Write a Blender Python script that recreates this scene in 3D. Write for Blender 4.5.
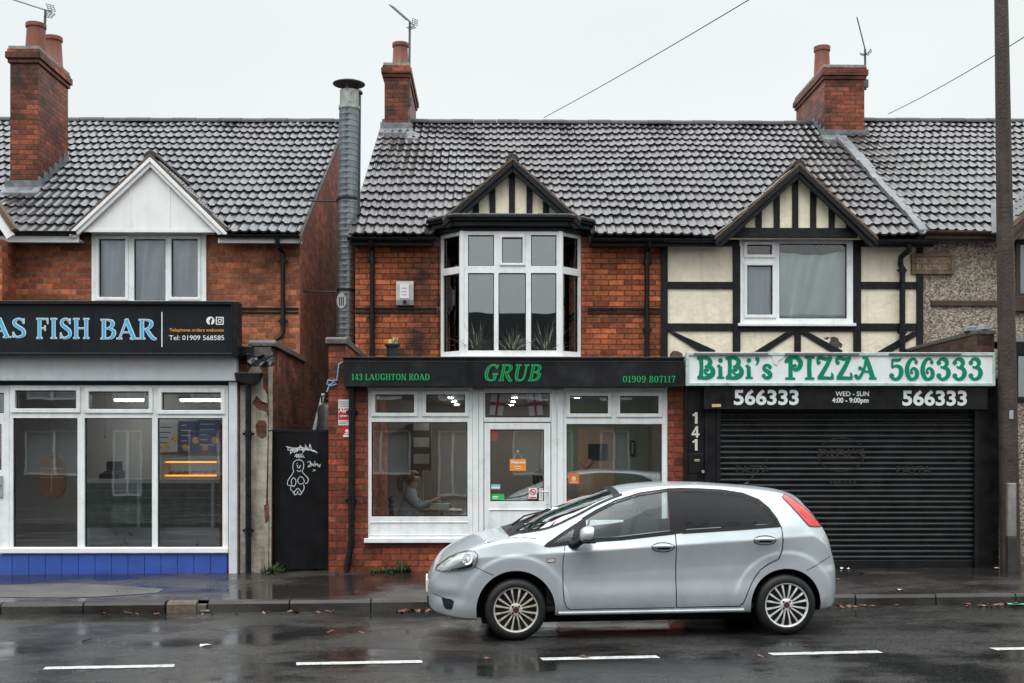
import bpy, bmesh, math, random
from mathutils import Vector, Matrix
random.seed(7)
rad = math.radians
SC = bpy.context.scene
for o in list(bpy.data.objects): bpy.data.objects.remove(o)
COL = SC.collection

# ------------------------------------------------------------------ camera
F, YH, CAMH, YAW = 1150.0, 448.0, 1.80, math.atan(20/1150)
cam_d = bpy.data.cameras.new('camera'); cam = bpy.data.objects.new('camera', cam_d); COL.objects.link(cam)
cam_d.sensor_width = 36; cam_d.lens = F/1024*36
cam_d.shift_y = (YH-341.5)/1024
cam_d.clip_end = 2000
cam.location = (0, 0, CAMH); cam.rotation_euler = (rad(90), 0, -YAW)
SC.camera = cam

# ------------------------------------------------------------------ overcast sky
SUN_EL, SUN_AZ = 58, 205
W = bpy.data.worlds.new('World'); SC.world = W; W.use_nodes = True
nt = W.node_tree; nt.nodes.clear()
N = nt.nodes.new; L = nt.links.new
out = N('ShaderNodeOutputWorld'); add = N('ShaderNodeAddShader')
sky = N('ShaderNodeTexSky'); sky.sky_type = 'NISHITA'; sky.sun_disc = False
sky.sun_elevation = rad(SUN_EL); sky.sun_rotation = rad(SUN_AZ); sky.dust_density = 4
hs = N('ShaderNodeHueSaturation'); hs.inputs['Saturation'].default_value = .12
L(sky.outputs[0], hs.inputs['Color'])
b1 = N('ShaderNodeBackground'); b1.inputs[1].default_value = .05; L(hs.outputs[0], b1.inputs[0])
tc = N('ShaderNodeTexCoord'); sx = N('ShaderNodeSeparateXYZ'); L(tc.outputs['Generated'], sx.inputs[0])
mr = N('ShaderNodeMapRange'); mr.interpolation_type = 'SMOOTHSTEP'
mr.inputs[1].default_value = .33; mr.inputs[2].default_value = 1.0; mr.inputs[3].default_value = .75; mr.inputs[4].default_value = 3.55
L(sx.outputs[2], mr.inputs[0])
nz = N('ShaderNodeTexNoise'); nz.inputs['Scale'].default_value = 2.2; nz.inputs['Detail'].default_value = 3
mp = N('ShaderNodeMapping'); mp.inputs['Scale'].default_value = (1, 1, 3); L(tc.outputs['Generated'], mp.inputs[0]); L(mp.outputs[0], nz.inputs['Vector'])
mr2 = N('ShaderNodeMapRange'); mr2.inputs[1].default_value = .3; mr2.inputs[2].default_value = .7; mr2.inputs[3].default_value = .96; mr2.inputs[4].default_value = 1.04
L(nz.outputs[0], mr2.inputs[0])
mu = N('ShaderNodeMath'); mu.operation = 'MULTIPLY'; L(mr.outputs[0], mu.inputs[0]); L(mr2.outputs[0], mu.inputs[1])
b2 = N('ShaderNodeBackground'); b2.inputs[0].default_value = (.94, .985, 1, 1); L(mu.outputs[0], b2.inputs[1])
L(b1.outputs[0], add.inputs[0]); L(b2.outputs[0], add.inputs[1]); L(add.outputs[0], out.inputs[0])

sd = bpy.data.lights.new('sun', 'SUN'); sd.energy = .6; sd.angle = rad(40); sd.color = (1, .97, .93)
sun = bpy.data.objects.new('sun', sd); COL.objects.link(sun)
# azimuth measured so that the soft sun stands behind the camera, slightly left
sun.rotation_euler = (rad(90-SUN_EL), 0, rad(-15))

vs = SC.view_settings
vs.view_transform = 'Standard'; vs.look = 'None'; vs.exposure = 0; vs.gamma = 1; vs.use_curve_mapping = False
SC.render.engine = 'CYCLES'
try:
    SC.cycles.max_bounces = 8; SC.cycles.transparent_max_bounces = 16; SC.cycles.glossy_bounces = 4
    SC.cycles.diffuse_bounces = 3; SC.cycles.caustics_reflective = False; SC.cycles.caustics_refractive = False
except Exception: pass

# ------------------------------------------------------------------ measuring helpers
FY, UY = 15.1, 17.7            # depth of the shop fronts and of the upper walls
ST, CT = math.sin(YAW), math.cos(YAW)
def at(px, py, Y):
    u = (px-512)/F; v = (YH-py)/F
    t = Y/(CT-u*ST)
    return Vector((t*(u*CT+ST), Y, CAMH+t*v))
def X_(px, Y): return at(px, YH, Y).x
def Z_(py, Y, px=492): return at(px, py, Y).z
def R(px0, py0, px1, py1, Y):
    a = at(px0, py1, Y); b = at(px1, py0, Y)
    return (a.x, b.x, (a.z+at(px1, py1, Y).z)/2, (b.z+at(px0, py0, Y).z)/2)
SL = .008                      # the street climbs gently to the right
def gz(X): return SL*X
KY = 12.82
def pz(X, Y):
    t = (Y-KY-.12)/(FY-KY-.12); return (gz(X)+.12)*(1-t)+(.006*X+.19)*t

# ------------------------------------------------------------------ object helpers
ORG = {}
def tag(o, label=None, cat=None, group=None, kind=None):
    if label: o['label'] = label
    if cat: o['category'] = cat
    if group: o['group'] = group
    if kind: o['kind'] = kind
    return o
def thing(name, label, cat, loc=(0,0,0), group=None, kind=None):
    o = bpy.data.objects.new(name, None); COL.objects.link(o)
    o.location = loc; o.empty_display_size = .1
    ORG[o] = Vector(loc)
    return tag(o, label, cat, group, kind)
def link_mesh(name, me, mat, parent=None, org=None, smooth=False, bev=0, seg=2):
    o = bpy.data.objects.new(name, me); COL.objects.link(o)
    if mat is not None:
        me.materials.clear()
        for m in (mat if isinstance(mat, (list, tuple)) else [mat]): me.materials.append(m)
    if parent is not None:
        o.parent = parent; ORG[o] = ORG[parent]
    else:
        ORG[o] = Vector(org) if org is not None else Vector((0,0,0))
        o.location = ORG[o]
    g = ORG[o]
    if g.length > 0: me.transform(Matrix.Translation(-g))
    if smooth:
        me.polygons.foreach_set('use_smooth', [True]*len(me.polygons))
        try: me.set_sharp_from_angle(angle=rad(smooth if smooth > 1 else 40))
        except Exception: pass
    if bev:
        b = o.modifiers.new('bevel', 'BEVEL'); b.width = bev; b.segments = seg; b.limit_method = 'ANGLE'; b.angle_limit = rad(40)
    me.update()
    return o
class MB:
    def __init__(s): s.v = []; s.f = []; s.uv = None; s.mi = []
    def face(s, pts, mi=0):
        n = len(s.v); s.v += [tuple(p) for p in pts]; s.f.append(tuple(range(n, n+len(pts)))); s.mi.append(mi)
    def box(s, x0, x1, y0, y1, z0, z1, mi=0, top=None):
        if x0 > x1: x0, x1 = x1, x0
        if y0 > y1: y0, y1 = y1, y0
        if z0 > z1: z0, z1 = z1, z0
        n = len(s.v)
        s.v += [(x0,y0,z0),(x1,y0,z0),(x1,y1,z0),(x0,y1,z0),(x0,y0,z1),(x1,y0,z1),(x1,y1,z1),(x0,y1,z1)]
        for q in ((0,3,2,1),(4,5,6,7),(0,1,5,4),(1,2,6,5),(2,3,7,6),(3,0,4,7)):
            s.f.append(tuple(n+i for i in q)); s.mi.append(mi)
        return s
    def prism(s, poly, y0, y1, mi=0):      # poly in (x,z), any winding, extruded y0..y1
        a = sum(poly[i][0]*poly[(i+1)%len(poly)][1]-poly[(i+1)%len(poly)][0]*poly[i][1] for i in range(len(poly)))
        if a < 0: poly = poly[::-1]
        n = len(s.v); k = len(poly)
        s.v += [(p[0], y0, p[1]) for p in poly]+[(p[0], y1, p[1]) for p in poly]
        s.f.append(tuple(n+i for i in range(k))); s.f.append(tuple(n+k+i for i in reversed(range(k))))
        for i in range(k):
            j = (i+1) % k; s.f.append((n+j, n+i, n+k+i, n+k+j))
        s.mi += [mi]*(k+2)
        return s
    def prismx(s, poly, x0, x1, mi=0):     # poly in (y,z) extruded along x
        a = sum(poly[i][0]*poly[(i+1)%len(poly)][1]-poly[(i+1)%len(poly)][0]*poly[i][1] for i in range(len(poly)))
        if a < 0: poly = poly[::-1]
        n = len(s.v); k = len(poly)
        s.v += [(x0, p[0], p[1]) for p in poly]+[(x1, p[0], p[1]) for p in poly]
        s.f.append(tuple(n+i for i in reversed(range(k)))); s.f.append(tuple(n+k+i for i in range(k)))
        for i in range(k):
            j = (i+1) % k; s.f.append((n+i, n+j, n+k+j, n+k+i))
        s.mi += [mi]*(k+2)
        return s
    def prismz(s, poly, z0, z1, mi=0):
        a = sum(poly[i][0]*poly[(i+1)%len(poly)][1]-poly[(i+1)%len(poly)][0]*poly[i][1] for i in range(len(poly)))
        if a < 0: poly = poly[::-1]
        n = len(s.v); k = len(poly)
        s.v += [(p[0], p[1], z0) for p in poly]+[(p[0], p[1], z1) for p in poly]
        s.f.append(tuple(n+i for i in reversed(range(k)))); s.f.append(tuple(n+k+i for i in range(k)))
        for i in range(k):
            j = (i+1) % k; s.f.append((n+i, n+j, n+k+j, n+k+i))
        s.mi += [mi]*(k+2)
        return s
    def bar(s, p0, p1, w, d, up=(0,0,1), mi=0):   # square bar between two points
        p0 = Vector(p0); p1 = Vector(p1); t = (p1-p0).normalized(); u = Vector(up)
        a = t.cross(u)
        if a.length < 1e-4: a = t.cross(Vector((1,0,0)))
        a.normalize(); b = a.cross(t).normalized()
        n = len(s.v)
        for p in (p0, p1):
            for i, j in ((-1,-1),(1,-1),(1,1),(-1,1)): s.v.append(tuple(p+a*(i*w/2)+b*(j*d/2)))
        for q in ((0,1,2,3),(7,6,5,4),(1,0,4,5),(2,1,5,6),(3,2,6,7),(0,3,7,4)):
            s.f.append(tuple(n+i for i in q)); s.mi.append(mi)
        return s
    def tube(s, pts, r, n=10, cap=True, mi=0):
        pts = [Vector(p) for p in pts]; k = len(pts)
        rs = r if isinstance(r, (list, tuple)) else [r]*k
        base = len(s.v); prev = None
        for i, p in enumerate(pts):
            t = (pts[min(i+1, k-1)]-pts[max(i-1, 0)]).normalized()
            if prev is None:
                a = t.cross(Vector((0,0,1)))
                if a.length < .05: a = t.cross(Vector((0,1,0)))
            else: a = prev-t*prev.dot(t)
            a.normalize(); prev = a; b = t.cross(a)
            for j in range(n):
                an = 2*math.pi*j/n
                s.v.append(tuple(p+(a*math.cos(an)+b*math.sin(an))*rs[i]))
        for i in range(k-1):
            for j in range(n):
                j2 = (j+1) % n
                s.f.append((base+i*n+j, base+i*n+j2, base+(i+1)*n+j2, base+(i+1)*n+j)); s.mi.append(mi)
        if cap:
            s.f.append(tuple(base+j for j in reversed(range(n)))); s.f.append(tuple(base+(k-1)*n+j for j in range(n))); s.mi += [mi]*2
        return s
    def lathe(s, prof, c=(0,0,0), n=24, axis='z', mi=0, cap=True):  # prof list of (r, h)
        base = len(s.v); c = Vector(c); k = len(prof)
        for r_, h_ in prof:
            for j in range(n):
                a = 2*math.pi*j/n; x, y = r_*math.cos(a), r_*math.sin(a)
                if axis == 'z': p = Vector((x, y, h_))
                elif axis == 'y': p = Vector((x, h_, -y))
                else: p = Vector((h_, x, y))
                s.v.append(tuple(c+p))
        for i in range(k-1):
            for j in range(n):
                j2 = (j+1) % n
                s.f.append((base+i*n+j, base+i*n+j2, base+(i+1)*n+j2, base+(i+1)*n+j)); s.mi.append(mi)
        if cap: s.f.append(tuple(base+j for j in reversed(range(n)))); s.f.append(tuple(base+(k-1)*n+j for j in range(n))); s.mi += [mi]*2
        return s
    def plate(s, rect, holes, y0, y1, mi=0):   # upright plate facing -y with rectangular holes (x0,x1,z0,z1)
        X0, X1, Z0, Z1 = rect
        xs = sorted({X0, X1}|{min(max(v, X0), X1) for h in holes for v in h[:2]})
        zs = sorted({Z0, Z1}|{min(max(v, Z0), Z1) for h in holes for v in h[2:4]})
        def solid(i, j):
            if i < 0 or j < 0 or i >= len(xs)-1 or j >= len(zs)-1: return False
            cx = (xs[i]+xs[i+1])/2; cz = (zs[j]+zs[j+1])/2
            return not any(h[0] < cx < h[1] and h[2] < cz < h[3] for h in holes)
        for i in range(len(xs)-1):
            for j in range(len(zs)-1):
                if not solid(i, j): continue
                a, b, c, d = xs[i], xs[i+1], zs[j], zs[j+1]
                s.face([(a,y0,c),(b,y0,c),(b,y0,d),(a,y0,d)], mi)
                s.face([(b,y1,c),(a,y1,c),(a,y1,d),(b,y1,d)], mi)
                if not solid(i-1, j): s.face([(a,y1,c),(a,y0,c),(a,y0,d),(a,y1,d)], mi)
                if not solid(i+1, j): s.face([(b,y0,c),(b,y1,c),(b,y1,d),(b,y0,d)], mi)
                if not solid(i, j-1): s.face([(a,y1,c),(b,y1,c),(b,y0,c),(a,y0,c)], mi)
                if not solid(i, j+1): s.face([(a,y0,d),(b,y0,d),(b,y1,d),(a,y1,d)], mi)
        return s
    def xform(s, M, start=0):
        for i in range(start, len(s.v)): s.v[i] = tuple(M @ Vector(s.v[i]))
    def mesh(s, name, weld=True):
        me = bpy.data.meshes.new(name); me.from_pydata(s.v, [], s.f)
        if any(s.mi): me.polygons.foreach_set('material_index', s.mi)
        if s.uv:
            ul = me.uv_layers.new(name='tile')
            for p in me.polygons:
                for li, uv in zip(p.loop_indices, s.uv[p.index]): ul.data[li].uv = uv
        if weld:
            bm = bmesh.new(); bm.from_mesh(me); bmesh.ops.remove_doubles(bm, verts=bm.verts, dist=1e-5); bm.to_mesh(me); bm.free()
        return me
    def build(s, name, mat, parent=None, org=None, smooth=False, bev=0, seg=2, weld=True):
        return link_mesh(name, s.mesh(name, weld), mat, parent, org, smooth, bev, seg)

# ------------------------------------------------------------------ materials
def newmat(name):
    m = bpy.data.materials.new(name); m.use_nodes = True
    t = m.node_tree; p = t.nodes['Principled BSDF']
    return m, t, p
def M(name, col, rough=.5, metal=0, var=.12, scale=5, bump=0, bscale=60, streak=0, spec=.35, coat=0, rvar=.1, dirt=None, dirtamt=0, dscale=2.5, emit=None, es=0, seed=0):
    m, t, p = newmat(name); N = t.nodes.new; L = t.links.new
    g = N('ShaderNodeNewGeometry')
    off = N('ShaderNodeVectorMath'); off.operation = 'ADD'; off.inputs[1].default_value = (seed*3.1, seed*1.7, seed*2.3); L(g.outputs['Position'], off.inputs[0])
    n1 = N('ShaderNodeTexNoise'); n1.inputs['Scale'].default_value = scale; n1.inputs['Detail'].default_value = 6; L(off.outputs[0], n1.inputs['Vector'])
    r = N('ShaderNodeMapRange'); r.inputs[1].default_value = .25; r.inputs[2].default_value = .75; r.inputs[3].default_value = 1-var; r.inputs[4].default_value = 1+var
    L(n1.outputs[0], r.inputs[0])
    mx = N('ShaderNodeMix'); mx.data_type = 'RGBA'; mx.blend_type = 'MULTIPLY'; mx.inputs[0].default_value = 1
    mx.inputs[6].default_value = (*col, 1); L(r.outputs[0], mx.inputs[7])
    c = mx.outputs[2]
    if streak:
        mp = N('ShaderNodeMapping'); mp.inputs['Scale'].default_value = (14, 14, .9); L(off.outputs[0], mp.inputs[0])
        n2 = N('ShaderNodeTexNoise'); n2.inputs['Scale'].default_value = 1; n2.inputs['Detail'].default_value = 4; L(mp.outputs[0], n2.inputs['Vector'])
        r2 = N('ShaderNodeMapRange'); r2.inputs[1].default_value = .48; r2.inputs[2].default_value = .72; r2.inputs[3].default_value = 1; r2.inputs[4].default_value = 1-streak
        L(n2.outputs[0], r2.inputs[0])
        m2 = N('ShaderNodeMix'); m2.data_type = 'RGBA'; m2.blend_type = 'MULTIPLY'; m2.inputs[0].default_value = 1
        L(c, m2.inputs[6]); L(r2.outputs[0], m2.inputs[7]); c = m2.outputs[2]
    if dirt is not None:
        n3 = N('ShaderNodeTexNoise'); n3.inputs['Scale'].default_value = dscale; n3.inputs['Detail'].default_value = 8; n3.inputs['Roughness'].default_value = .65; L(off.outputs[0], n3.inputs['Vector'])
        r3 = N('ShaderNodeMapRange'); r3.inputs[1].default_value = .5; r3.inputs[2].default_value = .75; r3.inputs[3].default_value = 0; r3.inputs[4].default_value = dirtamt
        L(n3.outputs[0], r3.inputs[0])
        m3 = N('ShaderNodeMix'); m3.data_type = 'RGBA'; L(r3.outputs[0], m3.inputs[0]); L(c, m3.inputs[6]); m3.inputs[7].default_value = (*dirt, 1); c = m3.outputs[2]
    L(c, p.inputs['Base Color'])
    rr = N('ShaderNodeMapRange'); rr.inputs[1].default_value = .3; rr.inputs[2].default_value = .7; rr.inputs[3].default_value = max(.02, rough-rvar); rr.inputs[4].default_value = min(1, rough+rvar)
    L(n1.outputs[0], rr.inputs[0]); L(rr.outputs[0], p.inputs['Roughness'])
    p.inputs['Metallic'].default_value = metal; p.inputs['Specular IOR Level'].default_value = spec; p.inputs['Coat Weight'].default_value = coat
    if coat: p.inputs['Coat Roughness'].default_value = .06
    if bump:
        n4 = N('ShaderNodeTexNoise'); n4.inputs['Scale'].default_value = bscale; n4.inputs['Detail'].default_value = 5; L(off.outputs[0], n4.inputs['Vector'])
        bp = N('ShaderNodeBump'); bp.inputs['Strength'].default_value = bump; bp.inputs['Distance'].default_value = .02
        L(n4.outputs[0], bp.inputs['Height']); L(bp.outputs[0], p.inputs['Normal'])
    if emit:
        p.inputs['Emission Color'].default_value = (*emit, 1); p.inputs['Emission Strength'].default_value = es
    return m
def brick_mat(name, c1, c2, mortar, soot=.5, wet=.55, msize=.011, seed=0, sootcol=(.02,.016,.014)):
    m, t, p = newmat(name); N = t.nodes.new; L = t.links.new
    g = N('ShaderNodeNewGeometry'); sp = N('ShaderNodeSeparateXYZ'); sn = N('ShaderNodeSeparateXYZ')
    L(g.outputs['Position'], sp.inputs[0]); L(g.outputs['True Normal'], sn.inputs[0])
    ab = N('ShaderNodeMath'); ab.operation = 'ABSOLUTE'; L(sn.outputs[0], ab.inputs[0])
    gt = N('ShaderNodeMath'); gt.operation = 'GREATER_THAN'; L(ab.outputs[0], gt.inputs[0]); gt.inputs[1].default_value = .7
    mu = N('ShaderNodeMix'); mu.data_type = 'FLOAT'; L(gt.outputs[0], mu.inputs[0]); L(sp.outputs[0], mu.inputs[2]); L(sp.outputs[1], mu.inputs[3])
    # slightly wandering courses
    wn = N('ShaderNodeTexNoise'); wn.inputs['Scale'].default_value = 3; L(g.outputs['Position'], wn.inputs['Vector'])
    wz = N('ShaderNodeMath'); wz.operation = 'MULTIPLY_ADD'; L(wn.outputs[0], wz.inputs[0]); wz.inputs[1].default_value = .012; L(sp.outputs[2], wz.inputs[2])
    cv = N('ShaderNodeCombineXYZ'); L(mu.outputs[0], cv.inputs[0]); L(wz.outputs[0], cv.inputs[1])
    b = N('ShaderNodeTexBrick'); L(cv.outputs[0], b.inputs['Vector'])
    b.inputs['Color1'].default_value = (*c1, 1); b.inputs['Color2'].default_value = (*c2, 1); b.inputs['Mortar'].default_value = (*mortar, 1)
    b.inputs['Scale'].default_value = 1; b.inputs['Mortar Size'].default_value = msize; b.inputs['Mortar Smooth'].default_value = .25; b.inputs['Bias'].default_value = -.1
    b.inputs['Brick Width'].default_value = .24; b.inputs['Row Height'].default_value = .083; b.squash = 1; b.offset_frequency = 2
    n1 = N('ShaderNodeTexNoise'); n1.inputs['Scale'].default_value = 22; n1.inputs['Detail'].default_value = 6; L(g.outputs['Position'], n1.inputs['Vector'])
    r1 = N('ShaderNodeMapRange'); r1.inputs[1].default_value = .3; r1.inputs[2].default_value = .7; r1.inputs[3].default_value = .68; r1.inputs[4].default_value = 1.28; L(n1.outputs[0], r1.inputs[0])
    m1 = N('ShaderNodeMix'); m1.data_type = 'RGBA'; m1.blend_type = 'MULTIPLY'; m1.inputs[0].default_value = 1; L(b.outputs['Color'], m1.inputs[6]); L(r1.outputs[0], m1.inputs[7])
    # a few burnt bricks: white noise on the brick cell
    off = N('ShaderNodeVectorMath'); off.operation = 'ADD'; off.inputs[1].default_value = (seed*7.3, seed*1.3, seed*4.1); L(g.outputs['Position'], off.inputs[0])
    n2 = N('ShaderNodeTexNoise'); n2.inputs['Scale'].default_value = 1.1; n2.inputs['Detail'].default_value = 9; n2.inputs['Roughness'].default_value = .7; L(off.outputs[0], n2.inputs['Vector'])
    r2 = N('ShaderNodeMapRange'); r2.inputs[1].default_value = .44; r2.inputs[2].default_value = .66; r2.inputs[3].default_value = 0; r2.inputs[4].default_value = min(.92, soot*1.15); L(n2.outputs[0], r2.inputs[0])
    m2 = N('ShaderNodeMix'); m2.data_type = 'RGBA'; L(r2.outputs[0], m2.inputs[0]); L(m1.outputs[2], m2.inputs[6]); m2.inputs[7].default_value = (*sootcol, 1)
    # every brick its own tone
    def mth(op, x, y=None):
        k = N('ShaderNodeMath'); k.operation = op
        for i, q in enumerate((x, y)):
            if q is None: continue
            if isinstance(q, (int, float)): k.inputs[i].default_value = q
            else: L(q, k.inputs[i])
        return k.outputs[0]
    row = mth('FLOOR', mth('DIVIDE', wz.outputs[0], .083)); par = mth('FLOORED_MODULO', row, 2.0)
    xo = mth('ADD', mu.outputs[0], mth('MULTIPLY', mth('SUBTRACT', 1.0, par), .12)); col_ = mth('FLOOR', mth('DIVIDE', xo, .24))
    cc = N('ShaderNodeCombineXYZ'); L(col_, cc.inputs[0]); L(row, cc.inputs[1]); cc.inputs[2].default_value = seed
    vo = N('ShaderNodeTexWhiteNoise'); L(cc.outputs[0], vo.inputs['Vector']); sv = N('ShaderNodeSeparateColor'); L(vo.outputs['Color'], sv.inputs[0])
    rv = N('ShaderNodeMapRange'); rv.inputs[1].default_value = 0; rv.inputs[2].default_value = 1; rv.inputs[3].default_value = .55; rv.inputs[4].default_value = 1.35; L(sv.outputs[0], rv.inputs[0])
    m3 = N('ShaderNodeMix'); m3.data_type = 'RGBA'; m3.blend_type = 'MULTIPLY'; m3.inputs[0].default_value = .8; L(m2.outputs[2], m3.inputs[6]); L(rv.outputs[0], m3.inputs[7])
    L(m3.outputs[2], p.inputs['Base Color']); p.inputs['Roughness'].default_value = wet; p.inputs['Specular IOR Level'].default_value = .2
    bp = N('ShaderNodeBump'); bp.inputs['Strength'].default_value = .7; bp.inputs['Distance'].default_value = .012; bp.invert = True
    ma = N('ShaderNodeMath'); ma.operation = 'MULTIPLY_ADD'; L(n1.outputs[0], ma.inputs[0]); ma.inputs[1].default_value = -.45; L(b.outputs['Fac'], ma.inputs[2])
    L(ma.outputs[0], bp.inputs['Height']); L(bp.outputs[0], p.inputs['Normal'])
    return m
def tile_mat(name, base, alt, seed=0):
    m, t, p = newmat(name); N = t.nodes.new; L = t.links.new
    uv = N('ShaderNodeUVMap'); uv.uv_map = 'tile'
    fl = N('ShaderNodeVectorMath'); fl.operation = 'FLOOR'; L(uv.outputs[0], fl.inputs[0])
    wn = N('ShaderNodeTexWhiteNoise'); L(fl.outputs[0], wn.inputs['Vector'])
    mx = N('ShaderNodeMix'); mx.data_type = 'RGBA'; L(wn.outputs['Value'], mx.inputs[0]); mx.inputs[6].default_value = (*base, 1); mx.inputs[7].default_value = (*alt, 1)
    g = N('ShaderNodeNewGeometry'); n1 = N('ShaderNodeTexNoise'); n1.inputs['Scale'].default_value = 1.3; n1.inputs['Detail'].default_value = 8; L(g.outputs['Position'], n1.inputs['Vector'])
    r1 = N('ShaderNodeMapRange'); r1.inputs[1].default_value = .3; r1.inputs[2].default_value = .7; r1.inputs[3].default_value = .62; r1.inputs[4].default_value = 1.35; L(n1.outputs[0], r1.inputs[0])
    m2 = N('ShaderNodeMix'); m2.data_type = 'RGBA'; m2.blend_type = 'MULTIPLY'; m2.inputs[0].default_value = 1; L(mx.outputs[2], m2.inputs[6]); L(r1.outputs[0], m2.inputs[7])
    n2 = N('ShaderNodeTexNoise'); n2.inputs['Scale'].default_value = 9; n2.inputs['Detail'].default_value = 6; L(g.outputs['Position'], n2.inputs['Vector'])
    r2 = N('ShaderNodeMapRange'); r2.inputs[1].default_value = .64; r2.inputs[2].default_value = .72; r2.inputs[3].default_value = 0; r2.inputs[4].default_value = .7; L(n2.outputs[0], r2.inputs[0])
    m3 = N('ShaderNodeMix'); m3.data_type = 'RGBA'; L(r2.outputs[0], m3.inputs[0]); L(m2.outputs[2], m3.inputs[6]); m3.inputs[7].default_value = m3.inputs[7].default_value = (.018,.020,.012, 1)
    L(m3.outputs[2], p.inputs['Base Color'])
    r3 = N('ShaderNodeMapRange'); r3.inputs[3].default_value = .14; r3.inputs[4].default_value = .36; L(wn.outputs['Value'], r3.inputs[0]); L(r3.outputs[0], p.inputs['Roughness'])
    n4 = N('ShaderNodeTexNoise'); n4.inputs['Scale'].default_value = 70; n4.inputs['Detail'].default_value = 4; L(g.outputs['Position'], n4.inputs['Vector'])
    bp = N('ShaderNodeBump'); bp.inputs['Strength'].default_value = .25; bp.inputs['Distance'].default_value = .01; L(n4.outputs[0], bp.inputs['Height']); L(bp.outputs[0], p.inputs['Normal'])
    p.inputs['Specular IOR Level'].default_value = .55
    return m
def glass_mat(name, tint=(.75,.8,.8), refl=.14, rough=.0, wob=.04, dark=0, wscale=3, ior=1.5):
    m, t, p = newmat(name); N = t.nodes.new; L = t.links.new
    t.nodes.remove(p)
    o = t.nodes['Material Output']
    tr = N('ShaderNodeBsdfTransparent'); tr.inputs[0].default_value = (*tint, 1)
    gl = N('ShaderNodeBsdfGlossy'); gl.inputs[0].default_value = (.93,.97,1,1); gl.inputs['Roughness'].default_value = rough
    fr = N('ShaderNodeFresnel'); fr.inputs[0].default_value = ior
    ad = N('ShaderNodeMath'); ad.operation = 'ADD'; ad.use_clamp = True; L(fr.outputs[0], ad.inputs[0]); ad.inputs[1].default_value = refl
    mx = N('ShaderNodeMixShader'); L(ad.outputs[0], mx.inputs[0]); L(tr.outputs[0], mx.inputs[1]); L(gl.outputs[0], mx.inputs[2]); L(mx.outputs[0], o.inputs[0])
    if wob:
        g = N('ShaderNodeNewGeometry'); n4 = N('ShaderNodeTexNoise'); n4.inputs['Scale'].default_value = wscale; n4.inputs['Detail'].default_value = 1; L(g.outputs['Position'], n4.inputs['Vector'])
        bp = N('ShaderNodeBump'); bp.inputs['Strength'].default_value = wob; bp.inputs['Distance'].default_value = .1; L(n4.outputs[0], bp.inputs['Height']); L(bp.outputs[0], gl.inputs['Normal']); L(bp.outputs[0], fr.inputs['Normal'])
    return m
BR_LEFT = brick_mat('brick_left', (.47,.130,.050), (.26,.062,.030), (.20,.155,.12), .5, .55, .010, 1)
BR_MID = brick_mat('brick_mid', (.54,.140,.042), (.28,.060,.025), (.095,.060,.042), .8, .55, .010, 2)
BR_LOW = brick_mat('brick_low', (.35,.080,.036), (.20,.044,.026), (.095,.062,.048), .7, .45, .009, 3)
BR_DARK = brick_mat('brick_dark', (.46,.135,.058), (.26,.066,.036), (.22,.165,.13), .5, .55, .010, 4)
BR_CHIM = brick_mat('brick_chimney', (.30,.076,.034), (.16,.038,.021), (.095,.060,.045), .9, .5, .011, 5)
TILE_L = tile_mat('roof_tile_a', (.032,.033,.036), (.060,.059,.064), 1)
TILE_M = tile_mat('roof_tile_b', (.034,.031,.033), (.064,.057,.060), 2)
TILE_R = tile_mat('roof_tile_c', (.033,.031,.032), (.060,.056,.057), 3)
UPVC = M('white_upvc', (.80,.82,.82), .32, var=.05, scale=3, dirt=(.36,.36,.31), dirtamt=.35, dscale=5, streak=.10)
UPVC2 = M('white_upvc_old', (.80,.81,.80), .4, var=.04, scale=3, dirt=(.40,.38,.33), dirtamt=.2, dscale=4, streak=.05)
BLACK = M('black_paint', (.011,.011,.012), .4, var=.3, scale=8, streak=.2, bump=.1, bscale=20, spec=.25)
BLACKG = M('black_plastic', (.008,.009,.010), .3, var=.25, scale=10, spec=.25)
TIMBER = M('black_timber', (.010,.011,.013), .5, var=.45, scale=12, bump=.3, bscale=35, spec=.2, dirt=(.035,.033,.032), dirtamt=.5, dscale=7)
CREAM = M('cream_render', (.83,.75,.59), .65, var=.07, scale=4, bump=.6, bscale=14, streak=.10, dirt=(.36,.31,.23), dirtamt=.35, dscale=6, spec=.2)
LEAD = M('lead_flashing', (.13,.14,.15), .5, var=.4, scale=9, bump=.4, bscale=15, dirt=(.34,.34,.34), dirtamt=.6, dscale=5)
MORTAR = M('mortar', (.25,.24,.22), .7, var=.35, scale=14, bump=.5, bscale=40)
VERGE = M('verge_mortar', (.13,.085,.058), .7, var=.4, scale=10, bump=.6, bscale=35, dirt=(.05,.04,.035), dirtamt=.6, dscale=9)
TERRA = M('terracotta', (.19,.060,.036), .5, var=.25, scale=7, streak=.3)
ALU = M('grey_aluminium', (.46,.48,.49), .35, metal=.6, var=.08)
FASCIAW = M('painted_board', (.56,.585,.61), .45, var=.05, streak=.05, dirt=(.22,.23,.25), dirtamt=.25, dscale=6)
SHOPGLASS = glass_mat('shop_glass', (.965,.975,.97), .06, 0, .003)
UPGLASS = glass_mat('window_glass', (.975,.985,.98), .12, 0, .004)
GLASSN = glass_mat('net_window_glass', (.96,.975,.98), .02, 0, .004)
STEEL = M('galvanised_steel', (.21,.235,.245), .38, metal=.75, var=.25, scale=9, streak=.25, dirt=(.30,.32,.31), dirtamt=.25, dscale=5)
CONC = M('old_concrete', (.10,.092,.08), .7, var=.35, scale=9, bump=.7, bscale=25, dirt=(.04,.045,.03), dirtamt=.7, dscale=6)
WHITEP = M('white_paint', (.80,.81,.80), .45, var=.04)
DARKIN = M('dark_interior', (.045,.045,.045), .8, var=.2)

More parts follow.
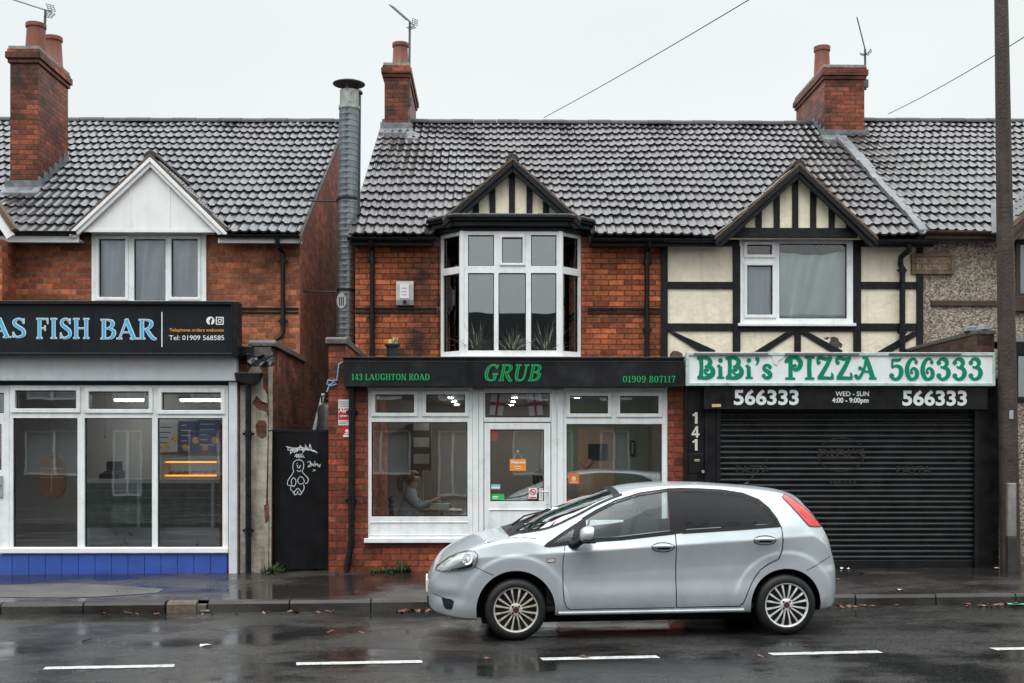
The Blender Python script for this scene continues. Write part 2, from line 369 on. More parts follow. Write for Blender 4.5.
# ------------------------------------------------------------------ shared builders
def tiled(mb, O, U, S, ulen, slen, rows, per=.145, amp=.024, lip=.033, seg=8, keep=None):
    O = Vector(O); U = Vector(U).normalized(); S = Vector(S).normalized(); Nn = U.cross(S)
    if Nn.z < 0: Nn = -Nn
    if mb.uv is None: mb.uv = []
    n = max(2, int(round(ulen/per)))*seg; g = slen/rows; rr = random.Random(rows+int(ulen*10))
    lines = []
    for r in range(rows):
        j = [(rr.uniform(-.006, .006), rr.uniform(-.004, .007)) for _ in range(n//seg+1)]
        for e, (s_, hh) in enumerate(((r*g, lip), ((r+1)*g+.012, 0))):
            line = []
            for i in range(n+1):
                ph = (i % seg)/seg; w = amp*math.sin(math.pi*(ph-.5)/.5)**.8 if ph > .5 else -amp*.15*math.sin(math.pi*ph/.5)
                js, jn = j[min(i//seg, n//seg)]
                sg_ = .016*math.sin((O.x+ulen*i/n)*1.3)*math.sin(s_*.9+1)+.010*math.sin((O.x+ulen*i/n)*3.1+s_*2.2) if ulen > 3 else 0; line.append(O+Nn*sg_+U*(ulen*i/n)+S*(s_+(js if e == 0 else 0))+Nn*(w+hh+(jn if e == 0 else 0)))
            lines.append((line, r))
    base = len(mb.v)
    for line, r in lines: mb.v += [tuple(p) for p in line]
    for k in range(len(lines)-1):
        r = lines[k][1]
        for i in range(n):
            a = base+k*(n+1)+i; mb.f.append((a, a+1, a+n+2, a+n+1)); mb.mi.append(0)
            c = i//seg//2+.5
            if keep is not None:
                q = (Vector(mb.v[a])+Vector(mb.v[a+n+2]))/2
                if not keep(q): mb.f.pop(); mb.mi.pop(); continue
            mb.uv.append([(c, r+.5)]*4)
    # under-lip at the eaves so the first course has thickness
    for i in range(n):
        a = Vector(mb.v[base+i]); b = Vector(mb.v[base+i+1])
        if keep is not None and not keep((a+b)/2): continue
        mb.face([b-Nn*.03, a-Nn*.03, a, b]); mb.uv.append([(i//seg//2+.5, .5)]*4)
    return mb
def upvc(parent, name, rect, panes, Y, dep=.07, mat=UPVC, glass=SHOPGLASS, sash=(), sill=0, label=None, sashw=.045, back=.045):
    """frame with panes (world rects); sash lists panes that carry a proud opening frame"""
    w = MB(); w.plate(rect, panes, Y, Y+dep)
    fr = w.build(name, mat, parent, bev=.006)
    g = MB()
    for (a, b, c, d) in panes: g.box(a-.008, b+.008, Y+back, Y+back+.006, c-.008, d+.008)
    g.build('pane', glass, fr)
    bd = MB()
    for (a, b, c, d) in panes:      # glazing bead with a dark gasket line
        bd.plate((a, b, c, d), [(a+.012, b-.012, c+.012, d-.012)], Y+.03, Y+back)
    bd.build('gasket', BLACKG, fr)
    for k in sash:
        a, b, c, d = panes[k]; s = MB()
        s.plate((a-sashw, b+sashw, c-sashw, d+sashw), [(a, b, c, d)], Y-.022, Y-.001)
        s.build('sash', mat, fr, bev=.007)
    if sill:
        s = MB(); s.box(rect[0]-.03, rect[1]+.03, Y-.07, Y+.04, rect[2]-sill, rect[2]-.002)
        s.build('sill', mat, fr, bev=.008)
    return fr
def gutter(parent, x0, x1, Y, z, mat=BLACKG, r=.055, name='gutter'):
    g = MB(); pr = []
    for k in range(9):
        a = math.pi+math.pi*k/8; pr.append((Y+r*math.cos(a), z+r*.8*math.sin(a)))
    for k in range(9):
        a = 2*math.pi-math.pi*k/8; pr.append((Y+(r-.008)*math.cos(a), z+.004+(r-.008)*.8*math.sin(a)))
    g.prismx(pr, x0, x1)
    k = x0+.4
    while k < x1-.1:
        g.box(k-.015, k+.015, Y-r-.004, Y+r, z-.012, z+.006); k += .9
    return g.build(name, mat, parent)
def downpipe(parent, pts, r=.036, mat=BLACKG, collars=()):
    d = MB(); d.tube(pts, r, 10)
    for c in collars:
        p = Vector(c); d.tube([p+Vector((0,0,-.035)), p+Vector((0,0,.035))], r+.01, 10); d.box(p.x-.075, p.x+.075, p.y, p.y+.03, p.z-.015, p.z+.015)
    return d.build('downpipe', mat, parent, smooth=True)
# lettering ---------------------------------------------------------------
def bfont(body, h, x, z, Y, mat, parent, align='LEFT', bold=0, ext=.002, sx=1, shear=0, name='lettering', rot=None):
    c = bpy.data.curves.new('lettering', 'FONT'); c.body = body; c.size = 1; c.align_x = align; c.extrude = .001; c.offset = 0; c.shear = shear
    c.resolution_u = 3
    if bold: c.offset = bold
    o = bpy.data.objects.new('tmp_text', c); COL.objects.link(o)
    dg = bpy.context.evaluated_depsgraph_get(); dg.update()
    me = bpy.data.meshes.new_from_object(o.evaluated_get(dg))
    bpy.data.objects.remove(o); bpy.data.curves.remove(c)
    s = h/.72           # cap height of the built-in face
    me.transform(Matrix(((s*sx,0,0,x),(0,0,-ext*1000,Y),(0,s,0,z),(0,0,0,1))))
    return link_mesh(name, me, mat, parent)
# ------------------------------------------------------------------ hand drawn display lettering
def catmull(pts, k=7):
    n = len(pts)
    if n == 2: return [tuple(p) for p in pts]
    o = []
    for i in range(n-1):
        p0 = pts[max(i-1, 0)]; p1 = pts[i]; p2 = pts[i+1]; p3 = pts[min(i+2, n-1)]
        for j in range(k):
            t = j/k
            o.append(tuple(.5*((2*b)+(-a+c)*t+(2*a-5*b+4*c-d)*t*t+(-a+3*b-3*c+d)*t**3) for a, b, c, d in zip(p0, p1, p2, p3)))
    o.append(tuple(pts[-1])); return o
# glyph: (advance, strokes); stroke = list of (x, y, width) along the pen, or ('o', x, y, r) for a ball
def st(x, w=.15, y0=0, y1=1, s=.16):          # serifed stem
    return [[(x,y0,w),(x,y1,w)], [(x-s,y0+.025,.05),(x+s,y0+.025,.05)], [(x-s,y1-.025,.05),(x+s,y1-.025,.05)]]
SERIF = {
 ' ': (.34, []),
 'A': (.92, [[(.10,0,.06),(.45,1,.08)], [(.43,1,.15),(.80,0,.16)], [(.22,.34,.05),(.66,.34,.05)], [(-.02,.025,.05),(.22,.025,.05)], [(.62,.025,.05),(.96,.025,.05)]]),
 'B': (.76, st(.19,.15,s=.14)+[[(.19,.975,.05),(.42,.965,.06),(.58,.88,.13),(.60,.74,.15),(.52,.60,.11),(.36,.535,.05),(.19,.53,.05)], [(.19,.53,.05),(.44,.52,.06),(.64,.42,.14),(.66,.26,.16),(.58,.10,.13),(.40,.03,.06),(.19,.025,.05)]]),
 'D': (.86, st(.19,.15,s=.14)+[[(.19,.975,.05),(.44,.96,.06),(.66,.82,.12),(.75,.5,.16),(.66,.18,.12),(.44,.04,.06),(.19,.025,.05)]]),
 'F': (.68, st(.19,.15,s=.14)+[[(.19,.97,.055),(.62,.97,.055)], [(.60,1,.05),(.62,.74,.03)], [(.19,.51,.05),(.48,.51,.05)], [(.48,.62,.04),(.48,.40,.04)]]),
 'G': (.90, [[(.76,.98,.04),(.74,.74,.03)], [(.74,.78,.05),(.62,.93,.07),(.44,.98,.06),(.22,.86,.12),(.12,.5,.16),(.22,.14,.12),(.46,.02,.06),(.62,.06,.06),(.70,.14,.08)], [(.70,.42,.14),(.70,.04,.14)], [(.54,.42,.05),(.84,.42,.05)]]),
 'H': (.92, st(.19,.15,s=.14)+st(.71,.15,s=.14)+[[(.19,.51,.05),(.71,.51,.05)]]),
 'I': (.40, st(.19,.15,s=.15)),
 'L': (.70, st(.19,.15,s=.14)+[[(.19,.03,.055),(.62,.03,.055)], [(.60,0,.05),(.64,.26,.03)]]),
 'N': (.92, st(.16,.07,s=.13)+st(.76,.07,s=.13)+[[(.16,1,.14),(.74,0,.15)]]),
 'O': (.92, [[(.45,.98,.05),(.22,.86,.12),(.12,.5,.16),(.22,.14,.12),(.45,.02,.05),(.68,.14,.12),(.78,.5,.16),(.68,.86,.12),(.45,.98,.05)]]),
 'R': (.84, st(.19,.15,s=.14)+[[(.19,.975,.05),(.44,.965,.06),(.61,.88,.13),(.63,.73,.15),(.54,.58,.11),(.38,.515,.05),(.19,.51,.05)], [(.40,.52,.12),(.56,.24,.15),(.74,.03,.13),(.86,.025,.06)]]),
 'S': (.66, [[(.58,.98,.03),(.57,.74,.03)], [(.57,.77,.05),(.48,.93,.07),(.32,.97,.08),(.16,.86,.13),(.18,.68,.15),(.38,.52,.16),(.56,.36,.15),(.56,.14,.13),(.36,.03,.08),(.20,.05,.07),(.10,.22,.05)], [(.10,.28,.03),(.09,.02,.03)]]),
 'T': (.78, st(.38,.15,s=.15)+[[(.05,.97,.055),(.71,.97,.055)], [(.06,1,.04),(.05,.74,.03)], [(.70,1,.04),(.71,.74,.03)]]),
 'U': (.90, [[(.19,1,.15),(.19,.36,.15),(.26,.10,.12),(.46,.02,.07),(.64,.10,.08),(.70,.34,.07),(.70,1,.07)], [(.04,.975,.05),(.35,.975,.05)], [(.56,.975,.05),(.84,.975,.05)]]),
 '0': (.68, [[(.33,.97,.06),(.14,.82,.12),(.10,.5,.14),(.14,.18,.12),(.33,.03,.06),(.52,.18,.12),(.56,.5,.14),(.52,.82,.12),(.33,.97,.06)]]),
 '1': (.52, [[(.26,0,.14),(.26,.98,.14)], [(.08,.84,.05),(.26,.97,.07)], [(.08,.025,.05),(.44,.025,.05)]]),
 '3': (.66, [[(.10,.80,.12),(.22,.95,.08),(.42,.93,.12),(.50,.76,.14),(.40,.58,.09),(.24,.53,.05)], [(.24,.53,.05),(.46,.48,.10),(.55,.28,.15),(.42,.07,.10),(.22,.03,.08),(.10,.18,.12)]]),
 '4': (.70, [[(.46,1,.14),(.46,0,.14)], [(.44,.98,.06),(.06,.30,.06)], [(.04,.29,.07),(.66,.29,.07)], [(.28,.025,.05),(.62,.025,.05)]]),
 '7': (.64, [[(.06,.95,.10),(.58,.95,.10)], [(.57,.95,.06),(.38,.55,.11),(.30,0,.15)], [(.08,1,.04),(.06,.72,.04)]]),
 '8': (.68, [[(.33,.97,.06),(.16,.88,.12),(.15,.70,.14),(.33,.54,.10),(.54,.36,.14),(.54,.14,.13),(.33,.03,.07),(.12,.14,.13),(.12,.36,.13),(.33,.54,.08),(.50,.70,.12),(.50,.88,.12),(.33,.97,.06)]]),
 '9': (.68, [[(.55,.66,.13),(.48,.90,.10),(.32,.97,.06),(.13,.84,.13),(.13,.58,.13),(.30,.44,.06),(.46,.52,.07),(.55,.68,.10)], [(.55,.70,.13),(.54,.34,.13),(.40,.06,.09),(.20,.03,.07),(.12,.14,.10)]]),
}
FANCY = {
 ' ': (.55, []),
 'B': (.88, [[(.17,.03,.20),(.20,.5,.17),(.17,.97,.20)], ['o',.10,.05,.10], ['o',.06,.93,.075],
             [(.06,.94,.12),(.30,.95,.12),(.50,.93,.15),(.62,.80,.19),(.60,.66,.19),(.48,.56,.14),(.36,.54,.08)],
             [(.44,.56,.10),(.66,.50,.18),(.76,.32,.22),(.70,.14,.20),(.50,.04,.17),(.26,.02,.14),(.06,.06,.10)],
             [(.66,.18,.16),(.52,.17,.10),(.38,.26,.09),(.36,.38,.09),(.46,.44,.09)], ['o',.48,.39,.075]]),
 'i': (.42, [[(.20,.03,.19),(.19,.55,.17)], [(.04,.03,.08),(.38,.03,.08)], [(.05,.56,.10),(.19,.58,.14)], ['o',.20,.83,.105]]),
 "'": (.30, [[(.18,.86,.15),(.16,.72,.08),(.08,.62,.03)], ['o',.15,.90,.09]]),
 's': (.58, [['o',.42,.53,.085], [(.45,.55,.12),(.30,.62,.12),(.16,.56,.15),(.14,.44,.15),(.28,.34,.17),(.42,.24,.18),(.43,.10,.17),(.26,.03,.14),(.12,.08,.10)], ['o',.12,.13,.085]]),
 'P': (.86, [[(.26,.03,.19),(.25,.5,.17),(.26,.93,.19)], [(.02,.03,.09),(.46,.03,.09)], ['o',.06,.80,.08],
             [(.04,.82,.08),(.16,.94,.12),(.36,.97,.12),(.58,.93,.17),(.72,.74,.21),(.66,.52,.19),(.50,.42,.14),(.38,.48,.10),(.38,.60,.09),(.48,.64,.08)], ['o',.47,.60,.07]]),
 'I': (.50, [[(.24,.03,.20),(.22,.5,.18),(.24,.97,.20)], [(.03,.03,.09),(.45,.03,.09)], [(.03,.97,.09),(.45,.97,.09)]]),
 'Z': (.84, [['o',.12,.74,.085], [(.06,.76,.08),(.10,.92,.13),(.26,.95,.15),(.46,.90,.13),(.72,.96,.10)], [(.68,.97,.16),(.46,.55,.18),(.16,.06,.20)], [(.08,.05,.11),(.40,.06,.13),(.66,.05,.12),(.80,.06,.12)], [(.74,.05,.16),(.76,.18,.10),(.72,.30,.04)]]),
 'A': (1.08, [[(.58,.97,.14),(.74,.5,.19),(.88,.05,.20)], [(.40,.96,.09),(.66,.96,.09)], [(.70,.04,.09),(1.04,.04,.09)], [(.58,.93,.12),(.48,.50,.11),(.34,.20,.13),(.22,.06,.14),(.10,.08,.12)], ['o',.09,.14,.085],
             [(.72,.34,.08),(.50,.36,.08),(.34,.48,.09),(.26,.44,.08)], ['o',.28,.50,.08]]),
 '5': (.76, [[(.62,.99,.05),(.48,.90,.14),(.20,.90,.12)], [(.17,.93,.10),(.16,.56,.10)], [(.16,.54,.07),(.34,.64,.10),(.56,.56,.18),(.62,.34,.22),(.52,.10,.18),(.32,.02,.13),(.14,.08,.12)], ['o',.13,.18,.11]]),
 '6': (.76, [['o',.58,.80,.08], [(.60,.84,.08),(.48,.96,.10),(.30,.90,.15),(.15,.66,.20),(.12,.36,.22),(.24,.08,.18),(.42,.02,.13),(.60,.14,.19),(.62,.36,.19),(.48,.52,.12),(.34,.46,.09),(.32,.34,.08)], ['o',.36,.32,.065]]),
 '3': (.78, [['o',.14,.78,.10], [(.12,.82,.10),(.26,.95,.12),(.46,.93,.17),(.56,.78,.19),(.48,.62,.14),(.32,.56,.09),(.24,.62,.05)], [(.36,.56,.09),(.56,.50,.17),(.64,.30,.22),(.54,.10,.18),(.34,.02,.13),(.16,.08,.12)], ['o',.14,.18,.11]]),
}
BLOCK = {'1': (.6, [[(.36,0,.19),(.36,1,.19)], [(.10,.70,.15),(.36,.93,.17)]]), '4': (.72, [[(.50,0,.19),(.50,1,.19)], [(.48,.95,.15),(.10,.32,.15)], [(.02,.28,.17),(.72,.28,.17)]])}
def lettering(text, font, h, x, z, Y, mat, parent, width=None, shear=0, ext=.004, grow=0, name='lettering', gap=.06):
    """x, z = left end of the base line; width = total width wanted"""
    adv = []; t = 0
    for ch in text: adv.append(t); t += font[ch][0]+gap
    sx = (width/(t*h)) if width else 1
    mb = MB(); layer = 0
    for ch, a in zip(text, adv):
        for s in font[ch][1]:
            layer = (layer+1) % 9; y = Y-ext-layer*.00025
            P = lambda u, v: (x+(a+u+shear*v)*h*sx, z+v*h)
            if s[0] == 'o':
                _, u, v, r = s; r += grow*.5
                mb.prism([(P(u,v)[0]+r*h*math.cos(q*math.pi/8)*(.5+.5*sx), P(u,v)[1]+r*h*math.sin(q*math.pi/8)) for q in range(16)], y, Y)
                continue
            c = catmull(s); L_, R_ = [], []
            for i in range(len(c)):
                p = c[max(i-1, 0)]; q = c[min(i+1, len(c)-1)]
                tx, ty = q[0]-p[0], q[1]-p[1]; d = math.hypot(tx, ty) or 1
                w = (c[i][2]+grow)/2; nx, ny = -ty/d*w, tx/d*w
                ex = (-tx/d*grow/2 if i == 0 else tx/d*grow/2 if i == len(c)-1 else 0); ey = (-ty/d*grow/2 if i == 0 else ty/d*grow/2 if i == len(c)-1 else 0)
                L_.append(P(c[i][0]+nx+ex, c[i][1]+ny+ey)); R_.append(P(c[i][0]-nx+ex, c[i][1]-ny+ey))
            for i in range(len(c)-1):
                a1, b1, b2, a2 = L_[i], R_[i], R_[i+1], L_[i+1]
                mb.face([(a1[0],y,a1[1]),(b1[0],y,b1[1]),(b2[0],y,b2[1]),(a2[0],y,a2[1])])
                for p, q in ((a1, a2), (b2, b1)):
                    mb.face([(p[0],Y,p[1]),(p[0],y,p[1]),(q[0],y,q[1]),(q[0],Y,q[1])])
            for p, q in ((L_[0], R_[0]), (R_[-1], L_[-1])): mb.face([(p[0],Y,p[1]),(q[0],Y,q[1]),(q[0],y,q[1]),(p[0],y,p[1])])
    return mb.build(name, mat, parent)

# ------------------------------------------------------------------ ground
def wet_mat(name, dry, wetc, rlo, rhi, seed, pud=.5, bump=.5, grain=160, specks=True):
    m, t, p = newmat(name); N = t.nodes.new; L = t.links.new
    g = N('ShaderNodeNewGeometry'); mp = N('ShaderNodeMapping'); mp.inputs['Location'].default_value = (seed*3.7, seed*1.9, 0); mp.inputs['Scale'].default_value = (.6, .9, 1); L(g.outputs['Position'], mp.inputs[0])
    n1 = N('ShaderNodeTexNoise'); n1.inputs['Scale'].default_value = 1.1; n1.inputs['Detail'].default_value = 7; n1.inputs['Roughness'].default_value = .6; L(mp.outputs[0], n1.inputs['Vector'])
    r1 = N('ShaderNodeMapRange'); r1.interpolation_type = 'SMOOTHSTEP'; r1.inputs[1].default_value = pud-.10; r1.inputs[2].default_value = pud+.10; L(n1.outputs[0], r1.inputs[0])   # 1 = drier
    n2 = N('ShaderNodeTexNoise'); n2.inputs['Scale'].default_value = grain; n2.inputs['Detail'].default_value = 3; L(g.outputs['Position'], n2.inputs['Vector'])
    r2 = N('ShaderNodeMapRange'); r2.inputs[1].default_value = .3; r2.inputs[2].default_value = .75; r2.inputs[3].default_value = .45; r2.inputs[4].default_value = 2.0; L(n2.outputs[0], r2.inputs[0])
    n3 = N('ShaderNodeTexNoise'); n3.inputs['Scale'].default_value = 5; n3.inputs['Detail'].default_value = 6; L(mp.outputs[0], n3.inputs['Vector'])
    r3 = N('ShaderNodeMapRange'); r3.inputs[1].default_value = .3; r3.inputs[2].default_value = .7; r3.inputs[3].default_value = .75; r3.inputs[4].default_value = 1.25; L(n3.outputs[0], r3.inputs[0])
    mx = N('ShaderNodeMix'); mx.data_type = 'RGBA'; L(r1.outputs[0], mx.inputs[0]); mx.inputs[6].default_value = (*wetc, 1); mx.inputs[7].default_value = (*dry, 1)
    m2 = N('ShaderNodeMix'); m2.data_type = 'RGBA'; m2.blend_type = 'MULTIPLY'; m2.inputs[0].default_value = 1; L(mx.outputs[2], m2.inputs[6]); L(r2.outputs[0], m2.inputs[7])
    m3 = N('ShaderNodeMix'); m3.data_type = 'RGBA'; m3.blend_type = 'MULTIPLY'; m3.inputs[0].default_value = 1; L(m2.outputs[2], m3.inputs[6]); L(r3.outputs[0], m3.inputs[7])
    c = m3.outputs[2]
    if specks:
        vo = N('ShaderNodeTexVoronoi'); vo.inputs['Scale'].default_value = 55; L(g.outputs['Position'], vo.inputs['Vector'])
        sc = N('ShaderNodeSeparateColor'); L(vo.outputs['Color'], sc.inputs[0])
        a = N('ShaderNodeMath'); a.operation = 'GREATER_THAN'; a.inputs[1].default_value = .93; L(sc.outputs[0], a.inputs[0])
        b = N('ShaderNodeMath'); b.operation = 'LESS_THAN'; b.inputs[1].default_value = .33; L(vo.outputs['Distance'], b.inputs[0])
        d = N('ShaderNodeMath'); d.operation = 'MULTIPLY'; L(a.outputs[0], d.inputs[0]); L(b.outputs[0], d.inputs[1])
        d2 = N('ShaderNodeMath'); d2.operation = 'MULTIPLY'; L(d.outputs[0], d2.inputs[0]); d2.inputs[1].default_value = .55
        m4 = N('ShaderNodeMix'); m4.data_type = 'RGBA'; L(d2.outputs[0], m4.inputs[0]); L(c, m4.inputs[6]); m4.inputs[7].default_value = (.13,.125,.12,1); c = m4.outputs[2]
    L(c, p.inputs['Base Color'])
    rr = N('ShaderNodeMapRange'); rr.inputs[3].default_value = rlo; rr.inputs[4].default_value = rhi; L(r1.outputs[0], rr.inputs[0]); L(rr.outputs[0], p.inputs['Roughness'])
    p.inputs['Specular IOR Level'].default_value = .26
    bs = N('ShaderNodeMapRange'); bs.inputs[3].default_value = bump*.12; bs.inputs[4].default_value = bump; L(r1.outputs[0], bs.inputs[0])
    bp = N('ShaderNodeBump'); bp.inputs['Distance'].default_value = .008; L(bs.outputs[0], bp.inputs['Strength']); L(n2.outputs[0], bp.inputs['Height']); L(bp.outputs[0], p.inputs['Normal'])
    return m
ROADM = wet_mat('wet_asphalt', (.028,.027,.0255), (.012,.012,.012), .08, .32, 1, .49, .8, 42)
PAVEM = wet_mat('wet_pavement', (.042,.038,.035), (.016,.014,.013), .08, .34, 2, .54, .5, 60)
KERBM = wet_mat('wet_kerb_stone', (.044,.041,.037), (.020,.018,.016), .25, .5, 3, .5, .6, 90, False)
PATCHM = wet_mat('wet_patch', (.085,.082,.079), (.050,.048,.046), .32, .5, 5, .35, .5, 130)
def gsheet(name, xs, ys, zf, mat):
    mb = MB()
    for i in range(len(xs)-1):
        for j in range(len(ys)-1):
            a, b, c, d = xs[i], xs[i+1], ys[j], ys[j+1]
            mb.face([(a,c,zf(a,c)),(b,c,zf(b,c)),(b,d,zf(b,d)),(a,d,zf(a,d))])
    return tag(mb.build(name, mat), kind='structure')
gsheet('ground', [-300,-40,0,40,300], [-300,-30,15,60,300], lambda x, y: gz(x)-.05, M('earth', (.06,.055,.045), .8))
gsheet('road', [-60,-12,12,60], [4.4, KY-.001], lambda x, y: gz(x), ROADM)
gsheet('pavement', [-60]+[-12+k for k in range(25)]+[60], [KY+.13]+[KY+.13+(FY+.9-KY-.13)*k/8 for k in range(1, 9)], pz, PAVEM)
gsheet('pavement', [-60,-12,12,60], [-8.0, 4.2], lambda x, y: gz(x)+.12, PAVEM)
mb = MB()
for i in range(60):
    q = []
    for xx in (-12+8.1*i/60, -12+8.1*(i+1)/60):
        t = max(0, (xx+5.2)/1.3); q.append((xx, 13.28+.10*math.sin(xx*1.7)+.25*t*t, min(14.45, 14.25+.05*math.sin(xx*2.3))-.45*t))
    for j in range(6):
        c = [(a[0], a[1]+(a[2]-a[1])*k/6) for a, k in ((q[0],j),(q[1],j),(q[1],j+1),(q[0],j+1))]; mb.face([(x_, y_, pz(x_, y_)+.004) for x_, y_ in c])
# a lighter patch of resurfaced pavement in front of the left shop
tag(mb.build('pavement', PATCHM), kind='structure')
# kerb stones
kb = MB(); x = X_(165, KY)-.004-.905*29; rk = random.Random(3)
while x < 30:
    w = .905; j = rk.uniform(-.006, .006)
    if True:
        if x > -3.75 and x < -3.5: x = -3.16
        n0 = len(kb.v)
        kb.prismx([(KY+.01,-.12),(KY+.01,.085),(KY+.03,.115),(KY+.05,.12),(KY+.135,.122),(KY+.135,-.12)], x+.006, x+w-.006)
        for k in range(n0, len(kb.v)):
            X, Y, Z = kb.v[k]; kb.v[k] = (X, Y+j, Z+gz(X)+j*.6)
    x += w
k = kb.build('kerb', KERBM, bev=.006); tag(k, kind='structure')
kb = MB(); kb.prismx([(4.2,-.1),(4.2,.12),(4.35,.12),(4.36,-.1)], -40, 40); tag(kb.build('kerb', KERBM), kind='structure')
# lane dashes, worn at the edges
MARK = M('road_paint', (.44,.45,.43), .45, var=.2, scale=30, dirt=(.05,.05,.05), dirtamt=.9, dscale=22, bump=.3)
for (a, b, yy) in ((43,173,667.3),(295,421,663),(540,657,658.2),(769,879,653.2),(992,1110,648.2)):
    # road slope is in the point depth: solve for the road surface below this pixel row
    def onroad(px, py):
        lo, hi = 4.5, 14
        for _ in range(40):
            mid = (lo+hi)/2; p = at(px, py, mid)
            if p.z < gz(p.x): hi = mid
            else: lo = mid
        return at(px, py, lo)
    p0 = onroad(a, yy+1.2); p1 = onroad(b, yy-1.2)
    mb = MB(); n = 22; rk = random.Random(a); top = []; bot = []
    for i in range(n+1):
        t = i/n; q = p0.lerp(p1, t)
        top.append((q.x, q.y+.060+rk.uniform(-.006,.004), gz(q.x)+.004)); bot.append((q.x+.02, q.y-.060+rk.uniform(-.004,.006), gz(q.x)+.004))
    for i in range(n): mb.face([bot[i], bot[i+1], top[i+1], top[i]])
    tag(mb.build('lane_marking', MARK), kind='structure')
# ------------------------------------------------------------------ houses
EY, EZ, RY, RZ = 17.38, 5.02, 22.7, 8.21
TS = (RZ-EZ)/(RY-EY)
def zroof(Y): return EZ+(Y-EY)*TS
SLEN = math.hypot(RY-EY, RZ-EZ); SDIR = Vector((0, RY-EY, RZ-EZ)).normalized()
def room(parent, x0, x1, y0, y1, z0, z1, mat, name='interior'):
    m = MB(); t = .05
    m.box(x0, x1, y1, y1+t, z0, z1); m.box(x0-t, x0, y0, y1+t, z0-t, z1+t); m.box(x1, x1+t, y0, y1+t, z0-t, z1+t)
    m.box(x0, x1, y0, y1+t, z0-t, z0); m.box(x0, x1, y0, y1+t, z1, z1+t)
    return m.build(name, mat, parent)
RIDGE = M('ridge_tile', (.030,.030,.031), .5, var=.35, scale=6, bump=.3)
def main_roof(parent, x0, x1, mat, dz=0, verge_l=None, verge_r=None, rows=16, cuts=()):
    def keep(p):     # the slope is left open below each small gable
        for (a, b, c, zf, za) in cuts:
            if abs(p.x-c) < (b-a)/2 and p.z < zf+(za-zf)*(1-abs(p.x-c)/((b-a)/2))-.01: return False
            if a+.03 < p.x < b-.03 and p.y < UY+.02: return False
        return True
    r = MB(); tiled(r, (x0, EY, EZ+dz), (1,0,0), SDIR, x1-x0, SLEN, rows, keep=keep)
    ro = r.build('roof', mat, parent, smooth=50, weld=False)
    s = MB()     # boarding below the tiles and the far slope
    zu = zroof(UY+.05)+dz; s.prismx([(UY+2.3,zroof(UY+2.3)+dz-.06),(RY,RZ+dz-.05),(RY+5.4,EZ+dz-.1),(RY+5.3,EZ+dz-.2),(RY,RZ+dz-.16),(UY+2.4,zroof(UY+2.3)+dz-.10)], x0+.02, x1-.02)
    xc = x0+.02
    for (a, b, c, zf, za) in sorted(cuts)+[(x1-.02, 0, 0, 0, 0)]:
        s.prismx([(EY+.08,EZ+dz-.06),(UY+2.29,zroof(UY+2.29)+dz-.06),(UY+2.29,zroof(UY+2.29)+dz-.12),(EY+.12,EZ+dz-.12)], xc, a); xc = b
    s.build('underlay', DARKIN, ro)
    g = MB(); x = x0; k = 0
    while x < x1-.02:          # half round ridge tiles
        w = min(.45, x1-x); pr = []
        for i in range(9):
            a = math.pi*i/8; pr.append((RY-.13*math.cos(a), RZ+dz-.03+.10*math.sin(a)+(k % 2)*.006))
        g.prismx(pr, x+.004, x+w-.004); x += w; k += 1
    g.build('ridge', RIDGE, ro)
    vb = MB()
    for v in (verge_l, verge_r):
        if v is None: continue
        vb.prismx([(EY-.01,EZ+dz-.10),(EY-.01,EZ+dz-.015),(RY,RZ+dz-.015),(RY,RZ+dz-.10)], v-.03, v+.03)
    if vb.v: vb.build('verge', CONC, ro)
    return ro
def apron(parent, x0, x1, Y0, mat=LEAD):
    m = MB(); z = zroof(Y0)
    m.prismx([(Y0-.22,zroof(Y0-.22)+.045),(Y0-.02,z+.05),(Y0-.02,z+.16),(Y0-.005,z+.16),(Y0-.005,z-.1),(Y0-.22,zroof(Y0-.22)-.02)], x0-.08, x1+.08)
    return m
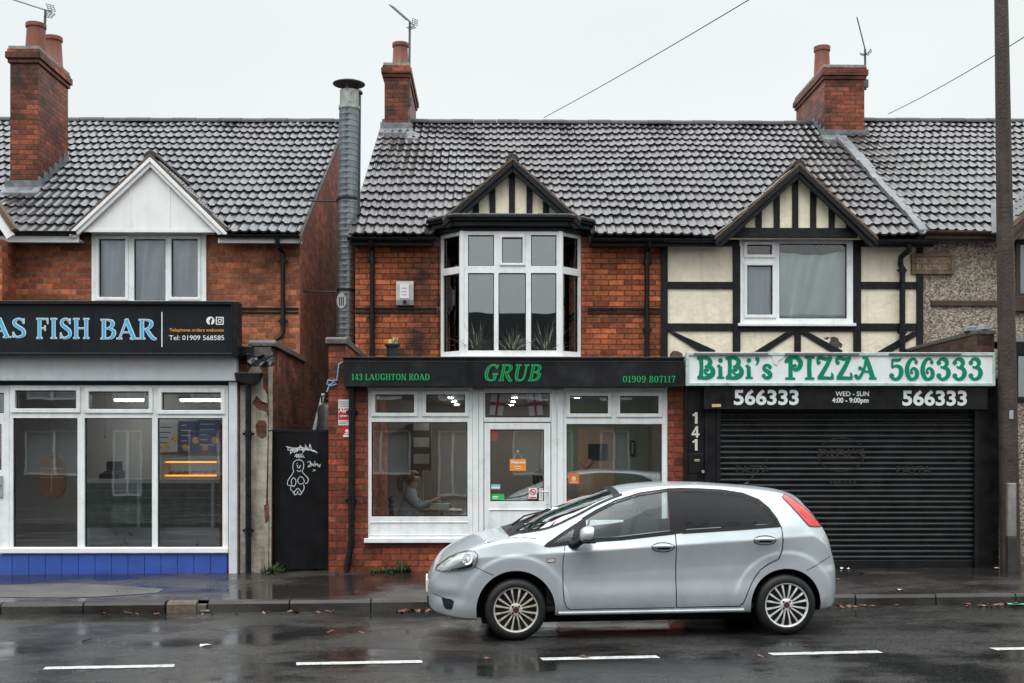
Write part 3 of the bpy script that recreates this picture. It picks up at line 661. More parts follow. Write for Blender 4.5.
def chimney(roof, x0, x1, Y0, Y1, zt, pots, name='chimney', cem=False, front_apron=True):
    """pots: (x, y, radius, height)"""
    c = MB(); zb = zroof(Y0)-.5
    c.box(x0, x1, Y0, Y1, zb, zt-.23)
    c.box(x0-.03, x1+.03, Y0-.03, Y1+.03, zt-.229, zt-.16)
    c.box(x0-.06, x1+.06, Y0-.06, Y1+.06, zt-.159, zt-.05)
    c.box(x0-.035, x1+.035, Y0-.035, Y1+.035, zt-.049, zt)
    st_ = c.build(name, BR_CHIM, roof, bev=.006)
    f = MB(); rr = random.Random(int(x0*10)); n = 12
    f.prismz([(x0-.02,Y0-.02),(x1+.02,Y0-.02),(x1+.02,Y1+.02),(x0-.02,Y1+.02)], zt+.001, zt+.05)
    for k in range(9):
        x = rr.uniform(x0+.04, x1-.04); y = rr.uniform(Y0+.04, Y1-.04); r = rr.uniform(.06, .13)
        f.lathe([(r, zt+.02), (r*.8, zt+.045), (r*.2, zt+.06)], (x, y, 0), 7)
    f.build('flaunching', MORTAR, st_)
    for (x, y, r, h) in pots:
        p = MB(); p.lathe([(r*1.08, zt), (r*1.06, zt+h*.1), (r, zt+h*.12), (r*.86, zt+h*.86), (r*.98, zt+h*.88), (r*.98, zt+h), (r*.8, zt+h), (r*.78, zt+h*.6)], (x, y, 0), 20)
        p.build('chimney_pot', TERRA, st_, smooth=40)
    fl = MB()
    if front_apron: fl = apron(roof, x0, x1, Y0)
    n = max(3, int((Y1-Y0)/.2))
    for (xa, xb) in ((x0-.014, x0-.002), (x1+.002, x1+.014)):     # stepped flashing up both sides
        for k in range(n):
            ya = Y0+(Y1-Y0)*k/n; yb = Y0+(Y1-Y0)*(k+1)/n
            if ya > RY-.1: break
            yb = min(yb, RY)
            fl.prismx([(ya,zroof(ya)-.05),(yb,zroof(yb)-.05),(yb,zroof(yb)+.10),(ya,zroof(yb)+.10)], xa, xb)
    if fl.v: fl.build('flashing', LEAD, st_)
    return st_
def gablet(parent, xl, xr, xa, zf, za, Yf, mat, barge, bw, vergew=.04, back=2.3, over=.12):
    """small gable: tiled slopes running back into the main roof, verge and barge boards in front"""
    r = MB(); yb = Yf-over
    for (x, s) in ((xl, 1), (xr, -1)):
        S = Vector((xa-x, 0, za-zf)); tiled(r, (x, yb, zf), (0,1,0), S, back+over, S.length, max(4, int(S.length/.3)), amp=.022, lip=.016)
    ro = r.build('gablet_roof', mat, parent, smooth=50, weld=False)
    g = MB()
    for k in range(int((back+over)/.45)+1):
        y0 = yb-.01+k*.45; pr = [(xa-.1*math.cos(math.pi*i/8), za-.02+.1*math.sin(math.pi*i/8)) for i in range(9)]
        g.prism(pr, y0, y0+.442)
    g.build('gablet_ridge', RIDGE, ro)
    v = MB(); b = MB()
    for (x, s) in ((xl, 1), (xr, -1)):
        d = Vector((xa-x, za-zf)); sl = d.y/abs(d.x); t = vergew*math.hypot(1, sl)
        v.prism([(x-s*.05,zf-.05*sl-.005),(xa,za+.03),(xa,za+.03-t),(x-s*.05,zf-.05*sl-t)], yb-.035, yb+.10)
        t2 = bw*math.hypot(1, sl); q = zf-.05*sl-t
        b.prism([(x-s*.04,q-.002),(xa-s*.001,za+.028-t),(xa-s*.001,za+.028-t-t2),(x-s*.04+s*t2*.5,q-t2*.55),(x-s*.04,q-t2*.55)], yb-.02, yb+.03)
        t3 = t2*.45
        b.prism([(x-s*.04,q-.012),(xa-s*.001,za+.012-t),(xa-s*.001,za+.012-t-t3),(x-s*.04,q-.012-t3)], yb-.05, yb-.0205)
    v.build('verge', VERGE, ro); b.build('bargeboard', barge, parent, bev=.006)
    return ro
def curtain(parent, x0, x1, z0, z1, Y, mat, folds=9, amp=.02, name='curtain', skew=0, seed=0, sag=0):
    m = MB(); n = folds*8; k = 8; rr = random.Random(seed); ph = [rr.uniform(0, 6) for _ in range(6)]
    P = []
    for j in range(k+1):
        v = j/k
        for i in range(n+1):
            u = i/n; x = x0+(x1-x0)*u; uu = u+skew*(1-v)*math.sin(u*math.pi)
            y = Y+amp*(math.sin(uu*folds*6.28+ph[0])+.5*math.sin(uu*folds*2.6+ph[1]+v*2)+.4*math.sin(uu*17+v*5+ph[2]))
            P.append((x, y, z0+(z1-z0)*v-(sag*math.sin(u*math.pi*1.0)**2 if j == k else 0)))
    m.v = P
    for j in range(k):
        for i in range(n):
            a = j*(n+1)+i; m.f.append((a, a+1, a+n+2, a+n+1)); m.mi.append(0)
    return m.build(name, mat, parent, smooth=True, weld=False)
def holes(px, Y): return [R(*p, Y) for p in px]
NET = M('net_curtain', (.58,.64,.68), .9, var=.06)
SHEET = M('pale_sheet', (.84,.93,.885), .9, var=.05)
PEBBLE = None
def pebble_mat():
    m, t, p = newmat('pebbledash'); N = t.nodes.new; L = t.links.new
    g = N('ShaderNodeNewGeometry'); v = N('ShaderNodeTexVoronoi'); v.inputs['Scale'].default_value = 42; L(g.outputs['Position'], v.inputs['Vector'])
    s = N('ShaderNodeSeparateColor'); L(v.outputs['Color'], s.inputs[0])
    cr = N('ShaderNodeValToRGB'); e = cr.color_ramp.elements
    e[0].position = 0; e[0].color = (.10,.075,.055,1); e[1].position = 1; e[1].color = (.50,.44,.36,1)
    for ps, c in ((.3,(.20,.155,.12,1)),(.6,(.33,.27,.21,1)),(.85,(.42,.36,.29,1))):
        q = e.new(ps); q.color = c
    L(s.outputs[0], cr.inputs[0])
    n = N('ShaderNodeTexNoise'); n.inputs['Scale'].default_value = 1.5; n.inputs['Detail'].default_value = 7; L(g.outputs['Position'], n.inputs['Vector'])
    r = N('ShaderNodeMapRange'); r.inputs[1].default_value = .3; r.inputs[2].default_value = .7; r.inputs[3].default_value = .72; r.inputs[4].default_value = 1.15; L(n.outputs[0], r.inputs[0])
    mx = N('ShaderNodeMix'); mx.data_type = 'RGBA'; mx.blend_type = 'MULTIPLY'; mx.inputs[0].default_value = 1; L(cr.outputs[0], mx.inputs[6]); L(r.outputs[0], mx.inputs[7]); L(mx.outputs[2], p.inputs['Base Color'])
    b = N('ShaderNodeBump'); b.inputs['Strength'].default_value = .9; b.inputs['Distance'].default_value = .012; b.invert = True; L(v.outputs['Distance'], b.inputs['Height']); L(b.outputs[0], p.inputs['Normal'])
    p.inputs['Roughness'].default_value = .6
    return m
PEBBLE = pebble_mat()
BROWN = M('brown_paint', (.060,.034,.024), .45, var=.3, streak=.25, dirt=(.10,.08,.07), dirtamt=.4)
FELT = M('roof_felt', (.03,.03,.03), .5)

# ================================================================== LEFT: fish bar house
XG = -2.95
fish = thing('shop_house', 'red brick house with white boarded gable over the chip shop', 'house', (-5.5, UY, 0))
wl = MB(); fw = R(91.5, 231.5, 206, 303, UY)
wl.plate((-13, XG, 2.75, 5.06), [fw], UY, UY+.25)
wall = wl.build('wall', BR_LEFT, fish)
sw = MB(); sw.prismx([(UY+.001,0),(UY+10,0),(UY+10,5),(RY,RZ-.08),(UY+.001,zroof(UY)-.08)], XG-.24, XG+.002)
sw.build('side_wall', BR_DARK, fish)
bw = MB(); bw.box(-13, XG-.25, UY+9.9, UY+10, 0, 5); bw.build('rear_wall', BR_DARK, fish)
FG = (X_(73, 17.4), X_(224.5, 17.4), X_(150.5, 17.4), Z_(228, 17.45), Z_(158, 17.45))
roofL = main_roof(fish, -13, XG+.06, TILE_L, verge_r=XG+.05, cuts=[FG])
# eaves: white fascia with black gutters either side of the gable
xa0, xa1 = X_(-60, EY), X_(77, EY); xb0, xb1 = X_(217, EY), XG+.04
for a, b in ((xa0, xa1), (xb0, xb1)): fa = MB(); fa.box(a, b, EY+.06, EY+.10, Z_(243, EY), Z_(236.5, EY)); fa.box(a, b, EY+.10, UY-.001, Z_(241, EY), Z_(239, EY)); fa.build('fascia_board', UPVC2, fish, bev=.005)
gutter(fish, X_(-60, EY), xa1, EY, Z_(233, EY)); gutter(fish, xb0, XG+.06, EY, Z_(236, EY))
xd = X_(283, UY)
downpipe(fish, [(xd-.03, EY, Z_(238, EY)), (xd-.03, EY+.02, Z_(247, EY)), (xd+.01, UY-.07, Z_(254, UY)), (xd+.01, UY-.06, Z_(333, UY)), (xd-.02, UY-.07, Z_(337, UY)), (xd-.09, UY-.10, Z_(341, UY))], .036, BLACKG, [(xd+.01, UY-.06, Z_(262, UY)), (xd+.01, UY-.06, Z_(322, UY))])
# white gable
zf, za = Z_(228, 17.45), Z_(158, 17.45); xl, xr, xa = X_(73, 17.4), X_(224.5, 17.4), X_(150.5, 17.4)
gablet(fish, xl, xr, xa, zf, za, 17.45, TILE_L, UPVC2, .115, .03, over=.04)
gp = MB(); zb = Z_(232, 17.5)
gp.prism([(xl+.12, zb), (xr-.12, zb), (xa, za-.12)], 17.455, 17.52)
for px in (131.5, 170.5):
    x = X_(px, 17.5); t = 1-abs(x-xa)/(xr-xa); gp.box(x-.012, x+.012, 17.447, 17.4545, zb+.01, zf+(za-zf)*t-.15)
gp.box(xl+.14, xr-.14, 17.444, 17.4545, zb-.03, zb+.02)
gp.build('gable_panel', UPVC2, fish)
gp = MB(); gp.box(xl+.2, xr-.2, 17.521, UY, zb-.02, zb+.05); gp.build('soffit', UPVC2, fish)
pn = holes([(99,239,125.5,297),(134,239,165.5,300.5),(171.5,239,198,297)], UY-.04)
upvc(fish, 'window', R(91.5,232,206,303.5,UY-.04), pn, UY-.04, sash=(0, 2), glass=GLASSN, sill=.04)
curtain(fish, fw[0]+.03, fw[1]-.03, fw[2]+.02, fw[3]-.02, UY+.09, NET, 8, .034, 'net_curtain', .06, 2)
room(fish, fw[0]-.3, fw[1]+.3, UY+.26, UY+3, fw[2]-.5, 5.0, DARKIN)
# chimney at the left
chimney(roofL, X_(10, 19.1), X_(38, 19.1), 19.1, 20.45, Z_(52, 19.1), [(X_(35.5, 19.4), 19.42, .17, .53), (X_(52.5, 20.1), 20.12, .165, .56)])
# the next bay of the terrace just enters the frame: barge foot and a brick return
nb = MB(); nb.box(X_(-60, 17.2), X_(2, 17.2), 17.2, UY, 0, 4.9); nb.build('projecting_bay', BR_LEFT, fish)
vb = MB(); p0 = at(11, 237, 16.95); p1 = at(-40, 160, 16.95)
vb.bar((p0.x, 16.95, p0.z), (p1.x, 16.95, p1.z), .12, .05, (0,1,0)); vb.build('bargeboard', UPVC2, fish)
vb = MB(); vb.bar((p0.x+.05, 16.98, p0.z+.1), (p1.x+.05, 16.98, p1.z+.1), .07, .16, (0,1,0)); vb.build('verge', VERGE, fish)
cb = MB(); zc = Z_(311, UY)      # cable ducts across the brickwork
cb.box(X_(236, UY), XG-.02, UY-.025, UY-.001, zc+.015, zc+.045); cb.box(X_(236, UY), XG-.02, UY-.02, UY-.001, zc-.045, zc-.02)
cb.build('cable', BLACKG, fish)
# ---- shop front built out over the pavement side
XS = X_(228, FY)
rm = M('fish_tiles', (.48,.49,.48), .5, var=.08)
room(fish, -9.2, XS-.02, FY+.2, FY+4.1, .15, 2.68, rm, 'shop_interior')
ex = MB(); ex.box(-13, -3.3, FY+.12, UY-.002, 2.99, 3.12); ex.build('flat_roof', FELT, fish)
fb = MB(); fb.box(-13, X_(236.3, 14.98), 14.98, FY+.12, Z_(381, 14.98), Z_(354.5, 14.98))
fb.build('shop_fascia', FASCIAW, fish, bev=.006)
lp = MB(); lp.box(-13, X_(228, FY), FY+.0, FY+.1, Z_(385.5, FY), Z_(381.5, FY)); lp.build('lintel_strip', BLACK, fish)
pn = holes([(15.5,390.5,76.5,408.5),(89,391.5,149,409),(162,392.5,221,410)]+[(13,418,77.5,547),(84.5,418,152,547),(157.5,418,222.5,547)], FY)
fr = upvc(fish, 'shop_window', R(9.5,385.5,228,549.5,FY), pn, FY, dep=.09, glass=SHOPGLASS, sash=(0,1,2), sashw=.055, back=.05)
sl = MB(); r_ = R(1,547.5,229,553,FY); sl.box(r_[0], r_[1], FY-.06, FY+.02, r_[2], r_[3]); sl.build('sill', UPVC2, fr, bev=.01)
pp = MB(); r_ = R(228.6,381.5,237,577,FY-.06); pp.box(r_[0], r_[1], FY-.06, FY+.2, 0, r_[3]); pp.build('corner_post', M('grey_white_post', (.60,.63,.66), .35, streak=.1), fish, bev=.006)
BLUE = M('blue_glazed_tile', (.045,.095,.38), .16, var=.12, spec=.6, scale=3, dirt=(.05,.06,.12), dirtamt=.35, dscale=8)
bt = MB(); r_ = R(-40,553.5,227,574,FY-.03); x = r_[1]
bt.box(r_[0], r_[1], FY-.012, FY+.1, 0, r_[3]-.004)
while x > r_[0]+.05:
    bt.box(x-.212, x-.004, FY-.03, FY-.0125, .02, r_[3]-.006); x -= .214
bt.build('stall_riser', BLUE, fish, bev=.003)
# door at the very left edge
r_ = R(-70,385.5,9,560,FY); d = MB()
hp = holes([(-62,393,3.5,413),(-58,424,1,470)], FY)
dr = upvc(fish, 'door', r_, hp, FY+.01, dep=.08)
h = MB(); q = at(1.2, 485, FY); h.box(q.x-.03, q.x+.02, FY-.015, FY+.009, q.z-.16, q.z+.12); h.tube([(q.x-.005, FY-.015, q.z), (q.x-.005, FY-.05, q.z), (q.x-.11, FY-.05, q.z)], .011, 8); h.build('handle', ALU, dr, bev=.004)
st_ = MB(); st_.box(r_[0], r_[1], FY+.0, FY+.12, 0, r_[2]-.003); st_.build('door_step', CONC, fish)

# fascia sign
sgY = 14.84; r_ = R(-70, 304.5, 233.5, 354.5, sgY)
BOARD = M('charcoal_board', (.010,.013,.016), .38, spec=.2, var=.15, scale=4, streak=.25)
sign = thing('shop_sign', 'long charcoal fascia sign with large pale blue capitals', 'sign', (-4, sgY, r_[2]))
b = MB(); b.box(r_[0], r_[1], sgY, 15.0, r_[2], r_[3]); b.build('board', BOARD, sign)
b = MB(); b.plate((r_[0], r_[1], r_[2]-.012, r_[3]+.045), [(r_[0]+.02, r_[1]-.02, r_[2]+.02, r_[3]-.005)], sgY-.045, sgY-.001)
b.box(r_[1]+.001, X_(238.6, sgY), sgY-.05, 15.05, r_[2]-.03, r_[3]+.04)
b.build('trim', BLACKG, sign, bev=.008)
LBLUE = M('light_blue_letters', (.07,.42,.72), .3, var=.03); LEDGE = M('letter_outline', (.66,.74,.74), .35, var=.02)
def fishword(t, px0, px1, pyb, pyt):
    a = at(px0, pyb, sgY); c = at(px1, pyt, sgY)
    lettering(t, SERIF, c.z-a.z, a.x, a.z, sgY-.001, LEDGE, sign, c.x-a.x+.02, ext=.004, grow=.05)
    lettering(t, SERIF, c.z-a.z, a.x, a.z, sgY-.0055, LBLUE, sign, c.x-a.x+.02, ext=.003, grow=-.022)
fishword('AS', -10, 25.5, 337.5, 318.5); fishword('FISH', 36, 90, 338.5, 318.5); fishword('BAR', 100, 155.5, 339, 319.5)
a = at(162, 347, sgY); c = at(162.7, 312, sgY); b = MB(); b.box(a.x-.006, a.x+.006, sgY-.004, sgY-.0005, a.z, c.z); b.build('divider', WHITEP, sign)
a = at(169, 340, sgY); bfont('Tel: 01909 568585', .062, a.x, a.z, sgY-.003, WHITEP, sign, sx=1.09)
ORANGE = M('orange_letters', (.85,.36,.05), .4)
a = at(169.5, 331.5, sgY); bfont('Telephone orders welcome', .042, a.x, a.z, sgY-.003, ORANGE, sign, sx=1.06, bold=.004)
# two round-cornered badges: a letter f in a disc, a camera outline
a = at(210.5, 320.8, sgY); b = MB(); b.lathe([(.053, 0), (.053, .004)], (a.x, sgY-.0045, a.z), 24, 'y'); b.build('badge', WHITEP, sign)
bfont('f', .085, a.x-.012, a.z-.052, sgY-.007, BOARD, sign, bold=.03)
a = at(219.8, 320.8, sgY); b = MB(); w = .05
b.plate((a.x-w, a.x+w, a.z-w, a.z+w), [(a.x-w+.012, a.x+w-.012, a.z-w+.012, a.z+w-.012)], sgY-.004, sgY-.0005)
for k in range(16):
    t0, t1 = k*math.pi/8, (k+1)*math.pi/8
    b.face([(a.x+.027*math.cos(t0),sgY-.004,a.z+.027*math.sin(t0)),(a.x+.016*math.cos(t0),sgY-.004,a.z+.016*math.sin(t0)),(a.x+.016*math.cos(t1),sgY-.004,a.z+.016*math.sin(t1)),(a.x+.027*math.cos(t1),sgY-.004,a.z+.027*math.sin(t1))])
b.box(a.x+.022, a.x+.03, sgY-.0045, sgY-.001, a.z+.022, a.z+.03); b.build('badge', WHITEP, sign)

# ---- rendered end wall with brick return
RENDER = M('stained_render', (.33,.30,.24), .7, var=.3, scale=6, bump=.7, bscale=14, streak=.4, dirt=(.075,.06,.045), dirtamt=.9, dscale=3.2)
pw = thing('end_wall', 'crumbling cream rendered pier with brick side wall beside the black gate', 'wall', (-3.1, FY, 0))
x0, x1 = X_(238.5, FY), X_(272, FY); zt = Z_(343, FY)
w = MB(); w.box(x0, x1-.02, FY+.03, FY+.35, 0, zt-.05); w.box(x1-.24, x1, FY+.351, UY-.001, 0, zt-.06); w.build('brick_core', brick_mat('brick_core', (.24,.080,.042), (.14,.048,.03), (.12,.09,.07), .8, .6, .010, 7), pw)
# render coat: irregular outline with bare patches where it has fallen away
q = lambda pts: [(X_(a, FY), Z_(b, FY)) for a, b in pts]
w = MB()
w.prism(q([(240,385),(247,385),(247,374),(252,366),(258,366),(262,372),(263,388),(267,395),(268,404),(262,402),(256,396),(252,404),(258,410),(266,412),(268,418),(267,470),(266,505),(269,520),(268,576),(240,576)]), FY, FY+.029)
w.prism(q([(267.5,356),(272.3,352),(272.6,420),(272.4,430),(268.4,431),(268.6,412),(268.6,400)]), FY-.004, FY+.028)
w.prism(q([(268.5,432),(272,431),(271,576),(269,576),(269.4,520),(268,500)]), FY-.002, FY+.028)
w.build('render_coat', RENDER, pw, bev=.006)
w = MB(); w.prism(q([(255.5,425),(259,420.5),(265,420.5),(266.6,424),(266.5,436),(262,438.5),(257,435)]), FY-.006, FY-.0005); w.prism(q([(264,505),(268.8,503),(268.8,520),(265.5,523)]), FY-.005, FY-.0005)
w.build('bare_patch', brick_mat('brick_bare', (.24,.085,.042), (.15,.055,.032), (.12,.09,.07), .8, .6, .010, 8), pw)
w = MB(); n0 = len(w.v); w.prismx([(FY-.03,zt-.05),(FY-.03,zt),(FY+.02,zt+.035),(UY-.06,zt+.0),(UY-.06,zt-.08)], x0+.13, x1+.05)
w.box(x0+.10, x1-.01, FY-.015, FY+.3, zt-.26, zt-.051)
w.build('coping', CONC, pw, bev=.012)
w = MB(); r_ = R(234.5,372.5,262,385.5,14.95); w.prism([(r_[0],r_[3]),(r_[1],r_[3]),(r_[1]-.05,r_[2]+.05),(r_[0]+.22,r_[2]),(r_[0]+.02,r_[2]+.06)], 14.92, FY-.005); w.build('hopper', BLACKG, pw, bev=.01)
xp = X_(248.3, 15.03); downpipe(pw, [(xp, 15.03, r_[2]+.03), (xp, 15.03, .3), (xp, 15.03, .16)], .038, BLACKG, [(xp, 15.03, Z_(434, FY)), (xp, 15.03, Z_(530, FY))])
w = MB(); ra = random.Random(4)       # torn lead sheet and felt flapping at the corner
pts = [[at(247+i*4.4+ra.uniform(-1,1), 356+j*4+ra.uniform(-2,2)-abs(i-2)*(1 if j else .3), 14.93+ra.uniform(-.05,.05)) for i in range(7)] for j in range(4)]
for j in range(3):
    for i in range(6): w.face([pts[j+1][i], pts[j+1][i+1], pts[j][i+1], pts[j][i]])
o = w.build('torn_flashing', M('torn_felt', (.03,.032,.036), .35, var=.8, scale=9), pw); md = o.modifiers.new('s', 'SOLIDIFY'); md.thickness = .012
w = MB(); r_ = R(236,346,252,356,14.98); w.box(r_[0], r_[1], 14.98, FY+.3, r_[2], r_[3]); w.build('gutter_end', BLACKG, pw, bev=.01)

# ================================================================== MIDDLE: grub cafe house
XL, XM, XP = -2.10, 2.62, 6.64
grub = thing('shop_house', 'red brick house with canted white bay window above the café', 'house', (.3, UY, 0))
wl = MB(); bayh = (-.74, 1.33, 3.1, 5.2)
wl.plate((XL, XM, 2.75, 5.06), [bayh], UY, UY+.25); wl.build('wall', BR_MID, grub)
sw = MB(); sw.prismx([(UY+.251,0),(UY+10,0),(UY+10,5),(RY,RZ-.1),(UY+.251,zroof(UY)-.1)], XL, XL+.24); sw.box(XL+.24, XP, UY+9.9, UY+10, 0, 5); sw.build('side_wall', BR_DARK, grub)
GG = (X_(434, 17.4), X_(590, 17.4), X_(512.5, 17.4), Z_(225, 17.4), Z_(160.5, 17.4))
roofM = main_roof(grub, XL-.06, XM, TILE_M, verge_l=XL-.05, cuts=[GG])
zt_ = Z_(237, EY); zb_ = Z_(245, EY)
for a, b in ((XL-.05, X_(432, EY)), (X_(592, EY), XM-.001)): fa = MB(); fa.box(a, b, EY+.06, EY+.10, zb_, zt_); fa.box(a, b, EY+.10, UY-.001, zb_+.03, zb_+.05); fa.build('fascia_board', TIMBER, grub)
gutter(grub, XL-.08, X_(437, EY), EY, Z_(238, EY)); gutter(grub, X_(590, EY), XM-.005, EY, Z_(238.5, EY))
for px, cc in ((372.5, (262, 318)), (646.5, (262, 330))):
    x = X_(px, UY); downpipe(grub, [(x, EY, Z_(240, EY)), (x, EY+.03, Z_(244, EY)), (x, UY-.06, Z_(252, UY)), (x, UY-.06, 3.1)], .038, BLACKG, [(x, UY-.06, Z_(c, UY)) for c in cc])
zc = Z_(310.5, UY); cb = MB()
for a, b in ((355.5,371),(374,437),(588,644.5),(648.5,660)):
    cb.box(X_(a, UY), X_(b, UY), UY-.03, UY-.001, zc+.012, zc+.042); cb.box(X_(a, UY), X_(b, UY), UY-.018, UY-.001, zc-.052, zc-.030)
cb.tube([(X_(439, UY), UY-.01, 3.2), (X_(438.6, UY), UY-.01, 4.9)], .008, 6)
cb.build('cable', BLACKG, grub)
# canted bay
BYF = 17.35; bl, br = -.79, 1.37; fl_, fr_ = X_(462, BYF), X_(560.5, BYF); zb, zt = Z_(355.5, BYF), Z_(231, BYF)
pn = holes([(468,235,494,265.8),(502,237.5,522.5,263),(531,235,556.5,265.8),(468,273,494,350.5),(498.5,273,526,350.5),(531,273,556.5,350.5)], BYF)
front = upvc(grub, 'bay_window', (fl_, fr_, zb, zt), pn, BYF, dep=.07, glass=UPGLASS, sash=(1,), sashw=.04)
def cant(a, b):
    d = Vector((b[0]-a[0], b[1]-a[1])); w = d.length; ang = math.atan2(d.y, d.x)
    zz = [pn[0][2], pn[0][3], pn[3][2], pn[3][3]]
    f = upvc(grub, 'bay_window', (0, w, zb, zt), [(.05, w-.05, zz[0], zz[1]), (.05, w-.05, zz[2], zz[3])], 0, dep=.07, glass=UPGLASS)
    g = ORG[f]; Mx = Matrix.Translation(-g) @ Matrix.Translation((a[0], a[1], 0)) @ Matrix.Rotation(ang, 4, 'Z') @ Matrix.Translation(g)
    for o in [f]+list(f.children): o.data.transform(Mx)
cant((bl, UY-.005), (fl_-.004, BYF+.003)); cant((fr_+.004, BYF+.003), (br, UY-.005))
bp = MB()
for x in (fl_, fr_): bp.lathe([(.045, zb), (.045, zt)], (x, BYF+.02, 0), 8)
bp.prismz([(bl-.06,UY-.002),(bl-.02,UY-.06),(fl_-.03,BYF-.07),(fr_+.03,BYF-.07),(br+.02,UY-.06),(br+.06,UY-.002)], zb-.06, zb-.002)
bp.build('bay_sill', UPVC2, grub, bev=.006)
co = MB(); o_ = .12
def ring(k): return [(bl-.10-k,UY-.002),(bl-.08-k,UY-.10-k*.3),(fl_-.06-k*.6,BYF-.06-k),(fr_+.06+k*.6,BYF-.06-k),(br+.08+k,UY-.10-k*.3),(br+.10+k,UY-.002)]
co.prismz(ring(-.03), zt, zt+.055)
co.prismz(ring(.05), zt+.056, zt+.13); co.prismz(ring(.10), zt+.131, zt+.165); co.prismz(ring(.13), zt+.166, zt+.215)
co.build('bay_cornice', TIMBER, grub, bev=.012)
co = MB(); co.prismz(ring(.11), zt+.216, zt+.235); co.prismz(ring(-.04), zt+.236, zt+.26); co.build('bay_lead', LEAD, grub, bev=.006)
gy = 17.40; xl, xr, xa = X_(446, gy), X_(577, gy), X_(512.5, gy); zf, za = Z_(217, gy), Z_(160.5, gy)
gablet(grub, xl, xr, xa, zf, za, gy, TILE_M, TIMBER, .14, .034, over=.10)
gp = MB(); gp.prism([(xl+.05, zf-.05), (xr-.05, zf-.05), (xa, za-.08)], gy+.06, gy+.12); gp.build('gable_panel', CREAM, grub)
gp = MB(); gp.box(xl+.05, xr-.05, gy+.03, gy+.059, zf-.06, zf+.02)
for px in (476, 492.5, 512, 529.5, 546):
    x = X_(px, gy); t = 1-abs(x-xa)/(xr-xa); gp.box(x-.045, x+.045, gy+.035, gy+.0595, zf, zf+(za-zf)*t-.06)
gp.build('gable_studs', TIMBER, grub, bev=.005)
bayroom = room(grub, -1.6, 2.2, UY+.26, UY+3.2, 2.9, 5.3, M('bay_room', (.13,.13,.125), .8))
chimney(roofM, X_(384.5, 22.2), X_(408.5, 22.2), 22.2, 24.4, Z_(66, 22.2), [(X_(400.5, 22.6), 22.6, .165, .56)])
# mortar smear beside the flashing
sm = MB(); ra = random.Random(9)
for k in range(9):
    a = at(408+ra.uniform(0,10), 122+ra.uniform(0,12), 22); y = 22.0-ra.uniform(0,.4); sm.prismx([(y-.1,zroof(y-.1)+.055),(y+.1,zroof(y+.1)+.06),(y+.1,zroof(y+.1)),(y-.1,zroof(y-.1))], a.x-.05, a.x+.06)
sm.build('mortar_fillet', LEAD, roofM)
# ---- café shop front
FB = -2.14
fx1 = X_(686, FY); hA = R(367.5,387,475,543,FY); hB = R(475,387,556,574,FY); hC = R(556,387,668,543,FY)
hB = (hA[1], hB[1], -.1, hA[3]); hC = (hB[1], hC[1], hA[2], hA[3])
w = MB(); w.plate((FB, fx1, -.1, 2.945), [hA, hB, hC], FY, FY+.22); w.build('shop_wall', BR_LOW, grub)
w = MB(); w.box(FB, FB+.22, FY+.221, UY-.001, -.1, 3.15); w.box(FB+.0, FB+.22, FY+.0, FY+.22, 2.946, 3.16); w.build('shop_side_wall', BR_LOW, grub)
w = MB(); w.prismx([(FY-.04,3.161),(FY-.04,3.23),(FY+.04,3.255),(UY-.01,3.20),(UY-.01,3.12)], FB-.04, FB+.24); w.build('coping', CONC, grub, bev=.01)
ex = MB(); ex.box(FB+.23, fx1, FY+.23, UY-.002, 2.80, 2.93); ex.build('flat_roof', FELT, grub)
cafe = room(grub, FB+.25, fx1-.05, FY+.23, FY+7.4, .18, 2.62, M('cafe_wall', (.15,.14,.125), .75, var=.1), 'shop_interior')
px_pn = [(375.3,394.5,414,412.8),(426,394.5,465,412.8),(371.5,422,467.5,516.5)]
pn = holes(px_pn, FY+.02)
fr = upvc(grub, 'shop_window', (hA[0]+.005, X_(472.5,FY), hA[2], hA[3]-.01), pn, FY+.02, dep=.08, sash=(0,1), sashw=.05)
p_ = MB(); r_ = R(370.5,522.7,467.7,534.5,FY+.02); p_.plate((r_[0]-.012, r_[1]+.012, r_[2]-.012, r_[3]+.012), [r_], FY+.008, FY+.0195); r_ = R(364.5,538,473,542.5,FY); p_.box(r_[0], r_[1], FY-.07, FY+.02, r_[2], r_[3]); p_.build('sill', UPVC, fr, bev=.006)
pn = holes([(570,396,608,413.5),(620,396,658.5,413.5),(566.5,424,662,520)], FY+.02)
fr = upvc(grub, 'shop_window', (X_(564,FY), hC[1]-.005, hC[2], hC[3]-.01), pn, FY+.02, dep=.08, sash=(0,1), sashw=.05)
p_ = MB(); r_ = R(562,538,668,542.5,FY); p_.box(r_[0], r_[1], FY-.07, FY+.02, r_[2], r_[3]); p_.build('sill', UPVC, fr, bev=.006)
dp = MB()
for a, b in ((472.8, 478.5), (478.8, 483.6), (551.4, 557), (557.3, 563.7)):
    q = R(a,388,b,574,FY+.01); dp.box(q[0], q[1], FY+.01+(.01 if a in (478.8, 551.4) else 0), FY+.1, 0, q[3]-.02)
dp.build('door_post', UPVC, grub, bev=.006)
q = R(483.9,388.5,551,422,FY+.03); trp = holes([(485.2,393,549.8,417.5)], FY+.03)
upvc(grub, 'transom_window', (q[0], q[1], q[2], q[3]), trp, FY+.03, dep=.06)
dq = R(484.3,423.2,550.6,573,FY+.02); dg_ = holes([(490.3,429.5,544,501.5)], FY+.02)
door = upvc(grub, 'door', dq, dg_, FY+.02, dep=.065)
p_ = MB(); r_ = R(489.5,510,543.5,560,FY+.02)
p_.plate((r_[0]-.012, r_[1]+.012, r_[2]-.012, r_[3]+.012), [(r_[0]+.004,r_[1]-.004,r_[2]+.004,r_[3]-.004)], FY+.008, FY+.0195); p_.build('panel_moulding', UPVC, door, bev=.004)
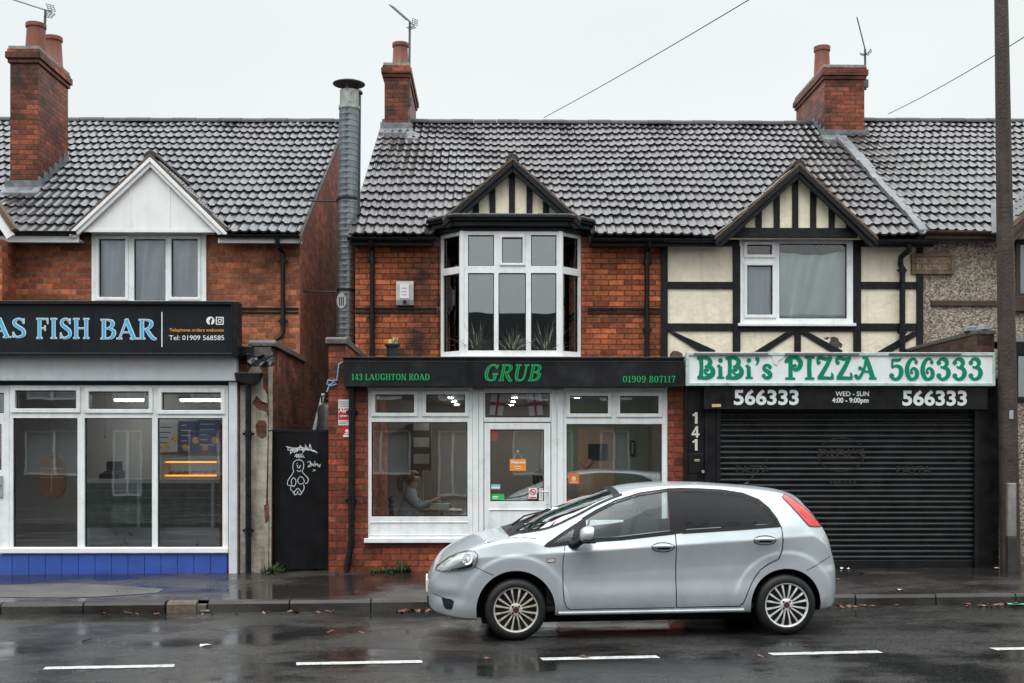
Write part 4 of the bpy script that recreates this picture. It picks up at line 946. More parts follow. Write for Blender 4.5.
h = MB(); q = at(547.6, 494, FY); h.box(q.x-.018, q.x+.018, FY+.008, FY+.0195, q.z-.14, q.z+.12); h.tube([(q.x, FY+.01, q.z+.03), (q.x, FY-.045, q.z+.03), (q.x-.10, FY-.045, q.z+.035)], .011, 8); h.build('handle', M('door_handle_white', (.7,.71,.71), .3), door, bev=.003)
ds = MB(); ds.box(hB[0]+.02, hB[1], FY-.01, FY+.2, -.1, dq[2]-.004); ds.build('door_step', CONC, grub)
xp = X_(351.8, FY-.05); downpipe(grub, [(xp, FY-.05, Z_(388, FY)), (xp-.005, FY-.05, .6), (xp-.05, FY-.05, .3), (xp-.07, FY-.06, .19)], .040, BLACKG, [(xp, FY-.05, Z_(412, FY)), (xp-.01, FY-.05, Z_(500, FY))])

# fascia sign
gY = 14.86; r_ = R(343.2, 358.5, 684, 386.5, gY)
sign = thing('shop_sign', 'long black fascia sign with slanted green lettering', 'sign', (0, gY, r_[2]))
GBOARD = M('black_board', (.010,.011,.013), .45, spec=.2, var=.2, scale=5, streak=.35, dirt=(.05,.055,.055), dirtamt=.4, dscale=3)
b = MB(); jx = X_(513.6, gY); b.box(r_[0], jx-.003, gY, FY+.0-.002, r_[2], r_[3]); b.box(jx+.003, r_[1], gY, FY-.002, r_[2], r_[3]); b.box(jx-.0029, jx+.0029, gY+.02, FY-.01, r_[2], r_[3]); b.build('board', GBOARD, sign, bev=.004)
b = MB(); b.box(r_[0]-.015, r_[1]+.01, gY-.03, FY+.15, r_[3]+.002, r_[3]+.022); b.box(r_[0], r_[1], gY-.006, gY-.0005, r_[3]-.045, r_[3]-.035); b.build('capping', M('weathered_black_trim', (.03,.03,.03), .5, var=.5), sign, bev=.005)
GREEN = M('green_letters', (.012,.36,.11), .35, var=.06); DGREEN = M('dark_green_letters', (.006,.12,.035), .4)
a = at(484.5, 380.7, gY); c = at(545, 364.8, gY)
lettering('GRUB', SERIF, c.z-a.z, a.x-.02, a.z, gY-.001, GREEN, sign, (c.x-a.x)*.95, shear=.22, grow=.05)
lettering('GRUB', SERIF, (c.z-a.z), a.x-.02, a.z, gY-.0065, DGREEN, sign, (c.x-a.x)*.95, shear=.22, grow=-.055, ext=.0005)
a = at(351.5, 380, gY); c = at(430, 374, gY); lettering('143 LAUGHTON ROAD', SERIF, c.z-a.z, a.x, a.z, gY-.001, GREEN, sign, c.x-a.x, grow=.03)
a = at(622.8, 382.3, gY); c = at(676, 376, gY); lettering('01909 807117', SERIF, c.z-a.z, a.x, a.z, gY-.001, GREEN, sign, c.x-a.x, grow=.01)
# ================================================================== RIGHT: pizza house
pizza = thing('shop_house', 'cream and black half timbered house above the pizza shop', 'house', (4.6, UY, 0))
ww = R(739, 237.5, 852.5, 323.5, UY)
w = MB(); w.plate((XM+.001, XP, 0, 5.06), [(ww[0]+.02, ww[1]-.02, ww[2]+.02, ww[3]-.02)], UY, UY+.25); w.build('wall', CREAM, pizza)
tb = MB(); q = lambda pts: [(X_(a, UY), Z_(b, UY)) for a, b in pts]
def tv(a, b, y0, y1, d=.036): r_ = R(a, y0, b, y1, UY); tb.box(r_[0], r_[1], UY-d, UY-.001, r_[2], r_[3])
tv(660.5, 667.5, 246, 357); tv(732.5, 740, 246, 352); tv(853, 860.5, 246, 352); tv(916, 922.5, 246, 352)
for a, b in ((667.6, 732.4), (860.6, 915.9)): tv(a, b, 282, 289, .030); tv(a, b, 323.5, 331, .030)
tv(740.1, 852.9, 323.9, 331.5, .034); tv(660.5, 738.5, 236.5, 246.5, .050); tv(853, 923, 236.5, 246.5, .050); tv(794, 800.5, 331.6, 352, .031)
for pts in ([(667.6,331.2),(673,331.2),(715,350),(715,356),(706,356)], [(754,356),(754,351.5),(786,331.6),(797,331.6),(760,355.5)], [(798,331.6),(808,331.6),(842,350),(842,356),(838,356)], [(876,356),(876,352),(912,331.2),(916,331.2),(916,335),(884,356)]):
    tb.prism(q(pts), UY-.026, UY-.001)
tb.build('timber_frame', TIMBER, pizza, bev=.005)
PEEL = M('bare_render', (.10,.075,.06), .8, var=.5, scale=14, bump=.6)
pb = MB(); pb.prism(q([(824,337.5),(829,336),(828,339),(825.5,339)]), UY-.004, UY-.0005); pb.prism(q([(828.5,343),(831,339),(829.5,337),(834,336),(838,337.5),(839,341),(842.5,343.5),(841,348),(839.5,346),(837,349),(834.5,345),(831,345.5)]), UY-.005, UY-.0005)
pb.prism(q([(669.5,354),(673,350.5),(678,351),(682,353),(683,356.5),(670,357)]), UY-.0045, UY-.0005); pb.build('peeled_patch', PEEL, pizza)
pn = holes([(747,244.6,772,254.6),(747,265.5,772.5,314.7),(779.5,243.5,847,318.5)], UY-.03)
upvc(pizza, 'window', ww, pn, UY-.03, dep=.08, glass=GLASSN, sash=(0,1), sill=.05, sashw=.05)
r_ = pn[2]
curtain(pizza, r_[0]-.1, r_[1]+.1, r_[2]-.1, r_[3]-.10, UY+.10, SHEET, 4, .038, 'sheet_curtain', .25, 5, sag=.06)
curtain(pizza, pn[1][0]-.1, pn[1][1]+.02, pn[1][2]-.1, pn[1][3]+.1, UY+.07, NET, 4, .018, 'net_curtain', .1, 8)
room(pizza, ww[0]-.6, ww[1]+.6, UY+.26, UY+3, ww[2]-.5, 5.3, M('upstairs_room', (.16,.17,.16), .8))
PG = (X_(717, 17.42), X_(872, 17.42), X_(797.3, 17.42), Z_(234, 17.42), Z_(165, 17.42))
roofP = main_roof(pizza, XM+.001, XP, TILE_M, cuts=[PG])
for a, b in ((XM, X_(726, EY)), (X_(868, EY), XP+.10)): fa = MB(); fa.box(a, b, EY+.06, EY+.10, zb_, zt_); fa.box(a, b, EY+.10, UY-.052, zb_+.03, zb_+.05); fa.build('fascia_board', TIMBER, pizza)
gutter(pizza, XM, X_(727, EY), EY, Z_(239, EY)); gutter(pizza, X_(866, EY), XP+.14, EY, Z_(240, EY))
x = X_(900.5, UY); downpipe(pizza, [(x+.02, EY, Z_(243, EY)), (x+.02, EY+.02, Z_(249, EY)), (x-.03, UY-.1, Z_(257, UY)), (x-.03, UY-.08, Z_(264, UY)), (x, UY-.08, Z_(268, UY)), (x, UY-.08, 3.15)], .045, BLACKG, [(x, UY-.08, Z_(270, UY)), (x, UY-.08, Z_(332, UY))])
gy = 17.42; xl, xr, xa = X_(717, gy), X_(872, gy), X_(797.3, gy); zf, za = Z_(234, gy), Z_(165, gy)
gablet(pizza, xl, xr, xa, zf, za, gy, TILE_M, TIMBER, .14, .036, over=.10)
gp = MB(); zb = Z_(227.5, gy); gp.prism([(xl+.08, zf-.05), (xr-.08, zf-.05), (xa, za-.08)], gy+.06, gy+.12); gp.build('gable_panel', CREAM, pizza)
gp = MB(); r_ = R(733, 227.5, 858, 237.3, gy); gp.box(r_[0], r_[1], gy+.02, UY-.001, r_[2], r_[3])
for px in (742.5, 759.5, 777.5, 796, 814, 832.5, 850):
    x = X_(px, gy); t = 1-abs(x-xa)/(xr-xa); gp.box(x-.047, x+.047, gy+.035, gy+.0595, r_[3], zf+(za-zf)*t-.07)
gp.build('gable_studs', TIMBER, pizza, bev=.005)
chimney(roofP, X_(824.5, 21.9), X_(864.5, 21.9), 21.9, 23.95, Z_(65.5, 21.9), [(X_(822, 22.9), 22.9, .165, .74)])
sm = MB(); y = EY+.05; ra = random.Random(2)       # mortar and lead strip along the party line
while y < 21.6:
    d = ra.uniform(.18, .4); sm.prismx([(y,zroof(y)+.02),(y+d,zroof(y+d)+.02),(y+d,zroof(y+d)+.095+ra.uniform(-.01,.012)),(y,zroof(y)+.085)], XP-.10+ra.uniform(-.02,.02), XP+.07+ra.uniform(-.02,.02)); y += d*.98
sm.build('party_flashing', LEAD, roofP)
# ---- shop front with roller shutter
PY = 15.0
bx0, bx1 = fx1+.001, 6.60
w = MB(); w.box(bx0, bx1, FY+.35, FY+.45, 0, 2.95); w.box(bx0, bx1, FY+.45, UY-.002, 2.85, 2.95); w.build('flat_roof', FELT, pizza)
w = MB(); w.prismx([(FY-.03,0),(FY-.03,3.30),(UY-.002,3.28),(UY-.002,0)], 6.40, 6.63); w.build('shop_side_wall', brick_mat('brick_sooty', (.10,.045,.032), (.06,.03,.024), (.05,.042,.036), .9, .5, .012, 6), pizza)
w = MB(); zt = Z_(334, FY); w.prismx([(FY-.05,3.301),(FY-.05,3.36),(FY+.2,3.37),(UY-.02,3.33),(UY-.02,3.281)], 6.38, 6.66); w.build('coping', CONC, pizza, bev=.012)
lp = MB(); ra = random.Random(12)
for k in range(7): lp.lathe([(.09, 0), (.07, .05), (.02, .07)], (6.5+ra.uniform(-.1,.1), FY+.02+k*.05, 3.365), 7)
lp.build('lead_cap', LEAD, pizza)
BLKW = M('black_gloss_paint', (.008,.008,.009), .35, var=.35, scale=6, streak=.3, dirt=(.025,.026,.026), dirtamt=.35, dscale=5, spec=.3)
sp = MB()
for a, b, y in ((684.8,687.5,PY-.01),(704.5,715.5,PY-.015),(976,999,PY-.005)):
    q_ = R(a, 386, b, 574, PY); sp = MB(); sp.box(q_[0], q_[1], y, FY+.34, -.05, 2.72); sp.build('shop_surround', BLKW, pizza, bev=.005)
q_ = R(687.6, 386, 704.4, 574, PY+.01); d = MB(); d.box(q_[0], q_[1], PY+.012, PY+.06, 0, 2.72)
z1 = Z_(453.5, PY); d.box(q_[0]+.01, q_[1]-.01, PY, PY+.0115, z1-.26, z1); door = d.build('side_door', BLKW, pizza, bev=.006)
d = MB(); a = at(697, 460.5, PY); d.box(a.x-.035, a.x+.035, PY-.012, PY-.001, a.z-.016, a.z+.016); d.build('letterbox', M('brass_plate', (.55,.42,.25), .35, metal=.8), door, bev=.003)
d = MB(); a = at(703.2, 471.5, PY); d.lathe([(.02,0),(.02,.03),(.012,.05)], (a.x-.01, PY-.05, a.z), 12, 'y'); d.build('lock', ALU, door)
CREAMN = M('cream_numeral', (.62,.58,.50), .4)
for ch, py in (('1', 423.7), ('4', 437.5), ('1', 450.5)):
    a = at(695.3, py, PY); lettering(ch, BLOCK, .15, a.x-.05, a.z, PY+.008, CREAMN, door, .105, ext=.005, name='door_number', gap=0)
# roller shutter: curved slats
q_ = R(715.6, 409, 976, 566.5, PY+.06); sh = MB(); z = q_[2]+.09; pitch = .0725; SHM = M('black_shutter', (.013,.014,.015), .30, var=.35, scale=5, spec=.32, dirt=(.03,.032,.032), dirtamt=.5, dscale=4)
while z < q_[3]:
    pr = []
    for k in range(9):
        t = k/8; pr.append((PY+.06-.020*math.sin(math.pi*t)**.7, z+.056*t))
    pr += [(PY+.069, z+.058), (PY+.069, z+pitch), (PY+.09, z+pitch), (PY+.09, z)]
    sh.prismx(pr, q_[0]-.02, q_[1]+.02); z += pitch
curt = sh.build('roller_shutter', SHM, pizza, smooth=35)
b = MB(); b.box(q_[0]-.02, q_[1]+.02, PY+.03, PY+.10, q_[2]-.03, q_[2]+.089); b.build('bottom_rail', BLKW, curt, bev=.008)
g = MB(); x = q_[1]; g.box(q_[0]-.004, q_[0]+.05, PY-.02, PY+.055, -.02, q_[3]); g.build('guide_rail', BLKW, pizza, bev=.005)
g = MB(); g.box(q_[1]-.05, q_[1]+.004, PY-.02, PY+.055, -.02, q_[3]); g.build('guide_rail', BLKW, pizza, bev=.005)
r_ = R(704, 386.2, 988, 409.5, 14.86); b = MB(); b.box(r_[0], r_[1], 14.86, FY+.33, r_[2], r_[3]); box = b.build('shutter_box', BLKW, pizza, bev=.006)
WLET = M('white_letters', (.72,.75,.75), .4, var=.06)
a = at(733.5, 404.3, 14.855); bfont('566333', .19, a.x, a.z, 14.857, WLET, box, bold=.03, sx=1.09)
a = at(902, 405, 14.855); bfont('566333', .19, a.x, a.z, 14.857, WLET, box, bold=.03, sx=1.09)
a = at(852.5, 396, 14.855); bfont('WED - SUN', .062, a.x, a.z, 14.857, WLET, box, 'CENTER', .02)
a = at(850.5, 402.6, 14.855); bfont('4:00 - 9:00pm', .066, a.x, a.z, 14.857, WLET, box, 'CENTER', .02, sx=.93)
a = at(712, 407, 14.855); c = at(721, 404, 14.855); b = MB(); b.box(a.x, c.x, 14.856, 14.859, a.z, c.z); b.build('maker_label', M('label_amber', (.55,.42,.22), .5), box)
# faded lettering left on the shutter slats
FADE = M('faded_paint', (.019,.020,.020), .4, var=.4, scale=20); FADER = M('faded_red_paint', (.023,.016,.015), .4, var=.4, scale=20)
sY = PY+.0435
def fade(t, px0, px1, py, h, mat=FADE):
    a = at(px0, py, sY); c = at(px1, py, sY); o = bfont(t, h, a.x, a.z, sY, mat, curt, bold=.02)
    xs = [v.co.x for v in o.data.vertices]; s = (c.x-a.x)/(max(xs)-min(xs)); m0 = min(xs)
    for v in o.data.vertices: v.co.x = m0+(v.co.x-m0)*s
fade('PASTA', 735.5, 769, 473, .10); fade('PASTA', 896, 931, 473.5, .10); fade("BIBI'S", 818, 864, 458, .12, FADER); fade('566333', 828, 856, 484, .06)
b = MB(); c = at(841, 454.5, sY); n = 40
for k in range(n):
    t0, t1 = 2*math.pi*k/n, 2*math.pi*(k+1)/n; p = lambda t, r: (c.x+.315*r*math.cos(t), sY-.0005, c.z+.225*r*math.sin(t))
    b.face([p(t0,1),p(t0,.95),p(t1,.95),p(t1,1)])
b.build('faded_oval', FADE, curt)

# white sign
bY = 14.80; r_ = R(686, 352.3, 995, 386, bY)
sign = thing('shop_sign', 'white lightbox sign with ornate green pizza lettering and number', 'sign', ((r_[0]+r_[1])/2, bY, r_[2]))
SIGNW = M('white_sign_acrylic', (.74,.77,.78), .28, var=.04, scale=2, streak=.07, dirt=(.40,.34,.27), dirtamt=.25, dscale=5)
b = MB(); b.box(r_[0]+.012, r_[1]-.012, bY, FY-.002, r_[2]+.012, r_[3]-.012); b.build('panel', SIGNW, sign, bev=.01)
TRIMG = M('green_grey_trim', (.42,.52,.49), .4, var=.25, scale=12, dirt=(.20,.09,.05), dirtamt=.6, dscale=9)
b = MB(); b.plate(r_, [(r_[0]+.035, r_[1]-.035, r_[2]+.04, r_[3]-.045)], bY-.02, bY+.06); b.build('frame', TRIMG, sign, bev=.006)
b = MB()
for a, c in ((694,768),(785,859),(889,961)): q_ = R(a, 353.2, c, 355.2, bY-.03); b.box(q_[0], q_[1], bY-.035, bY-.021, q_[2], q_[3])
b.build('clip_rail', M('grey_rail', (.12,.12,.12), .5), sign)
b = MB(); q2 = lambda pts: [(X_(a, bY), Z_(b_, bY)) for a, b_ in pts]
b.prism(q2([(769.5,353.5),(785,354.2),(783,357.5),(778.5,360.3),(776.8,365.5),(773.5,363),(772.3,357)]), bY-.012, bY-.001); b.build('cracked_patch', M('repair_white', (.66,.68,.68), .5), sign)
TEAL = M('green_vinyl', (.003,.205,.115), .4, var=.06, spec=.2)
def pz_text(t, px0, px1, pyb, pyt):
    a = at(px0, pyb, bY); c = at(px1, pyt, bY); lettering(t, FANCY, c.z-a.z, a.x, a.z, bY-.001, TEAL, sign, c.x-a.x, gap=.04, grow=.015)
pz_text("BiBi's", 697.3, 774, 378.4, 356.8); pz_text('PIZZA', 785, 878, 379.2, 356.9); pz_text('566333', 889, 984, 379.6, 358)

# ================================================================== far right: pebbledashed house
peb = thing('shop_house', 'pebbledashed house with brown trim behind the wooden pole', 'house', (8.5, UY, 0))
w = MB(); rw = R(1017, 236, 1110, 296, UY); w.plate((XP+.001, 13, 0, 5.15), [rw], UY+.01, UY+.25); w.build('wall', PEBBLE, peb)
xl = X_(1000, 17.4); roofR = main_roof(peb, XP+.02, 13, TILE_R, dz=.07, cuts=[(xl, xl+2.6, xl+1.3, Z_(230, 17.4), Z_(230, 17.4)+1.15)])
fa = MB(); fa.box(X_(926, EY), X_(1000, EY), EY+.05, EY+.10, Z_(236.5, EY), Z_(229, EY)); fa.box(X_(920, EY), X_(1001, EY), EY+.101, UY+.009, Z_(236, EY), Z_(233, EY)); fa.build('fascia_board', BROWN, peb)
gutter(peb, X_(925, EY), X_(1000, EY), EY, Z_(230, EY), BROWN)
bb = MB(); r_ = R(930.5, 300.8, 1040, 306.2, UY); bb.box(r_[0], r_[1], UY-.03, UY+.009, r_[2], r_[3]); bb.build('string_board', BROWN, peb, bev=.006)
pn = holes([(1020.5,240.5,1050,294)], UY-.02); fr = upvc(peb, 'window', (rw[0]-.02, rw[1]+.1, rw[2]-.02, rw[3]+.05), pn+holes([(1055,240,1100,294)], UY-.02), UY-.02, mat=BROWN, glass=GLASSN)
bb = MB(); r_ = R(1012, 296.5, 1110, 312, UY); bb.box(r_[0], r_[1], UY-.07, UY-.021, r_[2], r_[3]); bb.build('sill', BROWN, fr, bev=.01)
curtain(peb, rw[0]-.1, rw[1]+.1, rw[2]-.1, rw[3]+.1, UY+.2, M('pale_blind', (.52,.60,.53), .9), 5, .02, 'blind', 0, 3)
xl = X_(1000, 17.4); gablet(peb, xl, xl+2.6, xl+1.3, Z_(230, 17.4), Z_(230, 17.4)+1.15, 17.4, TILE_R, BROWN, .16, .07)
gp = MB(); gp.prism([(xl+.1, 5.0), (xl+2.5, 5.0), (xl+1.3, 6.2)], 17.46, 17.54); gp.build('gable_panel', PEBBLE, peb)
gp = MB(); q_ = at(998, 236, 17.2); gp.bar((q_.x-.02, 17.25, q_.z+.05), (q_.x+.12, 17.6, q_.z+.62), .10, .04); gp.build('valley_flashing', LEAD, peb)
w = MB(); w2 = R(1016, 349, 1100, 400, FY+.3); w.plate((6.7, 13, -.05, 3.14), [w2], FY+.3, FY+.5); w.build('shop_wall', PEBBLE, peb)
w = MB(); w.box(6.7, 13, FY+.5, UY, 3.02, 3.14); w.build('flat_roof', FELT, peb)
upvc(peb, 'shop_window', (w2[0]-.05, w2[1]+.05, w2[2]-.03, w2[3]+.1), holes([(1018.5,355,1095,397.5)], FY+.28), FY+.28, mat=BLACKG, glass=UPGLASS)
room(peb, w2[0]-.3, w2[1]+.3, FY+.51, FY+1.5, w2[2]-.3, w2[3]+.12, M('grey_room', (.20,.21,.21), .8))

# name plaque
a = R(910.5, 254, 953, 274.5, UY); pl = thing('name_plaque', 'weathered stone plaque with raised lettering under the right gutter', 'plaque', (a[0], UY, a[2]))
STONE = M('worn_stone', (.18,.12,.085), .6, var=.4, scale=8, bump=.4, dirt=(.03,.025,.02), dirtamt=.8, dscale=6)
b = MB(); b.plate(a, [(a[0]+.05, a[1]-.05, a[2]+.045, a[3]-.045)], UY-.06, UY-.045); b.box(a[0], a[1], UY-.0449, UY+.0, a[2], a[3]); b.build('stone', STONE, pl, bev=.006)
LET = M('raised_stone_letters', (.33,.25,.17), .6, var=.5, scale=9)
w = a[1]-a[0]
for t, zz in (('CORONATION', a[2]+.165), ('BUILDINGS', a[2]+.065)):
    o = bfont(t, .082, a[0]+.07, zz, UY-.05, LET, pl, bold=.02, ext=.006); xs = [v.co.x for v in o.data.vertices]; m0 = min(xs); s = (w-.14)/(max(xs)-m0)*(1 if t[0] == 'C' else .92)
    for v in o.data.vertices: v.co.x = m0+(v.co.x-m0)*s

# ================================================================== pole, flue, gate, aerials, cables
WOOD = M('creosoted_wood', (.046,.033,.027), .6, var=.35, scale=7, bump=.5, bscale=30, streak=.35, dirt=(.10,.085,.075), dirtamt=.4, dscale=4)
pY = 14.75; bx = X_(1010.5, pY); pole = thing('utility_pole', 'tall dark wooden pole at the right kerbside of the pizza shop', 'pole', (bx, pY, gz(bx)+.15))
w = MB(); tx = X_(999.5, pY)
w.tube([(bx+(tx-bx)*t, pY, .1+8.9*t) for t in (0,.1,.25,.4,.55,.7,.85,1)]+[], [.128,.124,.116,.108,.100,.092,.084,.078], 16); w.build('shaft', WOOD, pole, smooth=True)
g = MB(); a = at(1010, 483, pY-.13); c = at(1016.5, 483, pY-.13); z0 = .2; zm = Z_(537, pY); z1 = Z_(483, pY)
g.box(c.x-.12, c.x-.01, pY-.16, pY-.09, zm+.003, z1); g.build('cable_guard', M('grey_guard', (.23,.22,.21), .5, var=.3, streak=.3), pole, bev=.012)
g = MB(); g.box(c.x-.125, c.x-.005, pY-.165, pY-.09, z0, zm); g.build('cable_guard', M('dark_guard', (.035,.035,.036), .5, var=.3), pole, bev=.012)
g = MB(); a = at(1012, 415, pY-.13); g.box(a.x-.03, a.x+.02, pY-.125, pY-.105, a.z-.05, a.z+.06); g.build('number_plate', ALU, pole)

def sag(p, q, s, n=24): return [Vector(p).lerp(Vector(q), i/n)-Vector((0,0,s*4*(i/n)*(1-i/n))) for i in range(n+1)]
WIRE = M('black_wire', (.02,.02,.02), .5)
def cable(p, q, s, label):
    m = MB(); m.tube(sag(p, q, s), .0065, 6); o = m.build('overhead_cable', WIRE, None, p, smooth=True); tag(o, label, 'cable', 'overhead telephone cables')
top = Vector((tx, pY, 8.9))
cable(at(544, 117.5, RY), at(760, -7, 14.0), .03, 'thin black cable rising from the middle ridge to the top edge')
cable(at(888, 114, RY), at(1040, 27, 14.0), .05, 'thin black cable crossing behind the wooden pole above the right roof')

# stainless flue in the alley
fY = 17.95; fx = X_(344.8, fY); r = 11.3/1150*fY*.86
flue = thing('flue_pipe', 'tall galvanised steel flue with a flat rain cap rising from the alley', 'flue', (fx, fY, 2.2))
zt = Z_(91, fY); x1 = X_(349.3, fY); m = MB(); prof = []; z = 2.2; k = 0
pts, rs = [], []
while z < zt-.3:
    t = (z-2.2)/(zt-2.2)
    for dz, rr_ in ((0, r+.006), (.012, r+.006), (.016, r), (.082, r)):
        pts.append((fx+(x1-fx)*t, fY, z+dz)); rs.append(rr_)
    z += .09
pts.append((x1, fY, zt-.3)); rs.append(r)
m.tube(pts, rs, 28); m.build('duct', STEEL, flue, smooth=35)
m = MB(); m.tube([(x1, fY, zt-.30), (x1, fY, zt-.25), (x1, fY, zt-.249), (x1, fY, zt-.01)], [r+.015, r+.015, r-.005, r-.005], 28); m.build('collar', M('weathered_steel', (.33,.33,.30), .5, metal=.4, var=.4, scale=12), flue, smooth=35)
m = MB()
for k in range(3): a_ = k*2.1+.4; m.tube([(x1+.14*math.cos(a_), fY+.14*math.sin(a_), zt-.05), (x1+.14*math.cos(a_), fY+.14*math.sin(a_), zt+.09)], .012, 6)
m.lathe([(.245, zt+.085), (.25, zt+.09), (.25, zt+.10), (.12, zt+.15), (.03, zt+.17)], (x1-.005, fY, 0), 32); m.build('rain_cap', M('dark_cap', (.09,.10,.10), .45, metal=.5, var=.4), flue, smooth=35)
for zz in (Z_(200, fY), Z_(291, fY)): m = MB(); m.tube([(XG, fY+.1, zz), (fx, fY+r, zz)], .014, 6); m.lathe([(r+.012, zz-.02), (r+.012, zz+.02)], (fx+(x1-fx)*.5, fY, 0), 28); m.build('bracket', BLACK, flue)
m = MB(); a = at(341.5, 301, fY-r); pr = [(a.x+.075*math.cos(k*math.pi/12), a.z+.12*math.sin(k*math.pi/12)) for k in range(24)]
m.prism(pr, fY-r-.012, fY-r+.03); vt = m.build('maker_plate', M('plate_white', (.34,.35,.35), .4), flue, bev=.004)
m = MB()
for dx in (-.03, 0, .03): m.box(a.x+dx-.007, a.x+dx+.007, fY-r-.016, fY-r-.0121, a.z-.07, a.z+.06)
m.build('print', BLACK, vt)
p2 = thing('vent_pipe', 'slim dark vent pipe standing close behind the steel flue', 'pipe', (X_(356.3, 18.3), 18.3, 2.2)); xx = X_(356.6, 18.3); zz = Z_(95, 18.3)
m = MB(); m.tube([(xx-.02, 18.3, 2.2), (xx+.02, 18.3, zz)], .052, 14); m.build('pipe', M('dark_grey_pipe', (.05,.055,.06), .4, var=.2), p2, smooth=True)
m = MB(); m.lathe([(.075, zz+.001), (.08, zz+.02), (.06, zz+.06), (.01, zz+.075)], (xx+.02, 18.3, 0), 16); m.build('cap', BLACK, p2, smooth=True)
# gate with chalk drawing
gY_ = 15.22; r_ = R(273.5, 432, 329, 569, gY_); gate = thing('alley_gate', 'black painted gate with white scribbled figure between the two shops', 'gate', ((r_[0]+r_[1])/2, gY_, .18))
m = MB(); n = 1
for k in range(n): a = r_[0]+(r_[1]-r_[0])*k/n; b_ = r_[0]+(r_[1]-r_[0])*(k+1)/n; m.box(a+.0004, b_-.0004, gY_, gY_+.04, r_[2], r_[3])
m.build('boards', M('gate_black', (.009,.009,.010), .5, var=.4, scale=4, bump=.2, streak=.3, spec=.1, rvar=.05), gate, bev=.003)
m = MB(); m.box(r_[0], r_[1], gY_+.041, gY_+.08, .5, .6); m.box(r_[0], r_[1], gY_+.041, gY_+.08, 1.6, 1.7); m.box(r_[0]-.01, r_[1]+.01, gY_-.004, gY_+.085, r_[3]+.001, r_[3]+.03); m.build('rail', BLACK, gate)
CH = M('white_paint_pen', (.55,.57,.57), .7, var=.3, scale=40); layer = [0]
m = MB()
def scrib(pts, w=.009, smooth=True):
    # points are pixels in the enlarged view of the gate: 4.55 per photo pixel
    c = catmull([(270+a/4.556, 425+b_/4.556) for a, b_ in pts], 5) if smooth else [(270+a/4.556, 425+b_/4.556) for a, b_ in pts]
    layer[0] += 1; y = gY_-.0015-layer[0]*.0002
    c = [(X_(a, gY_), Z_(b_, gY_)) for a, b_ in c]
    for i in range(len(c)-1):
        (xa_, za_), (xb_, zb2) = c[i], c[i+1]; d = math.hypot(xb_-xa_, zb2-za_) or 1; nx, nz_ = -(zb2-za_)/d*w/2, (xb_-xa_)/d*w/2
        m.face([(xa_+nx,y,za_+nz_),(xa_-nx,y,za_-nz_),(xb_-nx,y,zb2-nz_),(xb_+nx,y,zb2+nz_)])
scrib([(73,97),(84,104),(80,112),(95,118),(92,133),(108,112),(112,128),(122,106),(120,124),(134,108),(138,92),(150,110),(150,126),(163,104),(160,88),(176,116),(180,96),(182,84),(190,114),(203,116),(215,128)], .010, False)
scrib([(78,100),(110,106),(140,104),(170,108),(205,122)], .014); scrib([(92,112),(120,114),(150,112),(185,113)], .014); scrib([(100,103),(104,116)], .012); scrib([(128,101),(124,118)], .012)
scrib([(112,144),(124,132),(120,150),(132,134),(130,152),(142,136),(142,150),(152,138),(156,150)], .010, False); scrib([(116,134),(150,132)], .008)
scrib([(108,212),(104,190),(108,170),(122,160),(140,160),(152,172),(153,192),(146,212)]); scrib([(108,212),(96,232),(82,252),(80,272),(96,276),(112,280)]); scrib([(146,212),(160,228),(174,244),(172,260),(160,268)])
scrib([(98,250),(108,240),(118,252),(116,272),(104,278),(98,266),(98,250)]); scrib([(126,250),(136,236),(150,240),(156,258),(146,268),(132,266),(126,250)])
scrib([(96,280),(94,292),(108,306),(114,318),(122,314),(128,300)]); scrib([(152,272),(156,286),(148,304),(136,318),(130,308)]); scrib([(106,312),(116,298),(126,288),(136,296),(146,312)])
scrib([(124,182),(128,196)], .011); scrib([(138,182),(134,198)], .011); scrib([(122,206),(132,212),(142,206)], .008); scrib([(126,172),(122,178)], .007)
scrib([(170,170),(182,166),(184,178),(172,190),(186,188)], .009); scrib([(188,172),(190,186),(198,176),(200,188)], .009); scrib([(204,164),(206,188)], .009); scrib([(208,184),(212,174),(216,186)], .008); scrib([(218,176),(222,190),(231,176),(226,192)], .009); scrib([(196,202),(208,206),(194,210)], .006)
m.build('scribble', CH, gate)
# leaning pipe and steel drum behind the gate
dpn = thing('leaning_pipe', 'pale plastic pipe leaning in the alley above the gate', 'pipe', at(313, 440, 16.6)); m = MB(); m.tube([at(309, 450, 16.6), at(323.5, 394, 16.9)], .03, 12); m.build('pipe', M('pale_pipe', (.42,.42,.40), .5, var=.15), dpn, smooth=True)
dr = thing('metal_drum', 'dull steel gas bottle standing behind the gate against the café wall', 'gas bottle', at(326, 448, 16.5)); c = at(328, 440, 16.55); z1 = Z_(403, 16.55)
m = MB(); m.lathe([(.13,z1-1.2),(.15,z1-1.1),(.15,z1-.1),(.13,z1-.04),(.06,z1)], (c.x, 16.55, 0), 24); m.build('body', M('dull_steel', (.12,.12,.12), .4, metal=.5, var=.3), dr, smooth=True)
m = MB(); m.lathe([(.035,z1),(.035,z1+.05),(.02,z1+.07)], (c.x, 16.55, 0), 12); m.plate((c.x-.1, c.x+.1, z1+.0, z1+.11), [(c.x-.08, c.x+.08, z1-.01, z1+.09)], 16.54, 16.56); m.build('valve', BLACK, dr)
rp = MB(); pts = [at(a, b_, FY-.03) for a, b_ in ((343,362),(339,364),(338,372),(337,380),(332,381),(328,380),(327,384),(331,386),(337,384),(334,382),(329,386),(327,392))]
rp.tube(pts, .011, 6); o = rp.build('blue_rope', M('blue_rope', (.16,.36,.50), .7), None, pts[4], smooth=True); tag(o, 'frayed pale blue rope tied at the corner of the café fascia', 'rope')

